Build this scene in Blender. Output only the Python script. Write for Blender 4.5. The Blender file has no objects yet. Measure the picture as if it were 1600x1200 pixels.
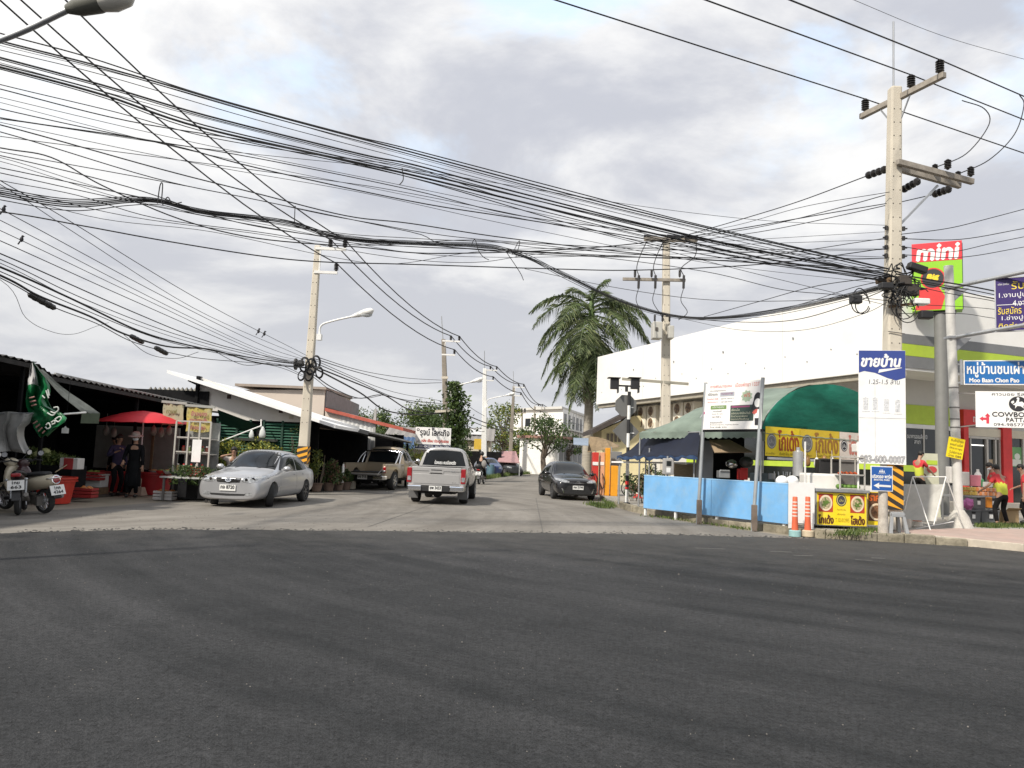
import bpy,bmesh,math,random
from mathutils import Vector as V,Matrix
from mathutils.bvhtree import BVHTree
R=math.radians
SC=bpy.context.scene
COL=SC.collection
random.seed(7)
#   camera
CAM=V((0,0,1.5))
_p,_r=math.atan(115/1200),R(2.3)
_U0,_R0=V((0,-math.sin(_p),math.cos(_p))),V((1,0,0))
FW=V((0,math.cos(_p),math.sin(_p)))
UP=_U0*math.cos(_r)-_R0*math.sin(_r)
RT=_R0*math.cos(_r)+_U0*math.sin(_r)
_cd=bpy.data.cameras.new('camera')
_cd.sensor_width,_cd.lens,_cd.clip_start,_cd.clip_end=36,27,0.1,3000
cam=bpy.data.objects.new('camera',_cd)
COL.objects.link(cam)
cam.matrix_world=Matrix(((RT.x,UP.x,-FW.x,CAM.x),(RT.y,UP.y,-FW.y,CAM.y),(RT.z,UP.z,-FW.z,CAM.z),(0,0,0,1)))
SC.camera=cam
#   light
SUND=V((-0.70,-0.73,0.98)).normalized()
W=bpy.data.worlds.new('World')
SC.world=W
W.use_nodes=True
nt=W.node_tree
nt.nodes.clear()
def _n(t,**k):
 n=nt.nodes.new(t)
 for a,b in k.items():
  setattr(n,a,b)
 return n
def _math(op,a,b=None,clamp=False):
 n=_n('ShaderNodeMath',operation=op,use_clamp=clamp)
 for i,x in enumerate((a,b)):
  if x is None:
   continue
  if isinstance(x,(int,float)):
   n.inputs[i].default_value=x
  else:
   nt.links.new(x,n.inputs[i])
 return n.outputs[0]
sky=_n('ShaderNodeTexSky',sky_type='NISHITA')
sky.sun_disc=False
sky.sun_elevation=math.asin(SUND.z)
sky.sun_rotation=math.atan2(SUND.x,SUND.y)
sky.air_density,sky.dust_density,sky.ozone_density=1.2,1.5,1.5
tc=_n('ShaderNodeTexCoord')
sep=_n('ShaderNodeSeparateXYZ')
nt.links.new(tc.outputs['Generated'],sep.inputs[0])
zz=_math('ADD',_math('MAXIMUM',sep.outputs[2],0.0),0.22)
comb=_n('ShaderNodeCombineXYZ')
nt.links.new(_math('DIVIDE',sep.outputs[0],zz),comb.inputs[0])
nt.links.new(_math('DIVIDE',sep.outputs[1],zz),comb.inputs[1])
def _noise(sc,det,rough,off,dist=0.0):
 mp=_n('ShaderNodeMapping')
 mp.inputs['Location'].default_value=off
 nt.links.new(comb.outputs[0],mp.inputs[0])
 n=_n('ShaderNodeTexNoise')
 n.inputs['Scale'].default_value,n.inputs['Detail'].default_value=sc,det
 n.inputs['Roughness'].default_value,n.inputs['Distortion'].default_value=rough,dist
 nt.links.new(mp.outputs[0],n.inputs['Vector'])
 return n.outputs[0]
def _ramp(src,a,b,ca,cb,interp='EASE'):
 r=_n('ShaderNodeValToRGB')
 r.color_ramp.interpolation=interp
 e=r.color_ramp.elements
 e[0].position,e[0].color=a,(*ca,1)
 e[1].position,e[1].color=b,(*cb,1)
 nt.links.new(src,r.inputs[0])
 return r.outputs[0]
SKY_HI,SKY_LO,SKY_LOW=(9.5,9.45,9.35),(5.5,5.68,6.3),(5.85,5.95,6.2)
nA=_noise(1.5,9,0.58,(3.1,1.7,0),0.3)
nB=_noise(0.55,3,0.5,(7.3,2.2,0))
shade=_math('ADD',_math('MULTIPLY',nA,0.6),_math('MULTIPLY',nB,0.4))
cl0=_ramp(shade,0.43,0.575,SKY_LO,SKY_HI)
hz=_ramp(sep.outputs[2],0.03,0.42,(1,1,1),(0,0,0))
mixh=_n('ShaderNodeMix',data_type='RGBA')
nt.links.new(_math('MULTIPLY',hz,0.7),mixh.inputs[0])
nt.links.new(cl0,mixh.inputs[6])
mixh.inputs[7].default_value=(*SKY_LOW,1)
gap=_noise(1.9,6,0.6,(0.4,5.1,0),0.3)
gapm=_math('MULTIPLY',_ramp(gap,0.50,0.66,(0,0,0),(1,1,1)),_ramp(sep.outputs[2],0.25,0.5,(0,0,0),(1,1,1)))
blue=_n('ShaderNodeMix',data_type='RGBA',blend_type='ADD')
blue.inputs[0].default_value=1.0
nt.links.new(sky.outputs[0],blue.inputs[6])
blue.inputs[7].default_value=(5.6,6.9,8.2,1)
mixg=_n('ShaderNodeMix',data_type='RGBA')
nt.links.new(_math('MULTIPLY',gapm,0.8),mixg.inputs[0])
nt.links.new(mixh.outputs[2],mixg.inputs[6])
nt.links.new(blue.outputs[2],mixg.inputs[7])
bg=_n('ShaderNodeBackground')
bg.inputs['Strength'].default_value=0.1
nt.links.new(mixg.outputs[2],bg.inputs['Color'])
wo=_n('ShaderNodeOutputWorld')
nt.links.new(bg.outputs[0],wo.inputs[0])
sl=bpy.data.lights.new('sun','SUN')
sl.energy,sl.angle,sl.color=4.6,R(3),(1.0,0.93,0.82)
sun=bpy.data.objects.new('sun',sl)
COL.objects.link(sun)
sun.rotation_euler=(-SUND).to_track_quat('-Z','Y').to_euler()
SC.view_settings.view_transform='Standard'
SC.view_settings.look='None'
SC.view_settings.exposure=0.16
SC.view_settings.gamma=1.0
SC.render.engine='CYCLES'
SC.cycles.use_denoising=True
SC.cycles.max_bounces=6
SC.cycles.transparent_max_bounces=8
#   placing
def ray(px,py):
 return FW*1200+RT*(px-800)-UP*(py-600)
def at(px,py,Y):
 d=ray(px,py)
 return CAM+d*(Y/d.y)
def gp(px,py,z=0.0):
 d=ray(px,py)
 return CAM+d*((z-CAM.z)/d.z)
def zat(p,py):
 a=V((p[0],p[1],0))-CAM
 k=(600-py)/1200
 return(k*a.dot(FW)-a.dot(UP))/(UP.z-k*FW.z)
def v3(*a):
 return V(a)
#   materials
_mc={}
def mat(name,col,rough=0.75,metal=0.0,var=0.12,scale=4.0,bump=0.0,bscale=30.0,coat=0.0,spec=0.5,dirt=None,dirt_amt=0.5,dscale=1.3,emit=None,stretch=None):
 if name in _mc:
  return _mc[name]
 m=bpy.data.materials.new(name)
 _mc[name]=m
 m.use_nodes=True
 t=m.node_tree
 b=t.nodes['Principled BSDF']
 b.inputs['Roughness'].default_value=rough
 b.inputs['Metallic'].default_value=metal
 b.inputs['Specular IOR Level'].default_value=spec
 if coat:
  b.inputs['Coat Weight'].default_value=coat
  b.inputs['Coat Roughness'].default_value=0.06
 tcn=t.nodes.new('ShaderNodeTexCoord')
 vec=tcn.outputs['Object']
 if stretch:
  mp=t.nodes.new('ShaderNodeMapping')
  mp.inputs['Scale'].default_value=stretch
  t.links.new(vec,mp.inputs[0])
  vec=mp.outputs[0]
 nz=t.nodes.new('ShaderNodeTexNoise')
 nz.inputs['Scale'].default_value=scale
 nz.inputs['Detail'].default_value=5
 nz.inputs['Roughness'].default_value=0.6
 t.links.new(vec,nz.inputs['Vector'])
 rp=t.nodes.new('ShaderNodeValToRGB')
 e=rp.color_ramp.elements
 e[0].position,e[1].position=0.3,0.7
 e[0].color=(*[c*(1-var)for c in col],1)
 e[1].color=(*[min(1,c*(1+var))for c in col],1)
 t.links.new(nz.outputs[0],rp.inputs[0])
 out=rp.outputs[0]
 if dirt:
  n2=t.nodes.new('ShaderNodeTexNoise')
  n2.inputs['Scale'].default_value=dscale
  n2.inputs['Detail'].default_value=9
  n2.inputs['Roughness'].default_value=0.72
  t.links.new(vec,n2.inputs['Vector'])
  r2=t.nodes.new('ShaderNodeValToRGB')
  r2.color_ramp.elements[0].position,r2.color_ramp.elements[1].position=0.45,0.72
  r2.color_ramp.elements[1].color=(dirt_amt,)*3+(1,)
  t.links.new(n2.outputs[0],r2.inputs[0])
  mx=t.nodes.new('ShaderNodeMix')
  mx.data_type='RGBA'
  t.links.new(r2.outputs[0],mx.inputs[0])
  t.links.new(out,mx.inputs[6])
  mx.inputs[7].default_value=(*dirt,1)
  out=mx.outputs[2]
 t.links.new(out,b.inputs['Base Color'])
 if bump:
  n3=t.nodes.new('ShaderNodeTexNoise')
  n3.inputs['Scale'].default_value=bscale
  n3.inputs['Detail'].default_value=4
  t.links.new(vec,n3.inputs['Vector'])
  bp=t.nodes.new('ShaderNodeBump')
  bp.inputs['Strength'].default_value=bump
  bp.inputs['Distance'].default_value=0.02
  t.links.new(n3.outputs[0],bp.inputs['Height'])
  t.links.new(bp.outputs[0],b.inputs['Normal'])
 if emit:
  b.inputs['Emission Color'].default_value=(*emit[0],1)
  b.inputs['Emission Strength'].default_value=emit[1]
 return m
def glass(name,col,rough=0.04,trans=0.0,alpha=1.0):
 if name in _mc:
  return _mc[name]
 m=mat(name,col,rough,var=0.05)
 b=m.node_tree.nodes['Principled BSDF']
 b.inputs['Transmission Weight'].default_value=trans
 b.inputs['Alpha'].default_value=alpha
 b.inputs['Coat Weight'].default_value=0.5
 return m
#   mesh builder
_fc={}
def font_mesh(body,shear=0.0):
 k=(body,shear)
 if k not in _fc:
  cu=bpy.data.curves.new('lettering_source','FONT')
  cu.body,cu.resolution_u,cu.shear=body,3,shear
  o=bpy.data.objects.new('lettering_source',cu)
  COL.objects.link(o)
  dg=bpy.context.evaluated_depsgraph_get()
  me=bpy.data.meshes.new_from_object(o.evaluated_get(dg))
  vs=[(v.co.x,v.co.y)for v in me.vertices]
  fs=[list(p.vertices)for p in me.polygons]
  bpy.data.objects.remove(o)
  bpy.data.meshes.remove(me)
  bpy.data.curves.remove(cu)
  _fc[k]=(vs,fs)
 return _fc[k]
class Fr:
 """a flat frame: O bottom left corner, R along, U up, N towards the reader"""
 def __init__(s,O,Rv,Uv=(0,0,1)):
  s.O,s.R=V(O),V(Rv).normalized()
  s.U=V(Uv)
  s.U=(s.U-s.R*s.U.dot(s.R)).normalized()
  s.N=s.R.cross(s.U)
 def p(s,u,v,w=0.0):
  return s.O+s.R*u+s.U*v+s.N*w
class MB:
 def __init__(s):
  s.v,s.f,s.m,s.cur=[],[],[],0
 def add(s,vs,fs):
  o=len(s.v)
  s.v+=[V(x)for x in vs]
  s.f+=[[i+o for i in f]for f in fs]
  s.m+=[s.cur]*len(fs)
  return s
 def hexa(s,p):
  return s.add(p,[(0,3,2,1),(4,5,6,7),(0,1,5,4),(1,2,6,5),(2,3,7,6),(3,0,4,7)])
 def box(s,c,sz,rz=0.0,M=None):
  c=V(c)
  h=[x/2 for x in sz]
  m=M or Matrix.Rotation(rz,3,'Z')
  q=[(-1,-1,-1),(1,-1,-1),(1,1,-1),(-1,1,-1),(-1,-1,1),(1,-1,1),(1,1,1),(-1,1,1)]
  return s.hexa([c+m@V((a*h[0],b*h[1],d*h[2]))for a,b,d in q])
 def fbox(s,fr,u0,v0,u1,v1,w0,w1):
  return s.hexa([fr.p(u0,v0,w0),fr.p(u1,v0,w0),fr.p(u1,v0,w1),fr.p(u0,v0,w1),fr.p(u0,v1,w0),fr.p(u1,v1,w0),fr.p(u1,v1,w1),fr.p(u0,v1,w1)])
 def beam(s,a,b,w,h,up=(0,0,1)):
  a,b=V(a),V(b)
  d=(b-a).normalized()
  u=V(up)
  if abs(d.dot(u))>0.99:
   u=V((0,1,0))
  x=d.cross(u).normalized()*w/2
  y=x.normalized().cross(d)*h/2
  return s.hexa([a-x-y,a+x-y,a+x+y,a-x+y,b-x-y,b+x-y,b+x+y,b-x+y])
 def tube(s,pts,r,n=6,cap=True):
  pts=[V(p)for p in pts]
  rs=r if isinstance(r,(list,tuple))else[r]*len(pts)
  d0=(pts[1]-pts[0]).normalized()
  x=d0.orthogonal().normalized()
  vs=[]
  for i,p in enumerate(pts):
   if i==0:
    d=d0
   elif i==len(pts)-1:
    d=(pts[i]-pts[i-1]).normalized()
   else:
    d=(pts[i+1]-pts[i-1]).normalized()
   x=(x-d*x.dot(d)).normalized()
   y=d.cross(x)
   for k in range(n):
    a=2*math.pi*k/n
    vs.append(p+(x*math.cos(a)+y*math.sin(a))*rs[i])
  fs=[]
  for i in range(len(pts)-1):
   for k in range(n):
    k2=(k+1)%n
    fs.append((i*n+k,i*n+k2,(i+1)*n+k2,(i+1)*n+k))
  if cap:
   fs.append(tuple(reversed(range(n))))
   fs.append(tuple(range((len(pts)-1)*n,len(pts)*n)))
  return s.add(vs,fs)
 def lathe(s,prof,c=(0,0,0),ax=(0,0,1),n=16,cap=True):
  ax=V(ax).normalized()
  x=ax.orthogonal().normalized()
  y=ax.cross(x)
  c=V(c)
  vs,fs=[],[]
  for r,z in prof:
   for k in range(n):
    a=2*math.pi*k/n
    vs.append(c+ax*z+(x*math.cos(a)+y*math.sin(a))*max(r,1e-4))
  for i in range(len(prof)-1):
   for k in range(n):
    k2=(k+1)%n
    fs.append((i*n+k,i*n+k2,(i+1)*n+k2,(i+1)*n+k))
  if cap:
   fs.append(tuple(reversed(range(n))))
   fs.append(tuple(range((len(prof)-1)*n,len(prof)*n)))
  return s.add(vs,fs)
 def cyl(s,c,r,h,ax=(0,0,1),n=16):
  return s.lathe([(r,0),(r,h)],c,ax,n)
 def ell(s,c,r,nu=12,nv=8,M=None):
  c=V(c)
  M=M or Matrix.Identity(3)
  vs,fs=[],[]
  for j in range(nv+1):
   t=math.pi*j/nv
   for i in range(nu):
    a=2*math.pi*i/nu
    vs.append(c+M@V((r[0]*math.sin(t)*math.cos(a),r[1]*math.sin(t)*math.sin(a),-r[2]*math.cos(t))))
  for j in range(nv):
   for i in range(nu):
    i2=(i+1)%nu
    fs.append((j*nu+i,j*nu+i2,(j+1)*nu+i2,(j+1)*nu+i))
  return s.add(vs,fs)
 def prism(s,poly,vec):
  n=len(poly)
  vec=V(vec)
  vs=[V(p)for p in poly]+[V(p)+vec for p in poly]
  fs=[tuple(reversed(range(n))),tuple(range(n,2*n))]+[(i,(i+1)%n,n+(i+1)%n,n+i)for i in range(n)]
  return s.add(vs,fs)
 def grid(s,rows,thick=None):
  nr,nc=len(rows),len(rows[0])
  vs=[p for r in rows for p in r]
  fs=[(i*nc+j,i*nc+j+1,(i+1)*nc+j+1,(i+1)*nc+j)for i in range(nr-1)for j in range(nc-1)]
  if thick is not None:
   t=V(thick)
   o=len(vs)
   vs+=[V(p)+t for p in list(vs)]
   fs+=[tuple(reversed([i+o for i in f]))for f in fs]
   edge=[j for j in range(nc)]+[i*nc+nc-1 for i in range(1,nr)]+[(nr-1)*nc+j for j in range(nc-2,-1,-1)]+[i*nc for i in range(nr-2,0,-1)]
   for a,b in zip(edge,edge[1:]+edge[:1]):
    fs.append((a,a+o,b+o,b))
  return s.add(vs,fs)
 def rect(s,fr,u0,v0,u1,v1,w=0.004):
  return s.add([fr.p(u0,v0,w),fr.p(u1,v0,w),fr.p(u1,v1,w),fr.p(u0,v1,w)],[(0,1,2,3)])
 def poly(s,fr,pts,w=0.004):
  return s.add([fr.p(a,b,w)for a,b in pts],[tuple(range(len(pts)))])
 def disc(s,fr,u,v,ru,rv=None,w=0.004,n=24):
  rv=rv or ru
  return s.poly(fr,[(u+ru*math.cos(2*math.pi*k/n),v+rv*math.sin(2*math.pi*k/n))for k in range(n)],w)
 def ring(s,fr,u,v,r0,r1,w=0.004,n=24,asp=1.0):
  vs,fs=[],[]
  for k in range(n):
   a=2*math.pi*k/n
   for r in(r0,r1):
    vs.append(fr.p(u+r*math.cos(a),v+r*asp*math.sin(a),w))
  for k in range(n):
   k2=(k+1)%n
   fs.append((2*k,2*k+1,2*k2+1,2*k2))
  return s.add(vs,fs)
 def text(s,fr,body,u,v,w,h,off=0.005,bold=0.0,shear=0.0,fit=True):
  """lettering that fills the box u..u+w, v..v+h (h for the tallest mark); fit=False keeps the letters' proportions"""
  vs,fs=font_mesh(body,shear)
  x0,x1=min(p[0]for p in vs),max(p[0]for p in vs)
  y0,y1=min(p[1]for p in vs),max(p[1]for p in vs)
  sx,sy=w/(x1-x0),h/(y1-y0)
  if not fit:
   sx=sy=min(sx,sy)
   u+=(w-sx*(x1-x0))/2
  for q,(dx,dy)in enumerate([(0,0)]+([(bold,0),(-bold,0),(0,bold),(0,-bold)]if bold else[])):
   s.add([fr.p(u+dx+(x-x0)*sx,v+dy+(y-y0)*sy,off+0.0004*q)for x,y in vs],fs)
  return s
 def build(s,name,m,par=None,smooth=None,bevel=0.0,local=False,sub=0,fixn=True):
  me=bpy.data.meshes.new(name)
  if par is None:
   lo=V([min(p[i]for p in s.v)for i in range(3)])
   hi=V([max(p[i]for p in s.v)for i in range(3)])
   o=V(((lo.x+hi.x)/2,(lo.y+hi.y)/2,lo.z))
  else:
   o=V((0,0,0))if local else org(par)
  me.from_pydata([p-o for p in s.v],[],s.f)
  for x in(m if isinstance(m,(list,tuple))else[m]):
   me.materials.append(x)
  if any(s.m):
   me.polygons.foreach_set('material_index',s.m)
  if fixn:
   bm=bmesh.new()
   bm.from_mesh(me)
   bmesh.ops.recalc_face_normals(bm,faces=bm.faces)
   bm.to_mesh(me)
   bm.free()
  if smooth:
   me.polygons.foreach_set('use_smooth',[True]*len(me.polygons))
   me.set_sharp_from_angle(angle=R(smooth if smooth>1 else 40))
  ob=bpy.data.objects.new(name,me)
  COL.objects.link(ob)
  if par is None:
   ob.location=o
  else:
   ob.parent=par
  if bevel:
   b=ob.modifiers.new('bevel','BEVEL')
   b.width,b.segments,b.limit_method,b.angle_limit=bevel,2,'ANGLE',R(40)
  if sub:
   b=ob.modifiers.new('sub','SUBSURF')
   b.levels=b.render_levels=sub
  return ob
def org(o):
 p=V((0,0,0))
 while o is not None:
  p+=o.location
  o=o.parent
 return p
def tag(o,label=None,cat=None,group=None,kind=None):
 for k,x in(('label',label),('category',cat),('group',group),('kind',kind)):
  if x:
   o[k]=x
 return o
def thing(name,label,cat,loc,rz=0.0,group=None):
 o=bpy.data.objects.new(name,None)
 COL.objects.link(o)
 o.empty_display_size=0.2
 o.location,o.rotation_euler=V(loc),(0,0,rz)
 return tag(o,label,cat,group)
def dup(o,loc=None,rz=None,label=None,par=None):
 c=o.copy()
 COL.objects.link(c)
 if par is not None:
  c.parent=par
 if loc is not None:
  c.location=V(loc)
 if rz is not None:
  c.rotation_euler=(0,0,rz)
 if label:
  c['label']=label
 for ch in list(o.children):
  dup(ch,par=c)
 return c
def structure(o):
 o['kind']='structure'
 return o
def spline(pts,n=8):
 """Catmull-Rom through points (any dimension as tuples or Vectors)"""
 P=[V(p)for p in pts]
 P=[P[0]*2-P[1]]+P+[P[-1]*2-P[-2]]
 out=[]
 for i in range(1,len(P)-2):
  a,b,c,d=P[i-1:i+3]
  for k in range(n):
   t=k/n
   out.append(0.5*((2*b)+(c-a)*t+(2*a-5*b+4*c-d)*t*t+(3*b-a-3*c+d)*t**3))
 out.append(P[-2])
 return out
def applied(me,mods):
 """the mesh with modifiers baked in"""
 o=bpy.data.objects.new('bake',me)
 COL.objects.link(o)
 mods(o)
 bpy.context.view_layer.update()
 dg=bpy.context.evaluated_depsgraph_get()
 r=bpy.data.meshes.new_from_object(o.evaluated_get(dg))
 bpy.data.objects.remove(o)
 return r
CONC=mat('pole_concrete',(0.58,0.53,0.44),0.85,var=0.14,scale=3,bump=0.25,bscale=40,dirt=(0.22,0.2,0.17),dirt_amt=0.5,dscale=1.5)
STEEL=mat('galvanised_steel',(0.42,0.43,0.44),0.45,0.7,var=0.1)
DSTEEL=mat('weathered_steel',(0.20,0.19,0.18),0.55,0.5,var=0.2)
WHITE=mat('white_paint',(0.74,0.74,0.72),0.5,var=0.04,dirt=(0.5,0.47,0.42),dirt_amt=0.35)
PWHITE=mat('sign_white',(0.78,0.78,0.77),0.45,var=0.04,bump=.12,bscale=4,dirt=(0.62,0.60,0.56),dirt_amt=0.4,dscale=1.1)
BLACK=mat('black_plastic',(0.018,0.018,0.019),0.5,var=0.2)
RUBBER=mat('rubber',(0.022,0.022,0.022),0.85,var=0.25)
DARKIN=mat('shade_and_black_parts',(0.012,0.012,0.013),0.95,var=0.3,spec=0.1)  # near-black that paints interior shade; black cloth and stools share it
YEL=mat('sign_yellow',(0.80,0.56,0.02),0.5,var=0.08)
MYEL=mat('marking_yellow',(0.78,0.36,0.02),0.6,var=0.1,dirt=(0.3,0.18,0.05),dirt_amt=0.4)
MBLK=mat('marking_black',(0.03,0.025,0.022),0.6,var=0.2)
RED=mat('red_paint',(0.60,0.03,0.03),0.5,var=0.1)
BLUE=mat('sign_blue',(0.02,0.12,0.42),0.4,var=0.06)
NAVY=mat('sign_navy',(0.035,0.06,0.25),0.4,var=0.06)
INK=mat('sign_ink',(0.02,0.02,0.025),0.6,var=0.05)
LIME=mat('lime_green',(0.42,0.56,0.05),0.55,var=0.06)
GREYP=mat('grey_paint',(0.18,0.185,0.19),0.55,var=0.06)
WOOD=mat('old_wood',(0.17,0.11,0.06),0.8,var=0.3,scale=6)
#   ground
GROUND=mat('dry_earth',(0.26,0.225,0.18),0.95,var=0.2,scale=0.6,bump=0.4,bscale=9,dirt=(0.12,0.13,0.06),dirt_amt=0.5,dscale=0.25)
def road_mat(name,lo,hi,dark,centre,rough,grain,bump,dust=None):
 """worn road: wheel sweeps round a corner, patchy wear and coarse grain"""
 m=bpy.data.materials.new(name)
 m.use_nodes=True
 t=m.node_tree
 N,L=t.nodes.new,t.links.new
 def mth(op,a,b=None,c=None):
  n=N('ShaderNodeMath')
  n.operation=op
  for i,x in enumerate((a,b,c)):
   if isinstance(x,(int,float)):
    n.inputs[i].default_value=x
   elif x is not None:
    L(x,n.inputs[i])
  return n.outputs[0]
 def noise(vec,sc,det=4,rg=0.6):
  n=N('ShaderNodeTexNoise')
  n.inputs['Scale'].default_value,n.inputs['Detail'].default_value,n.inputs['Roughness'].default_value=sc,det,rg
  L(vec,n.inputs['Vector'])
  return n.outputs[0]
 geo=N('ShaderNodeNewGeometry').outputs['Position']
 sub=N('ShaderNodeVectorMath')
 sub.operation='SUBTRACT'
 L(geo,sub.inputs[0])
 sub.inputs[1].default_value=centre
 sp=N('ShaderNodeSeparateXYZ')
 L(sub.outputs[0],sp.inputs[0])
 r=mth('SQRT',mth('ADD',mth('MULTIPLY',sp.outputs[0],sp.outputs[0]),mth('MULTIPLY',sp.outputs[1],sp.outputs[1])))
 th=mth('ARCTAN2',sp.outputs[1],sp.outputs[0])
 cb=N('ShaderNodeCombineXYZ')
 L(mth('MULTIPLY',r,1.1),cb.inputs[0])
 L(mth('MULTIPLY',th,1.6),cb.inputs[1])
 sweep=noise(cb.outputs[0],1.1,5,0.62)
 big=noise(geo,0.16,4)
 mid=noise(geo,1.7,6,0.7)
 fine=noise(geo,19.0,5,0.9)
 coarse=noise(geo,75.0,2,0.8)
 v=mth('ADD',mth('MULTIPLY',sweep,0.5),mth('ADD',mth('MULTIPLY',big,0.3),mth('MULTIPLY',mid,0.2)))
 rp=N('ShaderNodeValToRGB')
 e=rp.color_ramp.elements
 e[0].position,e[0].color=0.41,(*lo,1)
 e[1].position,e[1].color=0.61,(*hi,1)
 L(v,rp.inputs[0])
 g=mth('MAXIMUM',0.25,mth('ADD',1.0-grain*2.0,mth('MULTIPLY',mth('ADD',mth('MULTIPLY',fine,0.55),mth('MULTIPLY',coarse,0.45)),grain*4.0)))
 mul=N('ShaderNodeVectorMath')
 mul.operation='SCALE'
 L(rp.outputs[0],mul.inputs[0])
 L(g,mul.inputs[3])
 bl=N('ShaderNodeValToRGB')
 bl.color_ramp.elements[0].position,bl.color_ramp.elements[1].position=0.60,0.72
 L(noise(geo,0.55,7,0.68),bl.inputs[0])
 mx=N('ShaderNodeMix')
 mx.data_type='RGBA'
 L(mth('MULTIPLY',bl.outputs[0],0.6),mx.inputs[0])
 L(mul.outputs[0],mx.inputs[6])
 mx.inputs[7].default_value=(*dark,1)
 bs=t.nodes['Principled BSDF']
 out=mx.outputs[2]
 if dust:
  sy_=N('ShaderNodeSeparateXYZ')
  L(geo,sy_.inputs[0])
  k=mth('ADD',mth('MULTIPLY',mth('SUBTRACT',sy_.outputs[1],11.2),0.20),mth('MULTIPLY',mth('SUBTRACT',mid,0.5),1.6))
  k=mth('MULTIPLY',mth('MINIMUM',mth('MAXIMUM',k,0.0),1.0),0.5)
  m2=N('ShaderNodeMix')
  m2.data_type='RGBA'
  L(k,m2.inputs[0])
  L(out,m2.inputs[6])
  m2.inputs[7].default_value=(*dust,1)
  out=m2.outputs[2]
 L(out,bs.inputs['Base Color'])
 bs.inputs['Roughness'].default_value=rough
 bs.inputs['Specular IOR Level'].default_value=0.28
 bp=N('ShaderNodeBump')
 bp.inputs['Strength'].default_value,bp.inputs['Distance'].default_value=bump,0.012
 L(mth('ADD',fine,coarse),bp.inputs['Height'])
 L(bp.outputs[0],bs.inputs['Normal'])
 return m
ROADC=road_mat('worn_concrete',(0.145,0.133,0.117),(0.24,0.224,0.20),(0.11,0.10,0.088),(-15.0,20.0,0),0.9,0.3,0.4)
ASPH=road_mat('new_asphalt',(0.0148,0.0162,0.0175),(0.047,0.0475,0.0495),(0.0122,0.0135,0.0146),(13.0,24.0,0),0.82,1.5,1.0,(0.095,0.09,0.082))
PAVE=mat('pavement_concrete',(0.30,0.28,0.25),0.9,var=0.15,scale=1.2,bump=0.3,dirt=(0.16,0.15,0.12),dirt_amt=0.6,dscale=0.8)
PINK=mat('pink_paving',(0.40,0.29,0.25),0.9,var=0.14,scale=2.5,bump=0.3,dirt=(0.3,0.27,0.24),dirt_amt=0.6,dscale=0.7)
KERB=mat('kerb_concrete',(0.27,0.24,0.18),0.9,var=0.3,scale=2.5,bump=0.9,bscale=14,dirt=(0.06,0.055,0.03),dirt_amt=0.85,dscale=1.9)
ZS=0.14
def sheet(name,pts,z,m):
 b=MB()
 b.add([V((p[0],p[1],z))for p in pts],[tuple(range(len(pts)))])
 return structure(b.build(name,m,fixn=False))
b=MB()
n=40
b.grid([[V((-900+1800*i/n,-400+2400*j/n,-0.02))for i in range(n+1)]for j in range(n+1)])
structure(b.build('ground',GROUND))
LEFT_EDGE=[(-13,8),(-11.6,12),(-10.2,15),(-9.4,18),(-8.6,22),(-6.9,27.7),(-5,37),(-2.2,48.7),(0.3,66),(6,90),(20,125)]
RIGHT_EDGE=[(13.5,14),(11,15.2),(9,16.2),(7.3,17.0),(6.25,17.7),(5.0,20.1),(3.85,23.4),(3.6,27),(3.9,31),(4.4,40),(5.4,52),(8.4,68),(15,90),(30,122)]
sheet('side_road',LEFT_EDGE+RIGHT_EDGE[::-1],-0.012,ROADC)
edge_px=[(-500,868),(-200,845),(0,833),(140,829),(300,827),(560,829),(830,832),(1000,834),(1150,838),(1300,842),(1450,850),(1600,860),(1900,884)]
eg=spline([gp(x,y)for x,y in edge_px],44)
eg=[p+V((random.uniform(-.02,.02),random.uniform(-0.05,0.05)+0.06*math.sin(i*.37)*math.sin(i*.11),0))for i,p in enumerate(eg)]
far_l,far_r=eg[0],eg[-1]
sheet('main_road',[(-160,-120),(160,-120),(160,far_r.y+1.0)]+[(p.x,p.y)for p in eg[::-1]]+[(-160,far_l.y-2)],-0.004,ASPH)
KL=[(4.6,44),(3.95,34),(3.72,30),(3.7,26.5),(3.95,24.2),(4.6,21.9),(5.35,20.1),(6.2,18.75),(6.75,17.9),(7.2,17.45),(8.2,17.1),(10.0,16.8)]
KR=[(12,16.6),(16,16.5),(24,16.6),(45,17)]
KLs=spline([(x,y,0)for x,y in KL],6)
pav=[(p.x,p.y)for p in KLs]+KR+[(70,40),(70,90),(6,90),(5.2,56)]
b=MB()
b.prism([V((x,y,-0.05))for x,y in pav],(0,0,ZS+0.05))
structure(b.build('pavement',PAVE))
def kerb_run(name,line,m,w=0.17,top=ZS+0.03,gap=1.0):
 b=MB()
 acc=0
 for p,q in zip(line,line[1:]):
  p,q=V(p),V(q)
  d=(q-p)
  nrm=V((-d.y,d.x,0)).normalized()*w
  j=random.uniform(-0.035,0.02)
  k=random.uniform(-0.14,0.14)
  e=d*0.012
  P=[p+e+nrm*-k,q-e+nrm*-k,q-e+nrm*(1-k),p+e+nrm*(1-k)]
  b.hexa([x+V((0,0,-0.03))for x in P]+[x+V((0,0,top+j))for x in P])
 return structure(b.build(name,m,bevel=0.015))
kerb_run('kerb',[(p.x-0.06,p.y-0.05,0)for p in spline([(x,y,0)for x,y in KL[3:]],3)],KERB,w=0.2)
f1=[gp(x,y,0.0)for x,y in[(1340,838),(1400,841),(1470,848),(1600,861),(1900,890)]]
bk=[gp(x,y,ZS)for x,y in[(1900,836),(1600,828),(1500,826),(1420,829),(1345,834)]]
b=MB()
b.prism([V((p.x,p.y,-0.03))for p in f1]+[V((p.x,p.y,-0.03))for p in bk],(0,0,ZS+0.045))
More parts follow.
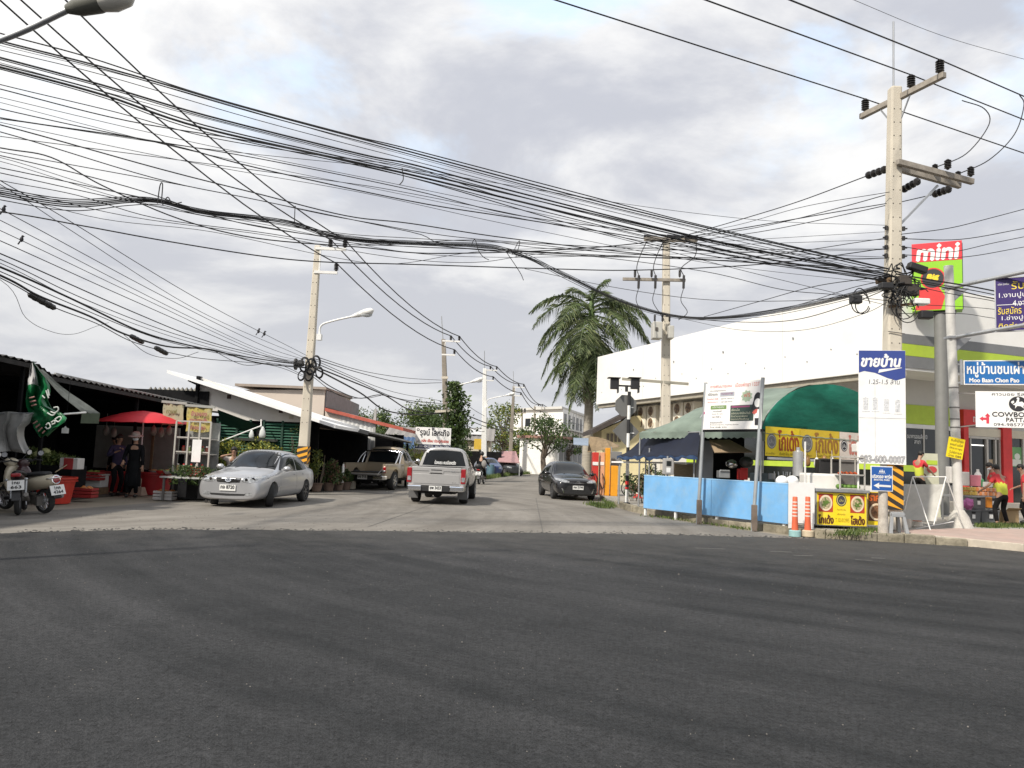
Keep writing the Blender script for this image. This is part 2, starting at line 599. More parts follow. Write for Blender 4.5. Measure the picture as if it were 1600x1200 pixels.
structure(b.build('pavement_paving',PINK))
b=MB()
for p,q in zip(f1,f1[1:]):
 m_=max(1,int((q-p).length/1.0))
 for i in range(m_):
  a,c=p.lerp(q,i/m_),p.lerp(q,(i+0.985)/m_)
  b.beam(V((a.x,a.y-0.08,ZS/2-0.02)),V((c.x,c.y-0.08,ZS/2-0.02)),0.16,ZS+0.06)
structure(b.build('kerb_edge',mat('pale_kerb',(0.44,0.39,0.32),0.9,var=0.2,scale=3,bump=0.3),bevel=0.01))
GRIT=mat('grit',(0.20,0.185,0.165),0.9,var=0.4,scale=60)
b=MB()
rs=random.Random(3)
for i in range(900):
 y=2.2+14*rs.random()**1.4
 x=rs.uniform(-0.8,0.8)*(y+1.0)
 s=rs.uniform(0.002,0.0055)*(1+0.06*y)
 if rs.random()<0.03:
  s*=1.8
 a=rs.uniform(0,6.28)
 P=[V((x+s*math.cos(a+k*2.1)*rs.uniform(0.6,1.3),y+s*math.sin(a+k*2.1),-0.004))for k in range(3)]+[V((x,y,-0.004+s*0.8))]
 b.add(P,[(0,1,3),(1,2,3),(2,0,3)])
tag(b.build('road_grit',GRIT),'pale loose grit scattered on the dark asphalt','grit',kind='stuff')
b=MB()
for i in range(420):
 t=rs.random()
 y=15.2+14*rs.random()**1.6
 x=rs.uniform(-0.62,0.24)*y
 s=rs.uniform(0.006,0.018)
 a=rs.uniform(0,6.28)
 P=[V((x+s*math.cos(a+k*2.1),y+s*math.sin(a+k*2.1),-0.012))for k in range(3)]+[V((x,y,-0.012+s*0.7))]
 b.add(P,[(0,1,3),(1,2,3),(2,0,3)])
tag(b.build('road_pebbles',mat('dark_grit',(0.10,0.09,0.08),0.9,var=0.4,scale=60)),'dark crumbs of asphalt strewn over the pale side road','grit',kind='stuff')
b=MB()
for i in range(900):
 p=eg[rs.randrange(len(eg))]
 x,y=p.x+rs.uniform(-.3,.3),p.y+abs(rs.gauss(0,.22))+.03
 s=rs.uniform(0.008,0.03)
 a=rs.uniform(0,6.28)
 P=[V((x+s*1.6*math.cos(a+k*2.1),y+s*math.sin(a+k*2.1),-0.012))for k in range(3)]+[V((x,y,-0.012+s*0.5))]
 b.add(P,[(0,1,3),(1,2,3),(2,0,3)])
tag(b.build('asphalt_crumbs',mat('asphalt_crumb',(0.03,0.03,0.03),0.9,var=0.4,scale=60)),'asphalt crumbs spilled along the ragged edge of the new asphalt','crumbs',kind='stuff')
TAR=mat('tar_joint',(0.10,0.095,0.085),0.9,var=0.2)
b=MB()
for p,q in[((0.75,15.7),(1.1,30)),((-2.8,15.7),(-1.2,40)),((-9.5,20.5),(3.9,23)),((-7,29),(3.6,30)),((-4.8,38.5),(4.1,38.5))]:
 p,q=V((*p,-0.008)),V((*q,-0.008))
 d=(q-p).normalized().cross(V((0,0,1)))*0.012
 b.add([p-d,p+d,q+d,q-d],[(0,1,2,3)])
structure(b.build('road_joint',TAR))
b=MB()
for px,py,l in[(1110,857,0.55),(1220,862,0.4),(1255,868,0.35),(1350,875,0.3),(1372,872,0.25)]:
 p=gp(px,py,0)
 b.add([V((p.x-l/2,p.y-0.02,0.0)),V((p.x+l/2,p.y-0.01,0.0)),V((p.x+l/2,p.y+0.025,0.0)),V((p.x-l/2,p.y+0.015,0.0))],[(0,1,2,3)])
structure(b.build('road_marking',mat('worn_line',(0.22,0.21,0.2),0.9,var=0.35,scale=25)))
#   plants
def leaf_mesh(b,c,s,rnd,up=0.3,asp=0.5,nm=2):
 d=V((rnd.uniform(-1,1),rnd.uniform(-1,1),rnd.uniform(-0.6,1)+up)).normalized()
 x=d.cross(V((rnd.uniform(-1,1),rnd.uniform(-1,1),rnd.uniform(-1,1)))).normalized()
 w=s*asp
 b.m_base=len(b.v)
 b.cur=rnd.randrange(nm)
 b.add([c-d*s*0.5,c+x*w*0.5-d*s*0.05,c+d*s*0.5,c-x*w*0.5-d*s*0.05],[(0,1,2,3)])
def leafmat(name,col,var=0.35,tr_=0.28,bump=0.0):
 if name in _mc:
  return _mc[name]
 m=mat(name,col,0.55,var=var,scale=1.1,spec=0.35,bump=bump,bscale=2.6,stretch=(1,1,3)if bump else None)
 t=m.node_tree
 bs=t.nodes['Principled BSDF']
 src=bs.inputs['Base Color'].links[0].from_socket
 tr=t.nodes.new('ShaderNodeBsdfTranslucent')
 t.links.new(src,tr.inputs['Color'])
 mx=t.nodes.new('ShaderNodeMixShader')
 mx.inputs[0].default_value=tr_
 t.links.new(bs.outputs[0],mx.inputs[1])
 t.links.new(tr.outputs[0],mx.inputs[2])
 t.links.new(mx.outputs[0],t.nodes['Material Output'].inputs['Surface'])
 return m
LEAF_D=leafmat('leaf_dark',(0.035,0.062,0.02))
LEAF_M=leafmat('leaf_mid',(0.07,0.11,0.03))
LEAF_L=leafmat('leaf_light',(0.14,0.18,0.05))
LEAF_Y=leafmat('leaf_yellow',(0.24,0.25,0.05))
LEAF_R=leafmat('leaf_reddish',(0.16,0.09,0.06))
BARK=mat('bark',(0.13,0.105,0.08),0.9,var=0.3,scale=5,bump=0.5)
def tree(label,base,h,w,seed,mats,group=None,clumps=26,leaves=90,ls=0.34,low=0.3,trunk_r=0.16,cat='tree',d=None):
 rnd=random.Random(seed)
 t=thing('tree',label,cat,base,group=group)
 base=V(base)
 tb=MB()
 top=base+V((rnd.uniform(-.3,.3),rnd.uniform(-.3,.3),h*0.62))
 tb.tube(spline([base,base.lerp(top,0.5)+V((rnd.uniform(-.25,.25),0,0)),top],4),[trunk_r*(1-0.55*i/8)for i in range(9)],8)
 lf=MB()
 d=d or w
 for i in range(clumps):
  a=rnd.uniform(0,6.28)
  rr=rnd.random()**0.5
  zc=rnd.uniform(low,1.0)
  prof=math.sin(math.pi*min(1,max(0.12,(zc-low)/(1-low)*0.82+0.16)))**0.6
  c=base+V((math.cos(a)*rr*w/2*prof,math.sin(a)*rr*d/2*prof,zc*h*0.93))
  st=base.lerp(top,rnd.uniform(0.45,0.95))
  tb.tube(spline([st,st.lerp(c,0.5)+V((0,0,rnd.uniform(-.1,.25)*w*0.2)),c],3),[trunk_r*0.32*(1-0.75*k/6)for k in range(7)],5)
  cr=rnd.uniform(0.11,0.21)*w
  for k in range(leaves):
   v=V((rnd.gauss(0,1),rnd.gauss(0,1),rnd.gauss(0,0.75)))
   v=v.normalized()*cr*rnd.random()**0.4
   leaf_mesh(lf,c+v,ls*rnd.uniform(0.6,1.3),rnd,nm=len(mats))
 tb.build('trunk',BARK,t,smooth=60)
 lf.build('crown',mats,t,fixn=False)
 return t
def bush(name,label,cat,base,size,seed,mats,n=700,ls=0.11,group=None,stems=5,asp=0.45):
 """a shrub with woody stems and a loose crown of leaves"""
 rnd=random.Random(seed)
 t=thing(name,label,cat,base,group=group)
 base=V(base)
 sb=MB()
 lf=MB()
 for i in range(stems):
  a=rnd.uniform(0,6.28)
  e=base+V((math.cos(a)*size[0]*0.3,math.sin(a)*size[1]*0.3,size[2]*rnd.uniform(0.6,0.9)))
  s0=base+V((math.cos(a)*size[0]*0.1,math.sin(a)*size[1]*0.1,0))
  sb.tube(spline([s0,s0.lerp(e,0.5)+V((rnd.uniform(-.03,.03),0,0)),e],3),0.012,5)
 cl=[(V((rnd.uniform(-.42,.42)*size[0],rnd.uniform(-.42,.42)*size[1],rnd.uniform(0.3,0.95)*size[2])),rnd.uniform(0.14,0.3))for _ in range(max(6,n//60))]
 for i in range(n):
  c,r=rnd.choice(cl)
  v=V((rnd.gauss(0,1),rnd.gauss(0,1),rnd.gauss(0,1))).normalized()*r*min(size[0],size[2])*rnd.random()**0.4
  p=c+v
  p.z=max(0.03,p.z)
  leaf_mesh(lf,base+p,ls*rnd.uniform(0.6,1.3),rnd,asp=asp,nm=len(mats))
 sb.build('stem',BARK,t)
 lf.build('foliage',mats,t,fixn=False)
 return t
def grass_patch(label,pts,n,h,seed,mats=None,z=0.0):
 rnd=random.Random(seed)
 b=MB()
 mats=mats or[LEAF_M,LEAF_L]
 for i in range(n):
  p=V(pts[0])
  k=rnd.randrange(len(pts)-1)
  p=V(pts[k]).lerp(V(pts[k+1]),rnd.random())+V((rnd.gauss(0,0.13),rnd.gauss(0,0.16),0))
  hh=h*rnd.uniform(0.4,1.25)
  a=rnd.uniform(0,6.28)
  w=V((math.cos(a),math.sin(a),0))*0.012
  l=V((rnd.uniform(-.5,.5)*hh,rnd.uniform(-.5,.5)*hh,hh))
  b.cur=rnd.randrange(len(mats))
  b.add([p-w,p+w,p+l*0.6+w*0.7,p+l,p+l*0.6-w*0.7],[(0,1,2,3,4)])
 return tag(b.build('grass',mats,fixn=False),label,'grass',kind='stuff')
grass_patch('tuft of green grass on the kerb in front of the black sedan',[gp(925,788),gp(945,794),gp(960,788),gp(950,783)],1300,0.14,2)
grass_patch('thin weeds growing along the kerb under the blue panels',[gp(1010,806),gp(1060,812),gp(1130,822),gp(1180,829)],380,0.07,3)
grass_patch('weeds in front of the yellow noodle cart',[gp(1290,838),gp(1330,834,ZS),gp(1368,829,ZS)],900,0.09,4)
grass_patch('grass at the feet of the shop workers',[gp(1535,824,ZS),gp(1570,823,ZS),gp(1640,822,ZS)],1500,0.11,5)
grass_patch('verge grass beside the bend of the far road',[V((-3.3,47.5,0)),V((-1.5,52,0)),V((0.2,66,0)),V((2.5,78,0))],3500,0.3,6)
#   the mini mart on its corner plot
MC=V((13.6,27.0,0))
E1,E2=V((-0.33,0.944,0)).normalized(),V((0.944,0.33,0)).normalized()
def on_line(P0,e,px):
 """distance along P0 + e t at which the line crosses picture column px"""
 k=(px-800)/1200
 a=P0-CAM
 return(k*a.dot(FW)-a.dot(RT))/(e.dot(RT)-k*e.dot(FW))
MWALL=mat('mart_white',(0.80,0.79,0.76),0.55,var=0.02,scale=0.6,dirt=(0.62,0.60,0.55),dirt_amt=0.35,dscale=0.5)
CREAM=mat('cream_wall',(0.62,0.57,0.46),0.75,var=0.06,scale=1,dirt=(0.42,0.38,0.3),dirt_amt=0.5,dscale=0.7)
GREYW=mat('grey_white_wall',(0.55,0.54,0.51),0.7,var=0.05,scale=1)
DGLASS=mat('dark_shop_glass',(0.015,0.018,0.018),0.08,var=0.1,coat=0.4)
ALU=mat('aluminium_frame',(0.50,0.48,0.44),0.45,0.3,var=0.06)
mart=thing('mini_mart','white mini mart with grey and lime bands and red door columns','shop',MC)
ML,MD=24.4,15.0
ZB,ZT=5.16,8.3
def quad_box(b,P,z0,z1):
 b.hexa([V((p.x,p.y,z0))for p in P]+[V((p.x,p.y,z1))for p in P])
b=MB()
quad_box(b,[MC,MC+E2*MD,MC+E2*MD+E1*ML,MC+E1*ML],ZB,ZT)
b.build('fascia',MWALL,mart,bevel=0.02)
b=MB()
s1,s2=1.9,1.5
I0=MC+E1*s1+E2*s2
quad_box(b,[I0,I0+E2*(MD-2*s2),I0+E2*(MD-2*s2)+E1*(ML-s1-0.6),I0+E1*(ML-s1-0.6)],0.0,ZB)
b.build('wall',GREYW,mart)  # white wall greyed, shade under the eaves put into its colour
ff=Fr(MC,E2)
for nm,z0,z1,m in(('grey_band',6.12,6.47,GREYP),('lime_band',5.69,6.11,LIME),('grey_band',5.26,5.68,GREYP)):
 b=MB()
 b.fbox(ff,-0.02,z0,MD,z1,0.0,0.03)
 b.build(nm,m,mart)
b=MB()
fs=Fr(MC+E1*ML,-E1)
for k in range(18):
 b.cyl(fs.p(0.8+k*1.36,ZB+(1.1 if k%2 else 0.75),0),0.035,0.02,fs.N,8)
for u in(5,9.5,14,19):
 b.cyl(fs.p(u,7.0,0),0.05,0.05,fs.N,8)
b.build('fixing',STEEL,mart)
for u in(6.1,12.2,18.3):
 b=MB()
 b.fbox(fs,u-0.012,ZB+0.02,u+0.012,ZT-0.02,0.0,0.006)
 b.build('panel_joint',mat('panel_joint',(0.6,0.59,0.56),0.6,var=0.05),mart)
fw=Fr(I0-V((0,0,0)),E2)
def U(px,base=None):
 return on_line(I0+V((0,0,2.5)),E2,px)
b=MB()
b.fbox(fw,-0.01,3.42,U(1497),4.16,0.0,0.05)
b.build('lime_sign_board',LIME,mart)
b=MB()
b.fbox(fw,0.0,3.25,12,3.41,0.0,0.07)
b.build('lintel',WHITE,mart)
b=MB()
b.fbox(fw,0.05,0.55,U(1498),3.24,0.0,0.03)
b.build('window',DGLASS,mart)
b=MB()
b.fbox(fw,0.04,1.58,U(1498),1.82,0.0,0.05)
b.build('window_stripe',LIME,mart)
b=MB()
b.fbox(fw,0.04,0.5,U(1498),1.1,0.0,0.045)
b.build('stall_riser',GREYP,mart)
for px in(1442,1480):
 b=MB()
 b.fbox(fw,U(px)-0.03,0.5,U(px)+0.03,3.25,0.0,0.06)
 b.build('mullion',ALU,mart)
u0,u1=U(1499),U(1506.5)
u2,u3=U(1560),U(1574)
for a,c,z0,z1 in((u0,u1,0.5,3.5),(u2,u3,0.5,3.5)):
 b=MB()
 b.fbox(fw,a,z0,c,z1,0.0,0.22)
 b.build('red_column',RED,mart,bevel=0.01)
b=MB()
b.fbox(fw,u0-0.05,3.5,U(1526),4.12,0.0,0.26)
sgn=b.build('red_sign_box',RED,mart,bevel=0.01)
b=MB()
f2=Fr(fw.p(u0-0.05,3.5,0.26),E2)
b.text(f2,'mini',0.5,0.14,0.45,0.3)
b.build('lettering',PWHITE,sgn)
b=MB()
b.fbox(fw,u1,3.1,u2,3.42,0.0,0.12)
b.fbox(fw,u3,3.1,u3+3,3.42,0.0,0.12)
b.build('cream_header',CREAM,mart)
b=MB()
b.fbox(fw,u1,0.5,u2,3.1,0.0,0.03)
b.build('doorway_glass',DGLASS,mart)
dr=MB()
for px,w in((1508.5,0.07),(1513,0.05),(1539,0.10),(1552,0.08),(1558.5,0.07)):
 dr.fbox(fw,U(px)-w/2,0.5,U(px)+w/2,3.06,0.03,0.12)
dr.fbox(fw,u1,3.0,u2,3.09,0.03,0.12)
door=dr.build('door_frame',ALU,mart)
b=MB()
b.fbox(fw,U(1546)-0.11,1.9,U(1546)+0.11,2.2,0.031,0.05)
b.build('door_notice',mat('tan_notice',(0.4,0.3,0.2),0.6),mart)
b=MB()
b.fbox(fw,U(1514),2.72,U(1535),2.76,0.035,0.06)
b.build('strip_light',mat('tube_light',(0.9,0.9,0.85),0.5,emit=((1,0.97,0.9),1.6)),mart)
b=MB()
b.fbox(fw,u3,0.5,u3+3,3.1,0.0,0.03)
b.build('side_window',DGLASS,mart)
b=MB()
b.fbox(fw,u3+0.05,0.5,u3+0.13,3.1,0.03,0.1)
b.fbox(fw,u3+0.75,0.5,u3+0.83,3.1,0.03,0.1)
b.build('window_frame',ALU,mart)
ps=MB()
ps.fbox(fw,u3+0.14,1.95,u3+0.74,2.75,0.031,0.045)
poster=ps.build('poster',[mat('poster_green',(0.13,0.32,0.12),0.5),PWHITE],mart)
b=MB()
pf=Fr(fw.p(u3+0.14,1.95,0.045),E2)
b.rect(pf,0.03,0.03,0.57,0.3)
b.disc(pf,0.35,0.42,0.16,0.13)
b.build('poster_print',mat('poster_pale',(0.65,0.68,0.6),0.5),poster)
b=MB()
quad_box(b,[MC+E2*1.0+E1*0.9,MC+E2*(MD+4)+E1*0.9,MC+E2*(MD+4)+E1*3,MC+E2*1.0+E1*3],ZS-0.02,0.5)
b.build('platform',PAVE,mart)
sw=Fr(I0+E1*(ML-s1-0.6),-E1)
LW=ML-s1-0.6
b=MB()
b.fbox(sw,8,1.0,LW-0.2,3.1,0.0,0.03)
b.build('window',DGLASS,mart)
b=MB()
b.fbox(sw,8,1.6,LW,1.84,0.03,0.06)
b.build('window_stripe',LIME,mart)
b=MB()
b.fbox(sw,0,3.3,LW,3.46,0.0,0.1)
b.build('rack_ledge',WHITE,mart)
b=MB()
b.beam(fs.p(0,ZB-0.12,-0.3),fs.p(ML,ZB-0.12,-0.3),0.35,0.2)
b.build('gutter',mat('gutter',(0.33,0.30,0.24),0.6,var=0.15),mart)
b=MB()
b.text(Fr(fw.p(U(1416),2.86,0.05),E2),'ธนาคารออมสิน 13',0,0,1.0,0.16)
b.text(Fr(fw.p(U(1416),2.66,0.05),E2),'สาขา',0.35,0,0.3,0.13)
b.build('window_lettering',PWHITE,mart)
acm=mat('ac_casing',(0.74,0.69,0.58),0.6,var=0.06,dirt=(0.45,0.4,0.3),dirt_amt=0.5)
acd=mat('ac_grille',(0.24,0.165,0.10),0.6,var=0.2)
def ac_unit(label,u,z,w,h,fans):
 t=thing('air_conditioner',label,'air conditioner',sw.p(u,z,0.35),group='outdoor air conditioners under the eaves of the mart')
 b=MB()
 b.fbox(sw,u-w/2,z,u+w/2,z+h,0.12,0.62)
 b.build('casing',acm,t,bevel=0.015)
 for k in range(fans):
  zc=z+h*(k+0.5)/fans
  r=min(w*0.46,h/fans*0.47)
  g=MB()
  g.lathe([(r,0),(r,0.05),(r*0.9,0.06)],sw.p(u,zc,0.62),sw.N,20)
  g.build('fan_ring',acm,t)
  g=MB()
  g.cyl(sw.p(u,zc,0.63),r*0.88,0.055,sw.N,20)
  g.build('fan_opening',acd,t)
  g=MB()
  for q in range(4):
   a=q*math.pi/2+k
   p=sw.p(u,zc,0.70)
   d=sw.R*math.cos(a)+sw.U*math.sin(a)
   e=sw.R*math.cos(a+0.7)+sw.U*math.sin(a+0.7)
   g.add([p,p+d*r*0.8,p+e*r*0.8+sw.N*0.02],[(0,1,2)])
  g.cyl(sw.p(u,zc,0.69),r*0.2,0.03,sw.N,10)
  g.build('fan',mat('fan_brown',(.12,.085,.06),.6),t)
 g=MB()
 g.fbox(sw,u-w/2,z-0.06,u-w/2+0.05,z-0.003,0.0,0.66)
 g.fbox(sw,u+w/2-0.05,z-0.06,u+w/2,z-0.003,0.0,0.66)
 g.build('bracket',STEEL,t)
def SU(px):
 return on_line(I0+E1*LW+V((0,0,4)),-E1,px)
for i,(px,lab)in enumerate([(998,'cream twin fan air conditioner nearest the octagonal sign'),(1016,'cream twin fan air conditioner just left of the transformer pole'),(1032,'cream air conditioner half hidden behind the transformer pole'),(1052,'cream air conditioner just right of the transformer pole'),(1074,'cream air conditioner above the ridge of the green tent'),(1092,'cream air conditioner beside the white price board')]):
 u=SU(px)
 ac_unit(lab,u,3.52,0.98,1.36,2)
def pylon():
 base=gp(1473,804,ZS)
 sc=base.y
 t=thing('pylon_sign','tall red and green mini mart pylon sign on a grey column','sign',base)
 b=MB()
 top=zat(base,372)
 bot=zat(base,487)
 b.tube([base,V((base.x+0.02,base.y,bot+0.2))],0.21,16)
 b.build('column',mat('grey_column',(0.20,0.20,0.19),0.55,0.2,var=0.08),t,smooth=60)
 f=Fr(V((base.x-0.90,base.y+0.16,bot)),V((0.88,-0.47,0)))
 w,h=1.56,top-bot-0.22
 b=MB()
 b.fbox(f,0,0,w,h*0.72,-0.62,0)
 box=b.build('green_box',mat('pylon_green',(0.24,0.52,0.02),0.4,var=0.04),t,bevel=0.01)
 b=MB()
 b.fbox(f,0,h*0.72+0.002,w,h,-0.62,0)
 rb=b.build('red_box',mat('pylon_red',(0.62,0.035,0.05),0.4,var=0.04),t,bevel=0.01)
 b=MB()
 b.fbox(f,w,0.05,w+0.025,h-0.05,-0.35,-0.15)
 b.build('edge_strip',GREYP,t)
 b=MB()
 b.text(f,'mini',0.16,h*0.745,w*0.84,h*0.22,bold=0.03,shear=0.12)
 b.build('lettering',PWHITE,rb)
 b=MB()
 b.poly(f,[(0.08,0.03),(w*0.58,0.03),(w*0.66,h*0.2),(w*0.52,h*0.36),(0.24,h*0.33),(0.2,h*0.2)],0.004)
 b.ring(f,w*0.42,h*0.47,0.34,0.385,0.006)
 b.build('red_emblem',RED,box)
 b=MB()
 b.disc(f,w*0.42,h*0.47,0.34,0.34,0.009)
 b.build('black_emblem',INK,box)
 b=MB()
 b.text(f,'Big',w*0.30,h*0.44,0.38,0.22,off=0.012,bold=0.02,shear=0.2)
 b.build('yellow_lettering',YEL,box)
 b=MB()
 b.fbox(f,0.2,-0.09,w-0.2,-0.003,-0.55,-0.07)
 b.build('lamp_tray',BLACK,t)
pylon()
#   utility poles
INS=mat('insulator_black',(0.02,0.018,0.018),0.35,var=0.2)
CABLE=mat('cable_black',(0.012,0.012,0.013),0.6,var=0.2)
CABLEG=mat('cable_grey',(0.055,0.057,0.062),0.6,var=0.2)
HOLE=mat('pole_hole',(0.06,0.05,0.045),0.9)
ARM=mat('arm_concrete',(0.30,0.27,0.23),0.85,var=0.2,scale=6,dirt=(0.14,0.12,0.1),dirt_amt=0.6,dscale=4)
def insulator(par,p,h=0.3,r=0.085,ax=(0,0,1)):
 b=MB()
 n=5
 prof=[(r*0.35,0)]
 for i in range(n):
  z=h*(0.12+0.8*i/n)
  prof+=[(r*0.55,z),(r,z+h*0.05),(r*0.95,z+h*0.09),(r*0.55,z+h*0.12)]
 prof+=[(r*0.5,h*0.95),(r*0.3,h)]
 b.lathe(prof,p,ax,12)
 return b.build('insulator',INS,par,smooth=60)
def disc_string(par,a,b_,n=4,r=0.1):
 a,b_=V(a),V(b_)
 m=MB()
 d=(b_-a)
 m.tube([a,b_],0.018,6)
 for i in range(n):
  c=a.lerp(b_,0.2+0.7*i/(n-1))
  m.lathe([(0.03,-0.06),(r,-0.03),(r,0.01),(0.04,0.05)],c,d,12)
 return m.build('strain_insulator',INS,par,smooth=60)
def pole_shaft(t,base,top,w0,w1,holes=0.35,col=CONC,yaw=0.0,facing=None):
 b=MB()
 base,top=V(base),V(top)
 q=[(-1,-1),(1,-1),(1,1),(-1,1)]
 m=Matrix.Rotation(yaw,3,'Z')
 P=[base+m@V((x*w0/2,y*w0/2,0))for x,y in q]+[top+m@V((x*w1/2,y*w1/2,0))for x,y in q]
 b.hexa(P)
 o=b.build('shaft',col,t,bevel=w1*0.16)
 if holes:
  h=MB()
  L=(top-base).length
  k=int((L-2.4)/holes)
  for i in range(k):
   f=(2.4+i*holes)/L
   c=base.lerp(top,f)
   w=w0+(w1-w0)*f
   for s in(-0.27,0.27)if w0>0.3 else(0,):
    p=c+m@V((s*w,-w/2-0.004,0))
    h.cyl(p,0.016 if w0>0.3 else 0.02,0.006,m@V((0,1,0)),8)
  h.build('bolt_hole',HOLE,t)
 return o
def band_stripes(t,base,top,w,z0,z1,n=4,yaw=0.0):
 """yellow and black slanting warning bands painted round the foot"""
 ax=(V(top)-V(base))
 ax=ax/ax.z
 m=Matrix.Rotation(yaw,3,'Z')
 b=MB()
 q=[(-1,-1),(1,-1),(1,1),(-1,1)]
 H=(z1-z0)/(2*n)
 for s in range(4):
  (x0,y0),(x1,y1)=q[s],q[(s+1)%4]
  for i in range(-1,2*n):
   zz=[]
   for(x,y),sl in(((x0,y0),0),((x1,y1),H*1.2)):
    a=z0+i*H+sl
    zz.append((max(z0,min(z1,a)),max(z0,min(z1,a+H))))
   b.cur=i%2
   hw=w/2+0.006
   def pt(x,y,z):
    return V(base)+ax*z+m@V((x*hw,y*hw,0))
   P=[pt(x0,y0,zz[0][0]),pt(x1,y1,zz[1][0]),pt(x1,y1,zz[1][1]),pt(x0,y0,zz[0][1])]
   if zz[0][1]-zz[0][0]+zz[1][1]-zz[1][0]>0.01:
    b.add(P,[(0,1,2,3)])
 return b.build('warning_band',[MYEL,MBLK],t)
#   the big concrete pole on the corner
BP=gp(1391,828,ZS)
BPT=at(1398,137,BP.y)
bp=thing('utility_pole','tall concrete pole on the corner carrying most of the tangled cables','utility pole',BP)
pole_shaft(bp,BP,BPT,0.40,0.27)
def bpz(py,px=None):
 """point on the pole's axis at picture row py"""
 f=(zat(BP,py)-BP.z)/(BPT.z-BP.z)
 return BP.lerp(BPT,f)
b=MB()
b.tube([BPT+V((-0.06,-0.05,-0.6)),at(1396,34,BP.y-0.05)],0.025,6)
b.build('lightning_rod',STEEL,bp)
ARMD=V((0.42,-0.9,0)).normalized()
a0,a1=at(1345,183,BP.y+1.1),at(1476,116,BP.y-1.25)
a1.z=a0.z=(a0.z+a1.z)/2
b=MB()
b.beam(a0,a1,0.12,0.14)
b.build('crossarm',ARM,bp,bevel=0.008)
for f in(0.06,0.63,0.95):
 p=a0.lerp(a1,f)
 insulator(bp,p+V((0,0,0.08)),0.36,0.10)
b=MB()
b.beam(a0.lerp(a1,0.62)-V((0,0,0.05)),bpz(190)+V((0.1,-0.1,0)),0.03,0.03)
b.beam(a0.lerp(a1,0.25)-V((0,0,0.05)),bpz(190)+V((-0.1,0,0)),0.03,0.03)
b.build('brace',STEEL,bp)
c0,c1=at(1402,254,BP.y-0.25),at(1520,283,BP.y+0.35)
d0,d1=at(1406,264,BP.y+0.3),at(1500,291,BP.y+0.75)
for p,q in((c0,c1),(d0,d1)):
 z=(p.z+q.z)/2
 b=MB()
 b.beam(V((p.x,p.y,z+0.10)),V((q.x,q.y,z-0.10)),0.11,0.14)
 b.build('crossarm',ARM,bp,bevel=0.008)
for p in(at(1481,265,BP.y),at(1517,276,BP.y+0.3)):
 insulator(bp,p,0.27,0.085)
for p in(at(1461,268,BP.y+0.4),at(1497,279,BP.y+0.6)):
 insulator(bp,p,0.2,0.07)
disc_string(bp,at(1388,263,BP.y+0.1),at(1354,275,BP.y+1.0))
disc_string(bp,at(1438,281,BP.y+0.2),at(1410,297,BP.y+0.9))
disc_string(bp,at(1487,294,BP.y+0.4),at(1458,304,BP.y+1.0))
b=MB()
b.beam(at(1408,349,BP.y),at(1465,290,BP.y+0.3),0.05,0.05)
b.build('brace',STEEL,bp)
for py in(358,373,388,401,434,455):
 c=bpz(py)
 b=MB()
 for s in(-1,1):
  b.cyl(c+V((s*0.21,-0.08,-0.05)),0.045,0.1,(0,0,1),8)
  b.beam(c+V((s*0.16,-0.05,0)),c+V((s*0.3,-0.1,0)),0.03,0.03)
 b.build('spool_bracket',INS,bp)
c=bpz(445)
b=MB()
b.beam(c+V((-0.5,-0.22,0.02)),c+V((-0.16,-0.22,0.06)),0.14,0.12)
b.beam(c+V((-0.22,-0.24,-0.6)),c+V((0.75,-0.3,-0.45)),0.06,0.06)
b.build('wooden_bracket',WOOD,bp)
b=MB()
b.box(c+V((0.28,-0.3,-0.18)),(0.34,0.22,0.28))
b.box(c+V((0.1,-0.35,0.03)),(0.3,0.2,0.22))
b.build('junction_box',mat('rusty_box',(0.05,0.042,0.036),0.8,var=0.4),bp,bevel=0.02)
b=MB()
b.box(at(1437,472,BP.y-0.3),(0.36,0.3,0.14))
b.build('camera_box',WHITE,bp,bevel=0.02)
b=MB()
b.tube([bpz(520)+V((-0.2,-0.2,0)),bpz(523)+V((0.2,-0.22,0))],0.012,5)
b.tube([bpz(572)+V((-0.2,-0.2,0)),bpz(575)+V((0.2,-0.22,0))],0.012,5)
b.build('strap',DSTEEL,bp)
#   transformer pole
TP=gp(1041,768,ZS)
TP=V((6.0,30.0,ZS))
TP=at(1041,700,30.0)
TP.z=ZS
TPT=at(1041,372,30.0)
tp=thing('utility_pole','concrete pole with a small transformer standing beside the mart wall','utility pole',TP)
pole_shaft(tp,TP,TPT,0.38,0.26,holes=0.4)
b=MB()
p,q=at(1008,373,29.6),at(1088,376,30.4)
b.beam(p,q,0.22,0.13)
b.build('crossarm',ARM,tp,bevel=0.01)
for px in(1016,1052,1080):
 b=MB()
 c=at(px,371,30)
 b.tube([c+V((-0.25,0,0.03)),c+V((0.25,0,0))],0.09,8)
 b.build('insulator',INS,tp,smooth=60)
p,q=at(973,436,29.8),at(1071,438,29.8)
b=MB()
b.beam(p,q,0.10,0.12)
b.build('crossarm',ARM,tp,bevel=0.01)
for px in(996,1022,1066):
 c=at(px,436,29.65)
 insulator(tp,c+V((-0.1,0,0.06)),0.32,0.06)
 b=MB()
 b.tube([c+V((0.04,-0.1,0.12)),c+V((0.03,-0.12,-0.4))],0.05,8)
 b.build('fuse',INS,tp,smooth=60)
 b=MB()
 t0=at(px+(14 if px<1060 else 22),378,30)
 b.tube(spline([t0,at(px+(4 if px<1060 else 20),400,29.8),at(px-1,418,29.7),c+V((0.04,-0.1,0.1))],5),0.018,5)
 b.tube(spline([c+V((0.03,-0.12,-0.4)),at(px-2,470,29.7),at(px+8,488,29.7),at(px+(16 if px<1060 else-6),500,29.8)],5),0.014,5)
 b.build('jumper_wire',CABLE,tp)
b=MB()
c=at(1026,517,29.55)
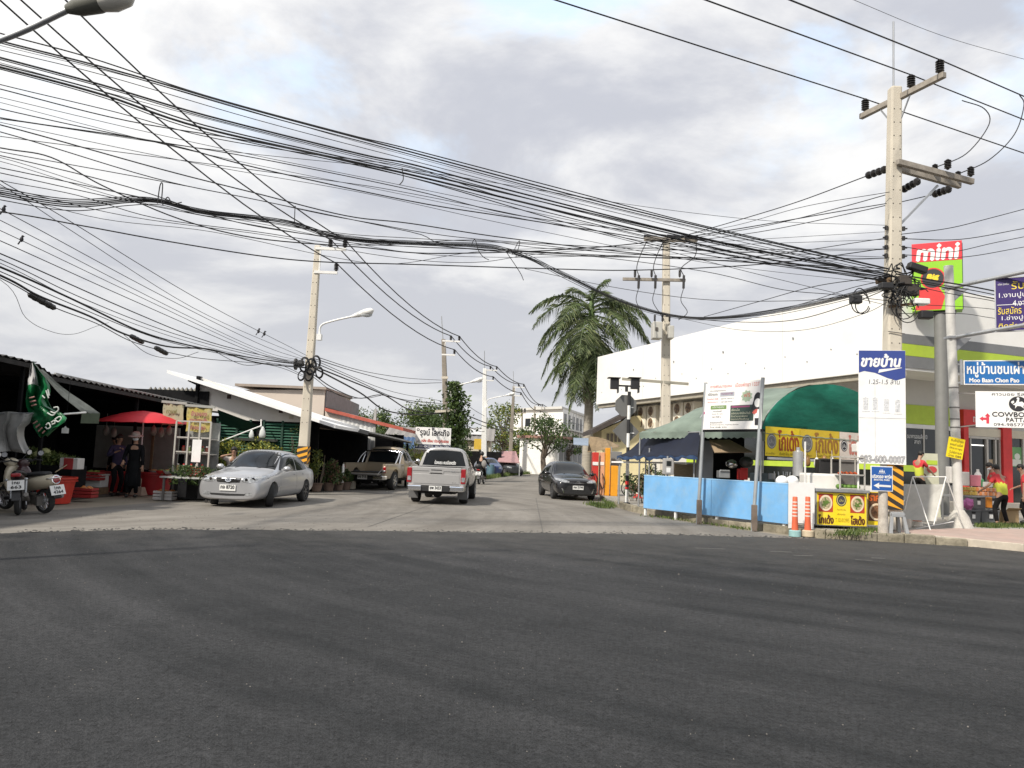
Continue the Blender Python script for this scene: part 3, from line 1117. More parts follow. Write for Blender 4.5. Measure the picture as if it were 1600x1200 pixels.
b.box(c,(0.36,0.5,0.66))
b.box(at(1047,520,29.75),(0.22,0.5,0.5))
b.build('transformer',mat('transformer_grey',(0.46,0.45,0.41),0.5,var=0.06),tp,bevel=0.03)
for px,py in((1023,503),(1035,503),(1046,503)):
 insulator(tp,at(px,py,29.6),0.3,0.05)
b=MB()
b.box(at(1026,514,29.28),(0.1,0.02,0.14))
b.build('name_plate',mat('plate_dark',(0.08,0.07,0.06),0.5),tp)
b=MB()
b.beam(at(972,592,30.2),at(1076,600,29.7),0.10,0.1)
b.build('crossarm',mat('arm_grey',(0.26,0.245,0.2),0.7,var=0.15),tp)
#   poles along the far side of the side road
def spun_pole(label,bx,Y,px_top,py_top,w0=0.30,w1=0.18,white=False,lamp=None,arms=True,bands=True,vine=None,col=None):
 base=at(bx,740,Y)
 base.z=0
 top=at(px_top,py_top,Y)
 t=thing('utility_pole',label,'utility pole',base,group='power poles along the side road')
 pole_shaft(t,base,top,w0,w1,holes=0.4 if Y<40 else 0,col=col or(WHITE if white else CONC))
 s=Y/26.0
 if arms:
  b=MB()
  z1,z2=top.z-0.12,top.z-0.95
  b.beam(V((top.x-0.05,top.y-0.1,z1)),V((top.x+1.0,top.y-0.1,z1)),0.09,0.09)
  b.beam(V((top.x-0.05,top.y-0.1,z2)),V((top.x+0.75,top.y-0.1,z2)),0.09,0.09)
  b.beam(V((top.x+0.12,top.y-0.1,z1)),V((top.x+0.12,top.y-0.1,z2)),0.05,0.05)
  b.build('bracket_arm',WHITE,t)
  for dx,z in((0.45,z1),(0.95,z1),(0.7,z2)):
   insulator(t,V((top.x+dx,top.y-0.1,z+0.05)),0.3,0.085)
 if bands:
  ax=(top-base)/(top.z-base.z)
  band_stripes(t,base,top,w0,1.0 if Y<30 else 0.55,1.6 if Y<30 else 1.5,3)
 if lamp:
  px0,py0,px1,py1=lamp
  a=at(px0,py0,Y-0.25)
  e=at(px1,py1,Y-0.6)
  b=MB()
  b.tube(spline([a,a+V((0.03,0,(e.z-a.z)*0.55)),a.lerp(e,0.35)+V((0,0,(e.z-a.z)*0.42)),e],6),0.035,8)
  b.box(a,(0.16,0.2,0.2))
  b.build('lamp_arm',WHITE,t,smooth=60)
  d=(e-a)
  d.z*=0.45
  d.normalize()
  h=MB()
  h.tube([e-d*0.05,e+d*0.1,e+d*0.45,e+d*0.68,e+d*0.76],[0.045,0.075,0.125,0.105,0.03],10)
  hd=h.build('lamp_head',WHITE,t,smooth=60)
  g=MB()
  g.ell(e+d*0.5-V((0,0,0.08)),(0.2,0.09,0.09),10,6)
  g.build('lens',mat('lamp_lens',(0.5,0.52,0.52),0.2),hd,smooth=60)
 return t,base,top
LP,LPB,LPTOP=spun_pole('concrete lamp pole behind the silver sedan with coiled cables hung on it',472,26.0,497,384,0.34,0.2,lamp=(499,527,552,494))
def lpz(py):
 f=zat(LPB,py)/LPTOP.z
 return LPB.lerp(LPTOP,f)
VP,VPB,VPT=spun_pole('weathered pole overgrown with vines behind the white roadside sign',700,45.7,693,530,0.42,0.24,lamp=(704,619,736,597),bands=False,col=mat('old_pole',(0.24,0.215,0.18),0.9,var=0.2,scale=2,bump=0.3))
WP,WPB,WPT=spun_pole('white painted pole with warning bands beyond the silver pickup',756,61,757.5,576,0.46,0.3,white=True,lamp=(761,635,790,618))
P4,P4B,P4T=spun_pole('thin grey pole in front of the spreading tree by the bend',796,74,803,603,0.42,0.24,col=mat('old_pole',(0.2,0.2,0.2)))
P5,P5B,P5T=spun_pole('farthest grey pole against the white three storey building',833,98,836,634,0.4,0.26,bands=True,col=mat('old_pole',(0.2,0.2,0.2)))
P6,P6B,P6T=spun_pole('short pole with dark insulators between the bend tree and white building',815,90,816,645,0.3,0.2,arms=False,bands=False,col=mat('old_pole',(0.2,0.2,0.2)))
b=MB()
b.beam(at(802,645,90),at(822,645,90),0.15,0.15)
b.build('crossarm',ARM,P6)
for px in(804,810,815,820):
 insulator(P6,at(px,644,90),0.45,0.15)
for t,T,rod in((VP,VPT,(690,494,45.7)),(WP,WPT,(757,548,61)),(P4,P4T,(802,580,74))):
 b=MB()
 b.tube([T-V((0,0,0.3)),at(*rod)],0.03,5)
 b.build('lightning_rod',STEEL,t)
b=MB()
b.beam(at(680,643,45.3),at(716,641,45.3),0.12,0.14)
b.beam(at(690,590,45.3),at(700,590,45.3),0.12,0.14)
b.build('crossarm',CONC,VP)
vb=MB()
rv=random.Random(12)
for i in range(2300):
 f=rv.random()
 py=597+f*140
 wpx=9+14*math.sin(math.pi*min(1,f*1.15))**0.7
 px=709+4*math.sin(f*5)+rv.gauss(0,0.45)*wpx
 leaf_mesh(vb,at(px,py,45.6+rv.gauss(0,0.35)),0.3*rv.uniform(0.6,1.3),rv,nm=3)
vb.build('vine',[LEAF_D,LEAF_M,LEAF_M],VP,fixn=False)
for i,(px,py,r,dx)in enumerate([(476,570,0.30,0.0),(486,573,0.33,0.1),(494,566,0.26,-0.1),(471,587,0.2,0.3),(499,582,0.22,-0.3),(483,586,0.24,0.2)]):
 c=at(px,py,25.7-0.03*i)
 b=MB()
 for k in range(3):
  rr=r*.8*(1-0.09*k)
  P=[c+V((math.cos(a)*rr*0.72,dx*rr*math.sin(a)-0.02*k,math.sin(a)*rr*1.1))for a in[2*math.pi*j/18 for j in range(19)]]
  b.tube(P,0.016,5,cap=False)
 b.build('cable_coil',CABLE,LP)
b=MB()
b.tube([at(463,569,25.6),at(474,567,25.6)],0.12,10)
b.lathe([(0.2,0),(0.2,0.05)],at(461,569,25.6),(1,0,0),12)
b.build('splice_closure',BLACK,LP)
#   near street lamp, its arm reaching into the top of the p
nl_e=at(112,13,8.0)
nl_base=V((nl_e.x-2.6,nl_e.y+0.3,0))
nl=thing('street_lamp','close grey street lamp reaching over the road from outside the picture','street lamp',nl_base)
b=MB()
b.lathe([(0.14,0),(0.14,0.3),(0.085,0.35),(0.06,5.0)],nl_base,n=12)
b.build('post',STEEL,nl,smooth=60)
b=MB()
a=nl_base+V((0,0,5.0))
b.tube(spline([a,a+V((0.35,-0.03,0.45)),at(0,63,8.1),nl_e],8),0.034,8)
b.build('lamp_arm',STEEL,nl,smooth=60)
d=(at(205,-8,7.9)-nl_e).normalized()
b=MB()
b.tube([nl_e-d*0.05,nl_e+d*0.1,nl_e+d*0.32,nl_e+d*0.36],[0.05,0.1,0.115,0.11],14)
hd=b.build('lamp_housing',mat('lamp_olive',(0.12,0.12,0.1),0.5),nl,smooth=60)
b=MB()
b.tube([nl_e+d*0.365-V((0,0,0.0)),nl_e+d*0.5,nl_e+d*0.66,nl_e+d*0.75],[0.11,0.135,0.11,0.03],14)
b.build('lens',mat('lamp_diffuser',(0.6,0.58,0.52),0.3),hd,smooth=60)
#   overhead wires
def wire(pts,wpx=1.6,label=None,group=None,m=CABLE,name='overhead_cable',n=7,seg=5):
 """pts: (px, py) or (px, py, Y); distances between given ones run like a straight line in space"""
 P=[list(p)+[None]*(3-len(p))for p in pts]
 idx=[i for i,p in enumerate(P)if p[2]is not None]
 for i,p in enumerate(P):
  if p[2]is None:
   a=max([k for k in idx if k<i])
   c=min([k for k in idx if k>i])
   f=(p[0]-P[a][0])/(P[c][0]-P[a][0])
   p[2]=1/((1-f)/P[a][2]+f/P[c][2])
 S=spline([V((p[0],p[1],2000.0/p[2]))for p in P],n)
 W3=[at(s.x,s.y,2000.0/s.z)for s in S]
 rad=[wpx*0.5*p.y/1200 for p in W3]
 r=sum(rad)/len(rad)
 b=MB()
 b.tube(W3,r,seg)
 return tag(b.build(name,m,smooth=80),label,'cable',group)
G1='cables of the upper bundle to the corner pole'
L1='black cable in the upper bundle sweeping down to the corner pole'
PY=BP.y-0.25
for pts,w in[([(-160,5,11.6),(0,52),(140,90),(320,149),(540,209),(640,233),(900,301),(1060,343),(1170,369),(1390,420,PY)],2.0),([(-160,22,11.6),(0,64),(180,110),(400,173),(640,237),(900,306),(1100,355),(1390,421,PY)],2.6),([(-160,24,11.6),(0,67),(180,113),(400,177),(640,241),(900,310),(1120,363),(1390,424,PY)],1.8),([(-160,38,11.6),(0,78),(160,117),(400,187),(640,250),(900,317),(1150,376),(1390,428,PY)],1.2),([(-160,48,11.5),(0,90),(160,133),(320,180),(560,240),(640,256),(760,288),(1000,349),(1200,394),(1390,429,PY)],2.8),([(-160,50,11.5),(0,93),(160,136),(320,183),(560,243),(640,260),(760,293),(1000,354),(1200,398),(1390,431,PY)],1.6),([(-160,60,11.5),(0,101),(160,143),(320,196),(560,251),(640,268),(720,286),(940,337),(1150,385),(1390,432,PY)],2.2),([(-160,66,11.5),(0,105),(160,148),(320,201),(620,268),(800,312),(1000,360),(1200,405),(1390,434,PY)],3.4),([(-160,68,11.5),(0,108),(160,152),(320,206),(620,272),(800,318),(1000,367),(1200,410),(1390,436,PY)],1.6),([(-160,90,11.4),(0,132),(180,175),(320,213),(480,240),(640,262),(800,312),(1100,386),(1390,437,PY)],1.4),([(-160,97,11.4),(0,139),(200,189),(420,226),(640,277),(900,352),(1100,398),(1390,439,PY)],1.7),([(-160,130,11.4),(0,170),(200,213),(400,247),(640,296),(800,335),(1000,362),(1200,390),(1390,432,PY)],1.5),([(-160,146,11.4),(0,184),(240,221),(400,262),(640,314),(800,340),(1000,372),(1200,410),(1390,441,PY)],1.9),]:
 wire(pts,w,L1,G1)
G2='cables crossing below the upper bundle'
L2='thin black cable crossing the sky below the upper bundle'
for pts,w in[([(-160,160,11.5),(0,195),(250,264),(400,302),(540,337),(640,349),(800,373),(1060,402),(1390,424,PY)],1.9),([(-160,170,11.5),(0,206),(240,278),(400,312),(640,362),(760,388,18),(1390,420,PY)],1.5),([(-160,200,11.5),(0,231),(80,246),(160,290),(280,342),(400,372),(560,386),(700,396),(1000,380),(1385,318,PY)],2.0),([(-160,205,11.5),(0,237),(240,281),(400,312),(560,345),(800,378),(1385,402,PY)],1.3),([(-160,212,11.5),(0,243),(200,292),(350,342),(480,366),(620,378),(900,400),(1385,404,PY)],1.5),([(-160,250,11.6),(0,282),(120,305),(240,340),(400,362),(560,383),(740,375),(900,390),(1385,389,PY)],1.2),([(-160,175,11.5),(0,186),(300,230),(640,266),(800,290),(1000,322),(1200,345),(1385,352,PY)],0.9),([(-160,320,11.8),(0,331),(130,353),(250,375),(400,399),(500,409),(640,413),(860,420),(1000,422),(1200,412),(1385,388,PY)],1.9),([(-160,190,11.5),(0,213),(250,246),(500,280),(640,302),(900,356),(1170,425),(1390,478,PY)],1.1),([(-160,232,11.8),(0,262),(250,314),(500,360,20),(640,372),(820,381),(960,395),(1160,402),(1385,372,PY)],1.3),([(-160,236,11.8),(0,270),(240,322),(480,366,20),(620,384),(760,390),(920,400),(1100,424),(1220,452),(1300,460),(1388,470,PY)],1.2),([(-160,112,11.5),(0,152),(300,222),(640,292),(900,346),(1150,402),(1388,438,PY)],0.9),([(-160,120,11.5),(0,160),(300,236),(640,306),(860,350),(1100,392),(1388,430,PY)],0.8),([(-160,154,11.5),(0,191),(300,254),(560,300),(800,352),(1100,410),(1388,444,PY)],0.9),([(-160,215,11.5),(0,246),(180,300),(400,345),(640,380),(900,398),(1200,408),(1386,404,PY)],0.9),([(-160,222,11.5),(0,252),(200,312),(420,352),(620,392),(780,402),(1000,398),(1386,390,PY)],0.9),([(-160,262,11.6),(0,292),(200,338),(420,368),(600,400),(740,410),(900,392),(1386,374,PY)],1.0),([(-160,270,11.6),(0,302),(160,342),(330,362),(520,402),(620,412),(760,392),(1000,384),(1386,362,PY)],0.9),([(-160,28,11.5),(0,71),(240,130),(560,222),(860,302),(1100,360),(1388,424,PY)],0.8),([(-160,54,11.5),(0,98),(240,164),(560,246),(860,318),(1100,376),(1388,431,PY)],0.9),]:
 wire(pts,w,L2,G2)
G3='cables of the sagging bundle past the palm'
L3='heavy black cable sagging past the palm crown to the transformer pole'
for dy,w,dx in((0,1.7,0),(3,1.5,4),(-3,1.2,-6),(6,1.1,8),(1.5,1.5,-3),(-1.5,1.2,5)):
 wire([(-160,268+dy*2,12),(0,300+dy*2),(110,317+dy*2),(200,312+dy*1.5),(250,314+dy),(320,331+dy),(440+dx,345+dy,17),(540,372+dy),(660,380+dy),(760,384+dy,21),(815+dx,398+dy),(880,428+dy),(960,466+dy*0.8),(1040,491+dy*0.6,29.6),(1110,497+dy*0.5),(1200,488+dy),(1300,468+dy),(1388,445+dy,PY)],w,L3,G3)
for pts,w in[([(1040,494,29.6),(1150,503),(1240,500),(1320,478),(1385,452,PY)],1.3),([(1060,497,29.6),(1160,516),(1260,515),(1350,490),(1390,470,PY)],0.8),([(1100,495,28),(1190,470),(1280,446),(1385,432,PY)],1.2),([(1130,497,28),(1240,478),(1330,450),(1385,438,PY)],1.1),([(820,420,22),(960,449),(1100,468),(1240,470),(1330,462),(1388,450,PY)],1.0),]:
 wire(pts,w,'slack thin cable hanging between the transformer pole and corner pole','slack cables in front of the mart wall')
for pts in([(246,318,14),(250,290),(254,288),(252,318,14)],[(254,320,14),(262,308),(270,318),(284,316,14)],[(460,350,18),(461,325),(462,322,18)],[(800,398,22),(810,378),(812,380),(806,402,22)],[(790,392,22),(812,425),(818,438,22)],[(736,384,21),(742,374),(748,392),(756,402),(764,406,21)],[(628,262,15),(630,280),(624,289,15)]):
 P=[list(p)+[None]*(3-len(p))for p in pts]
 Y=P[0][2]
 b=MB()
 b.tube(spline([at(p[0],p[1],Y)for p in P],5),0.011,5)
 tag(b.build('loose_wire',CABLE),'short loose wire end twisted round the drooping cables','cable','loose wire ends on the drooping cables')
G4='power lines along the side road poles'
L4='bare power line running from pole to pole along the side road'
def wp(t,dx,dz):
 T=t
 return V((T.x+dx,T.y-0.1,T.z+dz))
starts=[(-25,-22,11.2),(-12,-40,11.2),(62,-40,11.2)]
pp=[(LPTOP),(VPT),(WPT),(P4T),(P5T)]
def px_of(P):
 a=P-CAM
 return(800+1200*a.dot(RT)/a.dot(FW),600-1200*a.dot(UP)/a.dot(FW))
for(dx,dz),st in zip(((0.7,-0.62),(0.45,0.2),(0.95,0.2)),starts):
 pts=[at(*st)]
 for T in pp:
  q=wp(T,dx,dz)
  a=pts[-1]
  L=(q-a).length
  for k in range(1,9):
   f=k/9
   pts.append(a.lerp(q,f)-V((0,0,L*0.024*4*f*(1-f))))
  pts.append(q)
 a=pts[-1]
 for k in range(1,7):
  f=k/6
  pts.append(a.lerp(V((16,130,7)),f)-V((0,0,3*f*(1-f))))
 b=MB()
 b.tube(pts,[0.011+0.0004*p.y for p in pts],5)
 tag(b.build('overhead_cable',CABLE,smooth=80),L4,'cable',G4)
G5='cables along the stalls to the lamp pole'
L5='black cable of the low bundle running over the stalls to the lamp pole'
LY=25.75
for pts,w in[([(-160,190,9.6),(0,282),(100,340),(300,462),(480,556,LY)],1.2),([(-160,200,9.6),(0,288),(120,366),(300,480),(478,560,LY)],1.0),([(-160,245,9.6),(0,326),(230,450),(400,535),(478,563,LY)],1.0),([(-160,270,9.6),(0,344),(230,462),(400,544),(478,565,LY)],0.9),([(-160,290,9.6),(0,360),(200,455),(400,548),(478,566,LY)],0.9),([(-160,308,9.6),(0,376),(200,466),(400,552),(478,567,LY)],1.1),([(-160,335,9.6),(0,396),(200,484),(330,535),(478,570,LY)],1.6),([(-160,345,9.6),(0,405),(120,462),(250,514),(380,552),(478,570,LY)],1.2),([(-160,352,9.6),(0,411),(120,470),(250,520),(380,556),(478,572,LY)],0.9),([(-160,356,9.6),(0,417),(110,466),(220,518),(320,545),(400,560),(478,570,LY)],2.6),([(-160,360,9.6),(0,424),(100,470),(250,530),(400,563),(478,574,LY)],1.2),([(-160,364,9.6),(0,430),(60,462),(140,494),(190,520),(260,541),(330,546),(400,566),(478,575,LY)],2.8),([(-160,366,9.6),(0,434),(80,478),(150,505),(210,535),(300,558),(420,570),(478,590,LY)],1.3),([(-160,372,9.6),(0,437),(40,496),(80,518),(115,522),(150,510),(170,504,17)],0.8),([(190,520,18),(230,552),(275,560),(310,550,21)],0.9),([(330,546,21),(380,570),(430,568),(478,588,LY)],0.9),]:
 wire(pts,w,L5,G5)
for px,py,l,lab in((66,471,42,'long black splice closure in the low bundle'),(214,530,20,'stubby black splice closure midway along the low bundle'),(252,548,19,'small black splice closure nearest the lamp pole')):
 Y=14.5 if px<100 else 19
 d=at(px+l/2,py+l*0.27,Y+0.4)-at(px-l/2,py-l*0.27,Y-0.4)
 c=at(px,py,Y)
 b=MB()
 b.tube([c-d*0.5,c-d*0.42,c+d*0.42,c+d*0.5],[0.025,0.058,0.058,0.025],8)
 for k in(-0.25,0,0.25):
  b.lathe([(0.066,-0.02),(0.066,0.02)],c+d*k,d,8)
 tag(b.build('splice_closure',BLACK,smooth=50),lab,'splice closure')
G6='cables from the lamp pole to the overgrown pole'
for pts,w in[([(485,572,LY),(560,612),(600,640),(650,648),(692,645,45)],2.2),([(485,570,LY),(540,592),(600,617),(640,640),(692,647,45)],2.0),([(490,566,LY),(560,596),(620,622),(692,631,45)],1.2),([(490,560,LY),(560,582),(630,598),(690,598,45)],1.1),([(490,556,LY),(560,578),(630,590),(690,594,45)],0.9),([(488,584,LY),(520,606),(560,622),(595,617),(640,628),(692,640,45)],1.4),([(488,588,LY),(530,618),(570,622),(595,618,34)],1.0),([(490,562,LY),(600,608),(692,627,45)],0.8),]:
 wire(pts,w,'black cable strung from the lamp pole to the overgrown pole',G6)
for pts,w in[([(712,640,45),(735,651),(757,660,60),(780,667),(800,671,74)],1.6),([(712,645,45),(735,657),(757,666,60),(780,671),(800,674,74)],1.1),([(712,620,45),(740,640),(757,650,60)],0.8),([(716,650,45),(732,666),(750,674),(757,674,60)],1.0),]:
 wire(pts,w,'thin cable running on from the overgrown pole along the road','cables beyond the overgrown pole')
G7='three high voltage lines over the corner pole'
for f,px0,py0,px1,py1 in((0.06,865,-1,1640,253),(0.63,1100,-1,1640,203),(0.95,1232,-1,1640,168)):
 q=a0.lerp(a1,f)+V((0,0,0.43))
 d=V((0.907,0.421,0))
 A=q-d*16+V((0,0,-0.1))
 B=q+d*14+V((0,0,0.25))
 pa,pb=px_of(q)
 b=MB()
 Ls=at(px0,py0,q.y-4.6)
 e=q+(Ls-q)*1.6
 b.tube([e,Ls,q,at(px1,py1,q.y+2.2)],0.017,6)
 tag(b.build('overhead_cable',CABLE,smooth=80),'thick high voltage line resting on the topmost crossarm of the corner pole','cable',G7)
wire([(1320,-6,20),(1470,55),(1620,98,24)],0.8,'fine grey earth wire above the corner pole',None,CABLEG)
for pts,w,lab in[([(1503,157,19.2),(1538,170),(1545,195),(1510,240),(1461,262,19.4)],1.3,'curved jumper dropping from the middle high voltage line'),([(1593,148,19.0),(1600,165),(1585,210),(1545,250),(1497,272,19.5)],1.3,'curved jumper dropping from the outermost high voltage line'),]:
 Y=pts[0][2]
 b=MB()
 b.tube(spline([at(p[0],p[1],Y)for p in pts],7),0.014,5)
 tag(b.build('jumper_wire',CABLE,smooth=80),lab,'cable')
G8='lines from the transformer pole to the corner pole'
for pts,w in[([(1052,373,30),(1150,345),(1250,314),(1354,275,BP.y+1.0)],1.5),([(1070,374,30),(1200,352),(1310,325),(1410,297,BP.y+0.9)],1.3),([(1086,376,30),(1200,360),(1330,333),(1458,304,BP.y+1.0)],1.3),([(1030,374,30),(1150,352),(1260,322),(1390,300,PY)],0.9)]:
 wire(pts,w,'power line climbing from the transformer pole to the corner pole',G8)
G9='cables leaving the corner pole along the main road'
for pts,w in[([(1408,366,PY),(1480,357),(1550,340),(1700,300,21)],1.3),([(1408,373,PY),(1500,374),(1600,357),(1700,340,21)],1.3),([(1408,385,PY),(1480,394),(1560,378),(1700,350,21)],1.2),([(1410,398,PY),(1500,402),(1600,386),(1700,370,21)],1.2),([(1400,428,PY),(1470,440),(1540,452),(1700,486,21)],2.4),([(1400,432,PY),(1470,445),(1560,462),(1700,498,21)],1.6),([(1400,436,PY),(1470,448),(1560,468),(1700,490,21)],2.0),([(1400,440,PY),(1480,458),(1560,472),(1700,505,21)],1.2),([(1400,475,PY),(1500,479),(1560,484),(1700,500,21)],1.0),([(1400,490,PY),(1500,490),(1560,498),(1700,512,21)],1.0),]:
 wire(pts,w,'dark cable leaving the corner pole towards the mart signs',G9)
rk=random.Random(5)
kn=MB()
for i in range(34):
 c=at(1402+rk.gauss(0,11),440+rk.gauss(0,14),PY-0.15)
 P=[c]
 for k in range(4):
  P.append(P[-1]+V((rk.uniform(-.22,.26),rk.uniform(-.05,.05),rk.uniform(-.24,.12))))
 kn.tube(spline(P,5),rk.choice([0.011,0.013,0.018]),5)
for px,py,r in((1344,470,0.34),(1348,474,0.28),(1418,480,0.42),(1424,462,0.3),(1405,430,0.3),(1412,470,0.5)):
 c=at(px,py,PY-0.12)
 P=[c+V((math.cos(a)*r*0.62,0.04*math.sin(2*a),math.sin(a)*r*0.9))for a in[2*math.pi*j/20*0.93 for j in range(21)]]
 kn.tube(P,0.013,5)
kn.build('cable_tangle',CABLE,bp)
for px,py,w,h,a in((1337,468,0.26,0.2,0),(1433,419,0.45,0.17,0.3),(1446,492,0.3,0.2,0),(1384,447,0.3,0.16,0)):
 b=MB()
 c=at(px,py,PY-0.25)
 b.box(c,(w,0.2,h),M=Matrix.Rotation(a,3,'Y'))
 b.build('splice_closure',BLACK,bp,bevel=0.03)
for px,py,Y,lab in((6,325,12.4,'small dark bird perched on the topmost thin line'),(34,372,12.9,'small bird sitting on the line over the dark stall roof'),(404,517,22.5,'bird perched on a line beside a second bird'),(413,521,22.8,'bird perched nearest the lamp pole on the line')):
 c=at(px,py,Y)
 t=thing('bird',lab,'bird',c-V((0,0,0.06)))
 t.scale=(.62,)*3 if px<100 else(.8,)*3
 b=MB()
 b.ell(c,(0.05,0.045,0.075),10,8)
 b.ell(c+V((0.02,0,0.085)),(0.035,0.033,0.035),8,6)
 b.tube([c+V((0.05,0,0.09)),c+V((0.085,0,0.08))],[0.012,0.002],5)
 b.build('body',mat('feather_dark',(0.03,0.03,0.035),0.8),t,smooth=80)
 b=MB()
 b.hexa([c+V(p)for p in((-0.05,-0.02,-0.06),(-0.02,-0.02,-0.04),(-0.02,0.02,-0.04),(-0.05,0.02,-0.06),(-0.1,-0.015,-0.14),(-0.075,-0.015,-0.15),(-0.075,0.015,-0.15),(-0.1,0.015,-0.14))])
 b.build('tail',mat('feather_dark',(0.03,0.03,0.035),0.8),t)
#   vehicles (x forward, built at the origin, then placed)
def paint(name,col,metal=0.55,rough=0.32):
 return mat(name,col,rough,metal,var=0.03,scale=2,coat=0.6,dirt=tuple(c*0.75+0.02 for c in col),dirt_amt=0.25,dscale=2.5)
CHROME=mat('chrome',(0.75,0.75,0.76),0.12,1.0,var=0.02)
CARGLASS=mat('car_glass',(0.010,0.012,0.014),0.06,var=0.05,spec=0.4)
LAMPG=mat('headlamp_glass',(0.33,0.34,0.35),0.12,0.35,var=0.6,scale=16,coat=0.8)
TAILR=mat('tail_lamp_red',(0.27,0.008,0.012),0.15,var=0.15,scale=12,coat=0.8)
AMBER=mat('amber_lens',(0.7,0.28,0.02),0.2,var=0.1,coat=0.5)
UNDER=mat('underbody',(0.012,0.012,0.012),0.9,var=0.2)
RIMM=mat('alloy_rim',(0.42,0.42,0.43),0.35,0.7,var=0.1)
PLATE=mat('plate_white',(0.72,0.72,0.70),0.5,var=0.05)
def loft(sections):
 """half sections (x, [(y, z)...]) -> closed mesh data, mirrored in y"""
 b=MB()
 K=len(sections[0][1])
 rows=[]
 for x,pts in sections:
  r=[V((x,y,z))for y,z in pts]
  rows.append(r+[V((p.x,-p.y,p.z))for p in r[::-1][1:-1]])
 n=len(rows[0])
 vs=[p for r in rows for p in r]
 fs=[(i*n+j,i*n+(j+1)%n,(i+1)*n+(j+1)%n,(i+1)*n+j)for i in range(len(rows)-1)for j in range(n)]
 for base,flip in((0,True),((len(rows)-1)*n,False)):
  for j in range(K-1):
   q=[base+j,base+j+1,base+(n-j-1)%n,base+(n-j)%n]
   q=list(dict.fromkeys(q))
   fs.append(tuple(q[::-1])if flip else tuple(q))
 b.add(vs,fs)
 return b
def solid_mesh(b,sub=2,cuts=()):
 me=bpy.data.meshes.new('car_body')
 me.from_pydata(b.v,[],b.f)
 bm=bmesh.new()
 bm.from_mesh(me)
 bmesh.ops.recalc_face_normals(bm,faces=bm.faces)
 bm.to_mesh(me)
 bm.free()
 def f(o):
  if sub:
   m=o.modifiers.new('s','SUBSURF')
   m.levels=m.render_levels=sub
 me=applied(me,f)
 tree_=BVHTree.FromPolygons([v.co.copy()for v in me.vertices],[list(p.vertices)for p in me.polygons])
 tmp=[]
 for x,z,r,w in cuts:
  c=MB()
  c.cyl((x,-w,z),r,2*w,(0,1,0),28)
  cm=bpy.data.meshes.new('cut')
  cm.from_pydata(c.v,[],c.f)
  bm=bmesh.new()
  bm.from_mesh(cm)
  bmesh.ops.recalc_face_normals(bm,faces=bm.faces)
  bm.to_mesh(cm)
  bm.free()
  o=bpy.data.objects.new('cut',cm)
  COL.objects.link(o)
  tmp.append(o)
 if tmp:
  def g(o):
   for c in tmp:
    m=o.modifiers.new('b','BOOLEAN')
    m.operation,m.object,m.solver='DIFFERENCE',c,'EXACT'
  me=applied(me,g)
  for c in tmp:
   bpy.data.objects.remove(c)
 return me,tree_
def mesh_obj(name,me,m,par,smooth=35):
 me.materials.clear()
 for x in(m if isinstance(m,(list,tuple))else[m]):
  me.materials.append(x)
 me.polygons.foreach_set('use_smooth',[True]*len(me.polygons))
 me.set_sharp_from_angle(angle=R(smooth))
 o=bpy.data.objects.new(name,me)
 COL.objects.link(o)
 o.parent=par
 return o
def patch(b,bvh,top,bot,view,nv=4,nu=4,off=0.006,depth=0.02):
 """a panel lying on the body: top and bottom lines (3D points) projected along view onto the body"""
 view=V(view).normalized()
 def refine(l):
  l=[V(p)for p in l]
  out=[]
  for p,q in zip(l,l[1:]):
   out+=[p.lerp(q,k/nu)for k in range(nu)]
  return out+[l[-1]]
 T,B=refine(top),refine(bot)
 rows=[]
 last=None
 for j in range(nv+1):
  row=[]
  for t,q in zip(T,B):
   p=t.lerp(q,j/nv)
   h=bvh.ray_cast(p-view*4,view)
   if h[0]is None:
    h=bvh.find_nearest(p)
   n=h[1]
   if n.dot(view)>0:
    n=-n
   row.append(h[0]+n*off)
  rows.append(row)
 b.grid(rows,thick=view*depth)
 return b
def wheel(par,x,y,r,w,spokes=7,rimr=0.66,col=RIMM,steer=0.0):
 s=1 if y>0 else-1
 b=MB()
 c=V((x,y,r))
 ax=Matrix.Rotation(steer,3,'Z')@V((0,s,0))
 b.lathe([(r*rimr,-w/2),(r*0.92,-w/2),(r*0.99,-w*0.36),(r,0),(r*0.99,w*0.36),(r*0.92,w/2),(r*rimr,w/2),(r*rimr,-w/2)],c,ax,28,cap=False)
 t=b.build('wheel',RUBBER,par,smooth=50,local=True)
 b=MB()
 x_=ax.orthogonal().normalized()
 y_=ax.cross(x_)
 b.lathe([(r*rimr,w*0.1),(r*rimr,w*0.48),(r*rimr*0.93,w*0.50),(r*rimr*0.90,w*0.36),(r*rimr*0.9,w*0.1)],c,ax,28,cap=False)
 b.cyl(c+ax*w*0.2,r*0.15,w*0.25,ax,14)
 for k in range(spokes):
  a=2*math.pi*k/spokes
  d=x_*math.cos(a)+y_*math.sin(a)
  b.beam(c+d*r*0.12+ax*w*0.40,c+d*r*rimr*0.92+ax*w*0.42,r*0.13,w*0.12,ax)
 b.build('rim',col,t,smooth=40,local=True)
 b=MB()
 b.cyl(c-ax*w*0.1,r*rimr*0.98,w*0.25,ax,24)
 b.build('brake_disc',UNDER,t,local=True)
 return t
def plate(par,c,R_,txt,w=0.34,h=0.15,name='licence_plate',province=None):
 f=Fr(V(c)-V(R_).normalized()*w/2-V((0,0,h/2)),R_)
 b=MB()
 b.fbox(f,0,0,w,h,-0.01,0.008)
 p=b.build(name,PLATE,par,local=True)
 b=MB()
 b.text(f,txt,0.03,h*0.32,w-0.06,h*0.58,off=0.012,bold=0.004)
 if province:
  b.text(f,province,w*0.28,0.012,w*0.44,h*0.2,off=0.012)
 b.build('lettering',INK,p,local=True,fixn=False)
 return p
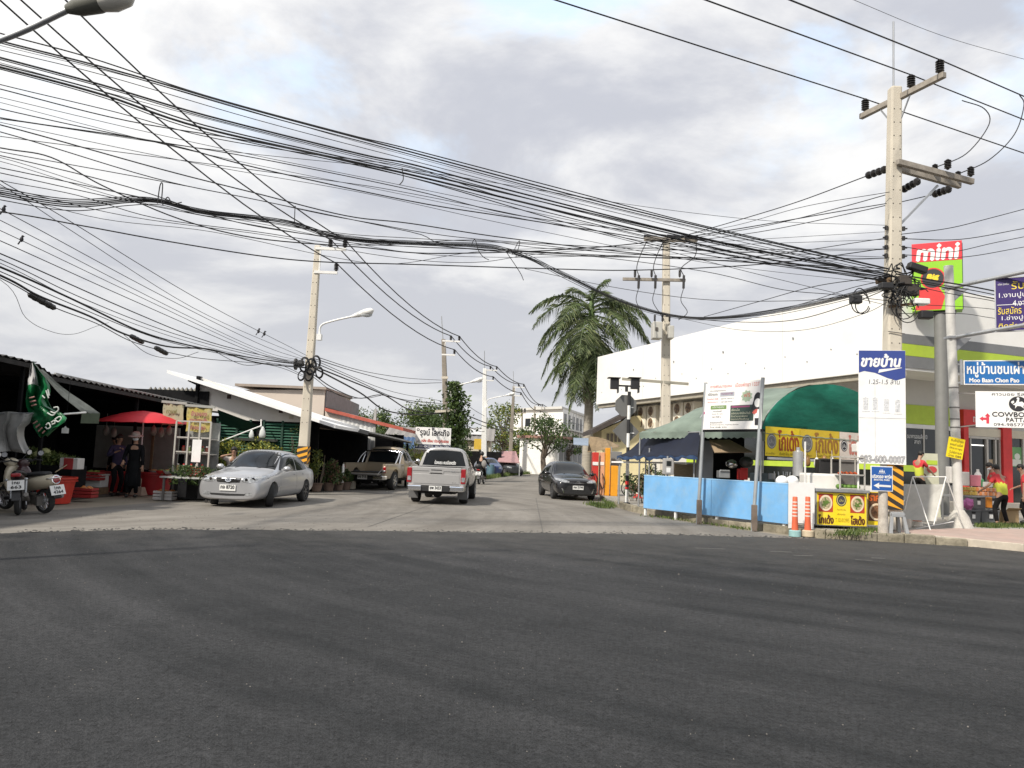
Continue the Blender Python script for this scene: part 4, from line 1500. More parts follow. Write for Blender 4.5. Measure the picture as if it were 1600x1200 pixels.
def sec(zb,yb,ym,zm,ybt,zbt,yt,zt,crown=0.03):
 return[(0,zb),(yb*0.6,zb),(yb,zb+0.03),(ym,zm*0.6+zb*0.4),(ym,zm*0.65+zbt*0.35),(ybt,zbt),(yt,zt-0.03),(yt*0.55,zt+crown*0.6),(0,zt+crown)]
def box_underbody(par,x0,x1,y,z0,z1):
 b=MB()
 b.box(((x0+x1)/2,0,(z0+z1)/2),(x1-x0,2*y,z1-z0))
 b.build('underbody',UNDER,par,local=True)
def sedan(name,label,loc,rz,col,kind,steer=0.0,scale=1.0):
 """four door saloon; kind 'old' (silver, rounded) or 'new' (black, sharp nose)"""
 t=thing(name,label,'car',loc,rz)
 t.scale=(scale,)*3
 S=[(-2.26,sec(.36,.60,.70,.6,.66,.90,.5,.97,.01)),(-2.18,sec(.24,.70,.80,.6,.76,.96,.56,1.03,.02)),(-1.75,sec(.20,.76,.84,.58,.80,.98,.58,1.06,.03)),(-1.62,sec(.18,.78,.85,.58,.815,.95,.63,1.16,.03)),(-1.16,sec(.18,.78,.855,.58,.825,.92,.645,1.44,.03)),(-0.45,sec(.18,.78,.86,.58,.835,.90,.66,1.49,.028)),(0.18,sec(.18,.78,.86,.56,.835,.89,.65,1.475,.03)),(0.46,sec(.18,.78,.86,.56,.835,.885,.66,1.33,.04)),(0.98,sec(.18,.78,.86,.55,.83,.90,.69,1.01,.035)),(1.15,sec(.18,.78,.86,.55,.83,.88,.71,.965,.04)),(1.62,sec(.18,.78,.86,.54,.82,.83,.71,.905,.035)),(2.00,sec(.18,.78,.84,.52,.79,.77,.66,.855,.025)),(2.17,sec(.185,.75,.81,.48,.76,.72,.63,.81,.015)),(2.25,sec(.20,.69,.755,.46,.70,.67,.59,.765,.01)),(2.275,sec(.23,.64,.70,.46,.65,.64,.55,.735,.005)),]
 me,bv=solid_mesh(loft(S),2,[(1.34,0.32,0.355,1.2),(-1.27,0.32,0.355,1.2)])
 body=mesh_obj('body',me,col,t)
 box_underbody(t,-1.95,1.95,0.62,0.22,0.62)
 for x in(1.34,-1.27):
  for s in(1,-1):
   wheel(t,x,s*0.755,0.315,0.2,7 if kind=='old' else 10,col=mat('dark_rim',(0.10,0.10,0.105),0.4,0.6),steer=steer if x>0 else 0)
 W_=MB()
 patch(W_,bv,[(0.16,.56,1.4),(0.16,.28,1.45),(0.16,0,1.45),(0.16,-.28,1.45),(0.16,-.56,1.4)],[(1.0,.71,1.0),(1.05,.35,1.0),(1.07,0,1.0),(1.05,-.35,1.0),(1.0,-.71,1.0)],(-0.55,0,-1),6,3,0.005)
 W_.build('windscreen',CARGLASS,t,smooth=60,local=True)
 b=MB()
 patch(b,bv,[(-1.08,.54,1.36),(-1.08,0,1.40),(-1.08,-.54,1.36)],[(-1.66,.62,1.08),(-1.68,0,1.1),(-1.66,-.62,1.08)],(0.6,0,-1),5,4,0.005)
 b.build('rear_window',CARGLASS,t,smooth=60,local=True)
 for s in(1,-1):
  for nm,top,bot in(('side_window',[(0.30,s,1.345),(-.02,s,1.40),(-.37,s,1.415)],[(0.84,s,.96),(.3,s,.93),(-.37,s,.93)]),('side_window',[(-.43,s,1.415),(-.8,s,1.40),(-1.10,s,1.355)],[(-.43,s,.932),(-.8,s,.94),(-1.34,s,.97)])):
   b=MB()
   patch(b,bv,top,bot,(0,-s,0),4,4,0.005)
   b.build(nm,CARGLASS,t,smooth=60,local=True)
  for x0,x1,hx in((0.86,-0.38,-0.25),(-0.405,-1.18,-1.02)):
   b=MB()
   lo1=x1 if x1>-1 else-0.92
   patch(b,bv,[(x0,s,.885),((x0+x1)/2,s,.89),(x1,s,.90)],[(x0,s,.30),((x0+x1)/2,s,.28),(lo1,s,.30)],(0,-s,0),6,5,0.005)
   dn=b.build('door',col,t,smooth=60,local=True)
   b=MB()
   patch(b,bv,[(hx+0.1,s,.845),(hx-0.1,s,.85)],[(hx+0.1,s,.81),(hx-0.1,s,.815)],(0,-s,0),2,2,0.025)
   b.build('handle',col if kind=='old' else CHROME,dn,smooth=60,local=True)
  b=MB()
  patch(b,bv,[(1.0,s,.54),(-.9,s,.56)],[(1.0,s,.50),(-.9,s,.52)],(0,-s,0),1,10,0.014)
  b.build('side_moulding',col,t,smooth=60,local=True)
  b=MB()
  b.ell((0.72,s*0.945,1.0),(0.07,0.11,0.075),10,8)
  b.beam((0.7,s*0.8,0.97),(0.72,s*0.92,0.99),0.06,0.05)
  b.build('wing_mirror',col,t,smooth=60,local=True)
  b=MB()
  if kind=='old':
   patch(b,bv,[(2.3,s*.40,.785),(2.3,s*.55,.81),(2.3,s*.72,.83),(2.3,s*.82,.83)],[(2.3,s*.35,.67),(2.3,s*.52,.635),(2.3,s*.72,.665),(2.3,s*.82,.75)],(-1,0,0),4,4,0.008)
  else:
   patch(b,bv,[(2.3,s*.34,.725),(2.3,s*.52,.785),(2.3,s*.70,.83),(2.3,s*.80,.84)],[(2.3,s*.36,.675),(2.3,s*.52,.68),(2.3,s*.68,.71),(2.3,s*.80,.77)],(-1,0,0),4,4,0.008)
  hl=b.build('headlight',LAMPG,t,smooth=60,local=True)
  if kind=='old':
   b=MB()
   for yy,zz,rr in((.47,.72,.05),(.63,.735,.06)):
    h=bv.ray_cast(V((4,s*yy,zz)),V((-1,0,0)))
    if h[0]:
     b.lathe([(rr,0),(rr*0.8,0.014)],h[0],(1,0,0),12)
   b.build('lamp_bowl',CHROME,hl,local=True)
  b=MB()
  patch(b,bv,[(-2.4,s*.50,.90),(-2.4,s*.72,.92)],[(-2.4,s*.50,.74),(-2.4,s*.72,.74)],(1,0,0),3,3,0.008)
  b.build('tail_light',TAILR,t,smooth=60,local=True)
  b=MB()
  patch(b,bv,[(2.4,s*.45,.385),(2.4,s*.64,.40)],[(2.4,s*.48,.31),(2.4,s*.64,.32)],(-1,0,0),2,3,0.006)
  b.build('fog_light',LAMPG if kind=='old' else BLACK,t,smooth=60,local=True)
 if kind=='old':
  b=MB()
  patch(b,bv,[(2.4,.34,.755),(2.4,0,.765),(2.4,-.34,.755)],[(2.4,.29,.645),(2.4,0,.63),(2.4,-.29,.645)],(-1,0,0),3,5,0.006)
  g=b.build('grille',BLACK,t,smooth=60,local=True)
  b=MB()
  for z in(.668,.70,.732):
   patch(b,bv,[(2.4,.30,z+.006),(2.4,-.30,z+.006)],[(2.4,.30,z-.006),(2.4,-.30,z-.006)],(-1,0,0),1,8,0.016)
  b.build('grille_bar',CHROME,g,smooth=60,local=True)
  b=MB()
  patch(b,bv,[(2.4,.48,.36),(2.4,0,.355),(2.4,-.48,.36)],[(2.4,.44,.315),(2.4,0,.30),(2.4,-.44,.315)],(-1,0,0),2,6,0.006)
  b.build('air_intake',BLACK,t,smooth=60,local=True)
  zl,pz=0.70,0.505
 else:
  b=MB()
  patch(b,bv,[(2.4,.40,.56),(2.4,0,.60),(2.4,-.40,.56)],[(2.4,.56,.27),(2.4,0,.25),(2.4,-.56,.27)],(-1,0,0),4,6,0.006)
  b.build('grille',BLACK,t,smooth=60,local=True)
  b=MB()
  patch(b,bv,[(2.4,.36,.69),(2.4,0,.69),(2.4,-.36,.69)],[(2.4,.36,.665),(2.4,0,.655),(2.4,-.36,.665)],(-1,0,0),1,6,0.012)
  for s in(1,-1):
   patch(b,bv,[(2.4,s*.60,.46),(2.4,s*.66,.46)],[(2.4,s*.54,.28),(2.4,s*.56,.28)],(-1,0,0),3,2,0.010)
  b.build('chrome_trim',CHROME,t,smooth=60,local=True)
  zl,pz=0.70,0.50
 h=bv.ray_cast(V((4,0,zl)),V((-1,0,0)))[0]
 f=Fr(h,(0,1,0),(-0.25,0,1))
 b=MB()
 b.ring(f,0,0,0.055,0.078,0.022,20,0.68)
 b.ring(f,0,0.012,0.022,0.036,0.024,16,0.9)
 b.build('badge',CHROME,t,local=True,fixn=False)
 h=bv.ray_cast(V((4,0,pz)),V((-1,0,0)))[0]
 plate(t,h+V((0.02,0,0)),(0,1,0),'กจ 8720' if kind=='old' else 'กษ 5194',0.42,0.15)
 for s in(0.25,-0.35):
  b=MB()
  b.beam((1.13,s,0.995),(0.82,s+0.42,1.09),0.02,0.015)
  b.build('wiper',BLACK,t,local=True)
 return t
SILV=paint('silver_paint',(0.46,0.465,0.48),0.55,0.34)
p=gp(431,791)
sedan('parked_car','silver sedan turning out of the stall row with its front wheels steered',V((p.x-0.80,p.y+1.30,-0.012)),R(-94),SILV,'old',steer=R(22),scale=.97)
p=gp(893,781)
sedan('parked_car','black sedan parked against the kerb beyond the blue panels',V((p.x-0.1,p.y+1.9,-0.012)),R(-82),paint('black_paint',(0.016,0.016,0.018),0.2,0.22),'new',scale=0.97)
def pickup(label,loc,rz,col,kind,txt,rear_text=None,scale=1.0):
 t=thing('pickup_truck',label,'pickup',loc,rz)
 t.scale=(scale,)*3
 L0=-2.62
 crew=kind=='new'
 cx=-0.72 if crew else-0.35
 zr=1.17 if crew else 1.06
 ze=0.50
 up=0.06 if crew else 0.0
 S=[(cx,sec(ze,.80,.90,.85,.87,1.15,.66,1.70+up,.02)),(cx+0.04,sec(ze-.05,.82,.915,.85,.88,1.16,.68,1.74+up,.03)),(cx+0.5,sec(ze-.08,.82,.92,.85,.88,1.16,.68,1.76+up,.035)),(cx+1.1,sec(ze-.08,.82,.92,.85,.88,1.15,.68,1.73+up,.035)),(0.75,sec(ze-.08,.82,.92,.82,.88,1.13,.66,1.62+up,.04)),(1.22,sec(ze-.08,.82,.92,.82,.87,1.10,.74,1.20,.04)),(1.40,sec(ze-.08,.82,.92,.82,.87,1.06,.76,1.13,.05)),(2.05,sec(ze-.08,.80,.90,.78,.84,.98,.72,1.06,.04)),(2.45,sec(ze-.05,.74,.84,.72,.76,.88,.62,.95,.03)),(2.60,sec(ze+.02,.62,.74,.68,.66,.78,.52,.84,.01)),]
 me,bv=solid_mesh(loft(S),2,[(1.62,0.39,0.46,1.2)])
 mesh_obj('cab',me,col,t)
 sd=MB()
 prof=[(.70,ze+.02),(.86,ze-.02),(.925,.80),(.925,.92),(.91,zr-.05),(.89,zr),(.80,zr),(.79,zr-.05),(.79,ze+.1)]
 tmp=[]
 for s in(1,-1):
  rows=[]
  for x in(cx-0.03,cx-0.06,-1.4,L0+0.06,L0):
   k=0.985 if x in(L0,cx-0.03)else 1.0
   rows.append([V((x,s*y*k,z))for y,z in prof])
  n=len(prof)
  vs=[q for r in rows for q in r]
  fs=[(i*n+j,i*n+(j+1)%n,(i+1)*n+(j+1)%n,(i+1)*n+j)for i in range(4)for j in range(n)]+[tuple(range(n)),tuple(range(4*n,5*n))]
  bb=MB()
  bb.add(vs,fs)
  m2,bv2=solid_mesh(bb,0,[(-1.46,0.39,0.47,1.2)])
  mesh_obj('bed_side',m2,col,t,30)
  tmp.append(bv2)
 b=MB()
 b.box(((L0+cx)/2,0,ze+.16),(cx-L0-0.1,1.60,0.05))
 b.box((cx-0.06,0,(ze+zr)/2+0.05),(0.05,1.6,zr-ze-0.1))
 b.build('bed_floor',mat('bed_liner',(0.03,0.03,0.03),0.8,var=0.3)if crew else col,t,local=True)
 box_underbody(t,-2.45,2.3,0.6,0.34,0.72)
 for x in(1.62,-1.46):
  for s in(1,-1):
   wheel(t,x,s*0.79,0.385,0.26,6,0.6)
 if crew:
  for s in(1,-1):
   b=MB()
   b.box((-2.06,s*0.79,0.36),(0.015,0.30,0.40))
   b.build('mud_flap',mat('flap_grey',(0.11,0.11,0.11),0.7),t,local=True)
 b=MB()
 H=zr-ze-0.09
 if crew:
  f=Fr(V((L0-0.005,0.79,ze+0.09)),(0,-1,0))
  b.fbox(f,0.01,0,1.57,H,-0.07,0.0)
  b.fbox(f,0.02,H-0.12,1.56,H-0.01,0.0,0.02)
  b.fbox(f,0.06,0.06,1.52,H*0.62,0.0,0.012)
  tg=b.build('tailgate',col,t,bevel=0.018,local=True)
  b=MB()
  b.fbox(f,0.55,H*0.64,1.02,H*0.82,0.0,0.02)
  h=b.build('handle',CHROME if False else col,tg,bevel=0.01,local=True)
  b=MB()
  b.fbox(f,0.60,H*0.655,0.97,H*0.70,0.02,0.024)
  b.fbox(f,0.62,H*0.83,0.96,H*0.87,0.02,0.03)
  b.build('recess',BLACK,tg,local=True)
  b=MB()
  b.text(f,'4x4',1.25,H*0.76,0.13,0.045,off=0.024)
  b.text(f,'2.4',1.30,0.10,0.11,0.03,off=0.018)
  b.build('badge',CHROME,tg,local=True,fixn=False)
 else:
  b.box((L0-0.27,0,ze+0.14),(0.5,1.52,0.06))
  tg=b.build('tailgate',DSTEEL,t,bevel=0.012,local=True)
  b=MB()
  for s in(1,-1):
   b.beam((L0+0.02,s*0.77,zr-0.2),(L0-0.42,s*0.75,ze+0.17),0.015,0.015)
  b.build('tailgate_stay',STEEL,tg,local=True)
 for s in(1,-1):
  b=MB()
  z0,z1=(ze+0.17,zr-0.03)if crew else(ze+0.20,zr-0.10)
  b.box((L0+0.02,s*(0.855 if crew else 0.86),(z0+z1)/2),(0.10,0.155 if crew else 0.12,z1-z0))
  tl=b.build('tail_light',TAILR,t,bevel=0.025,local=True)
  b=MB()
  b.box((L0-0.025,s*0.855,z0+(z1-z0)*0.28),(0.03,0.11,(z1-z0)*0.3))
  b.build('reverse_lens',LAMPG,tl,bevel=0.01,local=True)
 for s in(1,-1):
  b=MB()
  b.box((L0-0.07,s*0.66,ze+0.01),(0.20,0.44,0.17))
  b.beam((L0-0.07,s*0.87,ze+0.01),(L0+0.18,s*0.90,ze+0.01),0.06,0.16)
  b.build('bumper',CHROME,t,bevel=0.03,local=True)
 b=MB()
 b.box((L0-0.04,0,ze-0.01),(0.16,0.92,0.15))
 b.box((L0-0.02,0,ze+0.085),(0.22,1.5,0.03))
 b.build('bumper_step',BLACK,t,bevel=0.012,local=True)
 b=MB()
 b.beam((L0+0.3,-0.5,0.38),(L0+0.3,0.5,0.38),0.08,0.1)
 b.ell((L0+0.45,0.0,0.34),(0.14,0.16,0.13),10,8)
 b.tube([(L0+0.5,-0.45,0.36),(L0+0.1,-0.48,0.36)],0.03,8)
 b.build('rear_axle',UNDER,t,local=True)
 plate(t,(L0-0.13,0,ze+0.01),(0,-1,0),txt,0.40,0.16)
 rz_=1.70+up
 b=MB()
 patch(b,bv,[(cx-.2,.60,rz_-.06),(cx-.2,0,rz_-.03),(cx-.2,-.60,rz_-.06)],[(cx-.2,.74,zr+.04),(cx-.2,0,zr+.03),(cx-.2,-.74,zr+.04)],(1,0,0),5,6,0.006)
 rw=b.build('rear_window',CARGLASS,t,smooth=60,local=True)
 if rear_text:
  f=Fr(V((cx-0.045,0.32,1.28)),(0,-1,0))
  h=bv.ray_cast(V((cx-1,0,1.3)),V((1,0,0)))[0]
  f=Fr(V((h.x-0.014,0.32,1.25)),(0,-1,0))
  b=MB()
  b.text(f,rear_text,0,0,0.72,0.13,bold=0.004)
  b.build('lettering',PWHITE,rw,local=True,fixn=False)
 b=MB()
 patch(b,bv,[(.76,.62,1.60),(.76,0,1.62),(.76,-.62,1.60)],[(1.24,.72,1.2),(1.28,0,1.2),(1.24,-.72,1.2)],(-0.8,0,-1),5,6,0.006)
 b.build('windscreen',CARGLASS,t,smooth=60,local=True)
 for s in(1,-1):
  wins=[([(cx+.16,s,1.60),(cx+.5,s,1.64)],[(cx+.14,s,1.20),(cx+.5,s,1.19)])]if not crew else[([(cx+.25,s,1.68),(cx+.9,s,1.70)],[(cx+.15,s,1.21),(cx+.9,s,1.20)])]
  a=cx+(.58 if not crew else.98)
  wins.append(([(a,s,1.65+up),(0.72,s,1.56)],[(a,s,1.19),(1.05,s,1.17)]))
  for top,bot in wins:
   b=MB()
   patch(b,bv,top,bot,(0,-s,0),4,5,0.006)
   b.build('side_window',CARGLASS,t,smooth=60,local=True)
  b=MB()
  patch(b,bv,[(a-.03,s,1.12),(1.08,s,1.10)],[(a-.03,s,.52),(1.08,s,.52)],(0,-s,0),5,8,0.006)
  dn=b.build('door',col,t,smooth=60,local=True)
  b=MB()
  patch(b,bv,[(a+.05,s,1.03),(a+.22,s,1.03)],[(a+.05,s,.99),(a+.22,s,.99)],(0,-s,0),1,2,0.02)
  b.build('handle',BLACK,dn,smooth=60,local=True)
  b=MB()
  b.ell((1.02,s*1.04,1.2),(0.06,0.12,0.10),10,8)
  b.beam((1.0,s*0.86,1.16),(1.02,s*0.98,1.18),0.05,0.05)
  b.build('wing_mirror',BLACK if crew else CHROME,t,smooth=60,local=True)
  b=MB()
  patch(b,bv,[(2.7,s*.45,.86),(2.7,s*.74,.88)],[(2.7,s*.45,.72),(2.7,s*.74,.74)],(-1,0,0),3,3,0.008)
  b.build('headlight',LAMPG,t,smooth=60,local=True)
 if not crew:
  b=MB()
  for dx,hh in((-0.12,0.50),(-0.34,0.44)):
   P=[V((cx+dx-0.32,.83,zr)),V((cx+dx-0.12,.80,zr+hh*0.62)),V((cx+dx,.70,zr+hh)),V((cx+dx,-.70,zr+hh)),V((cx+dx-0.12,-.80,zr+hh*0.62)),V((cx+dx-0.32,-.83,zr))]
   if dx<-0.2:
    P=[V((cx-0.95,.83,zr)),V((cx-0.62,.82,zr+0.26)),V((cx-0.28,.76,zr+0.46))]
    for s in(1,-1):
     b.tube(spline([V((q.x,q.y*s,q.z))for q in P],4),0.032,8)
   else:
    b.tube(spline(P,5),0.036,8)
  b.build('roll_bar',CHROME,t,smooth=60,local=True)
  b=MB()
  rk_=random.Random(4)
  for i in range(8):
   b.box((L0+0.4+rk_.random()*1.2,rk_.uniform(-.6,.6),ze+0.3),(rk_.uniform(.2,.5),rk_.uniform(.2,.5),rk_.uniform(.15,.3)),rk_.random())
 return t
p=gp(693,785)
SILV2=paint('pickup_silver',(0.46,0.45,0.44),0.5,0.36)
pickup('silver crew cab pickup driving away with a closed tailgate',V((p.x-0.08,p.y+1.46,-0.012)),R(88),SILV2,'new','ยพ 3433','น้องเชน คนเมืองตรัง',.965)
p=gp(618,765)
pickup('gold pickup with open tailgate and chrome roll bar by the garage',V((p.x-0.62,p.y+1.35,-0.012)),R(79),paint('gold_paint',(0.33,0.275,0.20),0.45,0.36),'old','บร 715')
def far_car(label,loc,rz,col):
 t=thing('parked_car',label,'car',loc,rz,None)
 S=[(-1.9,sec(.3,.62,.72,.6,.7,.9,.55,1.0)),(-1.8,sec(.2,.76,.82,.6,.8,.95,.6,1.35)),(-0.3,sec(.2,.78,.85,.6,.82,.95,.6,1.45)),(0.4,sec(.2,.78,.85,.6,.82,.92,.6,1.35)),(1.0,sec(.2,.78,.84,.6,.8,.88,.66,.98)),(1.8,sec(.22,.7,.78,.55,.72,.7,.56,.78))]
 me,bv=solid_mesh(loft(S),2,[(1.2,0.3,0.34,1.2),(-1.2,0.3,0.34,1.2)])
 mesh_obj('body',me,col,t)
 box_underbody(t,-1.6,1.6,0.6,0.22,0.6)
 for x in(1.2,-1.2):
  for s in(1,-1):
   wheel(t,x,s*0.75,0.3,0.2,5)
 b=MB()
 patch(b,bv,[(0.4,.55,1.36),(0.4,-.55,1.36)],[(1.0,.66,1.0),(1.0,-.66,1.0)],(-0.6,0,-1),4,6)
 b.build('windscreen',CARGLASS,t,smooth=60,local=True)
 for s in(1,-1):
  b=MB()
  patch(b,bv,[(-1.5,s,1.28),(0.35,s,1.3)],[(-1.6,s,.98),(0.8,s,.96)],(0,-s,0),3,8)
  b.build('side_window',CARGLASS,t,smooth=60,local=True)
  b=MB()
  patch(b,bv,[(2.3,s*.4,.72),(2.3,s*.7,.76)],[(2.3,s*.4,.62),(2.3,s*.7,.65)],(-1,0,0),2,3)
  b.build('headlight',LAMPG,t,smooth=60,local=True)
 return t
far_car('small blue car parked on the verge beyond the motorcycle rider',at(769,736,60)-V((0.3,0,at(769,736,60).z)),R(-75),paint('blue_paint',(0.03,0.05,0.15),0.3))
far_car('dark grey car parked under the pink awning',at(790,738,66)-V((0,0,at(790,738,66).z)),R(-60),paint('grey_paint_car',(0.05,0.055,0.06),0.3))
#   two wheelers (x forward)
def moto_wheel(t,x,r,w=0.09,spokes=10):
 b=MB()
 c=V((x,0,r))
 b.lathe([(r*.74,-w/2),(r*.93,-w/2),(r,-w*.2),(r,w*.2),(r*.93,w/2),(r*.74,w/2),(r*.74,-w/2)],c,(0,1,0),26,cap=False)
 o=b.build('wheel',RUBBER,t,smooth=50,local=True)
 b=MB()
 b.lathe([(r*.74,-w*.3),(r*.78,0),(r*.74,w*.3),(r*.66,0),(r*.74,-w*.3)],c,(0,1,0),26,cap=False)
 b.cyl(c-V((0,.05,0)),.05,.1,(0,1,0),12)
 for k in range(spokes):
  a=2*math.pi*k/spokes
  b.beam(c,c+V((math.cos(a),0,math.sin(a)))*r*.7,.02,.02,(0,1,0))
 b.build('rim',RIMM,o,smooth=40,local=True)
 return o
def mirror_pair(t,x,z,w,m):
 for s in(1,-1):
  b=MB()
  b.tube([(x,s*w*.5,z),(x+.02,s*w*.8,z+.08),(x,s*w,z+.13)],.008,6)
  b.lathe([(.055,-.012),(.06,0),(.05,.012)],(x,s*(w+.02),z+.16),(1,0,0.1),14)
  o=b.build('mirror',BLACK,t,smooth=50,local=True)
  b=MB()
  b.lathe([(.05,-.016),(.048,-.0145)],(x,s*(w+.02),z+.16),(1,0,0.1),14)
  b.build('mirror_glass',m,o,local=True)
MIRR=mat('mirror_glass',(0.75,0.78,0.85),0.08,0.8,var=0.02)
def scooter(label,loc,rz,col,lean=0.0):
 t=thing('scooter',label,'scooter',loc,rz)
 t.rotation_euler=(lean,0,rz)
 moto_wheel(t,.62,.25,.1)
 moto_wheel(t,-.62,.25,.11)
 def shell(secs,nm,m):
  me,bv=solid_mesh(loft(secs),2)
  return mesh_obj(nm,me,m,t,50)
 def oval(zc,hw,hh):
  return[(0,zc-hh),(hw*.6,zc-hh*.9),(hw,zc-hh*.2),(hw,zc+hh*.3),(hw*.6,zc+hh*.9),(0,zc+hh)]
 rear=shell([(-.98,oval(.70,.05,.05)),(-.92,oval(.68,.13,.12)),(-.65,oval(.64,.19,.16)),(-.3,oval(.60,.19,.15)),(-.02,oval(.52,.15,.14)),(.05,oval(.48,.08,.08))],'rear_cowl',col)
 front=shell([(.30,oval(.62,.17,.30)),(.34,oval(.62,.2,.34)),(.44,oval(.66,.17,.32)),(.52,oval(.72,.08,.2))],'leg_shield',col)
 shell([(.58,oval(1.0,.04,.04)),(.52,oval(1.0,.12,.09)),(.40,oval(1.0,.15,.09)),(.30,oval(.98,.1,.06))],'headset',col)
 b=MB()
 b.box((.17,0,.27),(.5,.36,.07))
 b.box((-.05,0,.32),(.3,.28,.14))
 b.build('floorboard',BLACK,t,bevel=.03,local=True)
 shell([(-.78,[(0,.78),(.1,.78),(.13,.80),(.12,.84),(0,.86)]),(-.4,[(0,.74),(.13,.74),(.17,.78),(.14,.83),(0,.85)]),(.0,[(0,.70),(.1,.70),(.14,.74),(.1,.78),(0,.79)])],'seat',BLACK)
 b=MB()
 b.tube([(.40,0,1.0),(.62,0,.25)],.035,8)
 b.beam((-.2,0,.3),(-.62,.09,.26),.14,.18)
 b.tube([(-.3,-.12,.28),(-.6,-.15,.3),(-.9,-.16,.36)],[.03,.05,.055],10)
 b.build('engine',DSTEEL,t,smooth=50,local=True)
 b=MB()
 for s in(1,-1):
  b.tube([(.42,s*.1,1.02),(.36,s*.26,1.04),(.32,s*.36,1.02)],.017,8)
 b.build('handlebar',BLACK,t,local=True)
 b=MB()
 b.lathe([(.3,-.07),(.31,0),(.3,.07)],(.62,0,.27),(0,1,0),20,cap=False)
 b.v=[p if p.z>.40 else V((p.x,p.y,.40))for p in b.v]
 b.build('front_mudguard',col,t,smooth=50,local=True)
 b=MB()
 b.lathe([(.075,0),(.07,.025),(.03,.035)],(-.955,0,.70),(-1,0,0.15),16)
 tl=b.build('tail_light',TAILR,t,smooth=50,local=True)
 b=MB()
 b.lathe([(.09,-.02),(.095,.012),(.078,.016)],(-.95,0,.70),(-1,0,0.15),18)
 b.build('lamp_ring',CHROME,tl,smooth=50,local=True)
 b=MB()
 b.beam((-.82,0,.52),(-1.02,0,.34),.16,.02,(0,0,1))
 b.build('rear_mudguard',BLACK,t,local=True)
 f=Fr(V((-1.04,.15,.40)),(0,-1,0),(.35,0,1))
 b=MB()
 b.fbox(f,0,0,.30,.20,-.008,.004)
 pl=b.build('licence_plate',PLATE,t,local=True)
 b=MB()
 b.text(f,'1กค',.09,.115,.12,.06,off=.008,bold=.003)
 b.text(f,'4264',.05,.03,.2,.06,off=.008,bold=.003)
 b.build('lettering',INK,pl,local=True,fixn=False)
 mirror_pair(t,.34,1.02,.3,MIRR)
 b=MB()
 b.tube([(-.86,.14,.72),(-.98,.1,.74),(-1.0,0,.745),(-.98,-.1,.74),(-.86,-.14,.72)],.012,6)
 b.build('grab_rail',CHROME,t,smooth=60,local=True)
 return t
def motorbike(label,loc,rz,col,lean=0.0,plate_txt=None):
 t=thing('motorcycle',label,'motorcycle',loc,rz)
 t.rotation_euler=(lean,0,rz)
 moto_wheel(t,.62,.29,.08)
 moto_wheel(t,-.60,.29,.09)
 def shell(secs,nm,m):
  me,bv=solid_mesh(loft(secs),2)
  return mesh_obj(nm,me,m,t,50)
 def oval(zc,hw,hh):
  return[(0,zc-hh),(hw*.6,zc-hh*.9),(hw,zc-hh*.2),(hw,zc+hh*.3),(hw*.6,zc+hh*.9),(0,zc+hh)]
 shell([(-.95,oval(.80,.04,.04)),(-.85,oval(.77,.11,.07)),(-.5,oval(.70,.13,.09)),(-.1,oval(.62,.11,.09)),(.1,oval(.55,.07,.07))],'tail_fairing',col)
 shell([(.28,oval(.62,.13,.26)),(.36,oval(.66,.19,.30)),(.5,oval(.74,.12,.24))],'leg_shield',col)
 shell([(-.78,[(0,.81),(.09,.81),(.12,.83),(.1,.87),(0,.89)]),(-.3,[(0,.74),(.11,.74),(.15,.77),(.12,.82),(0,.83)]),(.06,[(0,.68),(.07,.68),(.1,.71),(.08,.76),(0,.77)])],'seat',BLACK)
 shell([(.56,oval(.98,.05,.05)),(.48,oval(.98,.12,.1)),(.36,oval(.98,.12,.07))],'headlamp_cowl',col)
 b=MB()
 b.box((.05,0,.36),(.38,.22,.24))
 b.tube([(.28,0,.58),(-.1,0,.48),(-.3,0,.42)],.04,8)
 b.tube([(.1,-.12,.26),(-.3,-.14,.26),(-.85,-.15,.40)],[.025,.04,.05],10)
 b.build('engine',DSTEEL,t,bevel=.02,local=True)
 for s in(1,-1):
  b=MB()
  b.tube([(.40,s*.07,.9),(.62,s*.07,.29)],.022,8)
  b.build('fork_leg',STEEL,t,smooth=60,local=True)
  b=MB()
  b.tube([(-.4,s*.12,.66),(-.58,s*.12,.32)],[.03,.025],8)
  b.build('shock_absorber',STEEL,t,smooth=60,local=True)
  b=MB()
  b.ell((-.88,s*.16,.70),(.04,.035,.03),8,6)
  b.build('indicator',LAMPG,t,local=True)
 b=MB()
 for s in(1,-1):
  b.tube([(.42,s*.06,1.0),(.36,s*.22,1.05),(.30,s*.35,1.03)],.016,8)
 b.build('handlebar',BLACK,t,local=True)
 b=MB()
 b.lathe([(.33,-.055),(.34,0),(.33,.055)],(.62,0,.30),(0,1,0),20,cap=False)
 b.v=[p if p.z>.45 else V((p.x,p.y,.45))for p in b.v]
 b.build('front_mudguard',col,t,smooth=50,local=True)
 b=MB()
 b.box((-.95,0,.79),(.06,.17,.07))
 b.build('tail_light',TAILR,t,bevel=.02,local=True)
 b=MB()
 b.beam((-.8,0,.70),(-.98,0,.30),.14,.02,(0,0,1))
 b.build('rear_mudguard',BLACK,t,local=True)
 f=Fr(V((-.975,.14,.50)),(0,-1,0),(.2,0,1))
 b=MB()
 b.fbox(f,0,0,.28,.19,-.008,.004)
 pl=b.build('licence_plate',PLATE,t,local=True)
 b=MB()
 b.text(f,'1กฆ',.08,.115,.12,.055,off=.008,bold=.003)
 b.text(f,'663',.06,.03,.17,.055,off=.008,bold=.003)
 b.build('lettering',INK,pl,local=True,fixn=False)
 mirror_pair(t,.32,1.02,.3,MIRR)
 return t
p=gp(76,801)
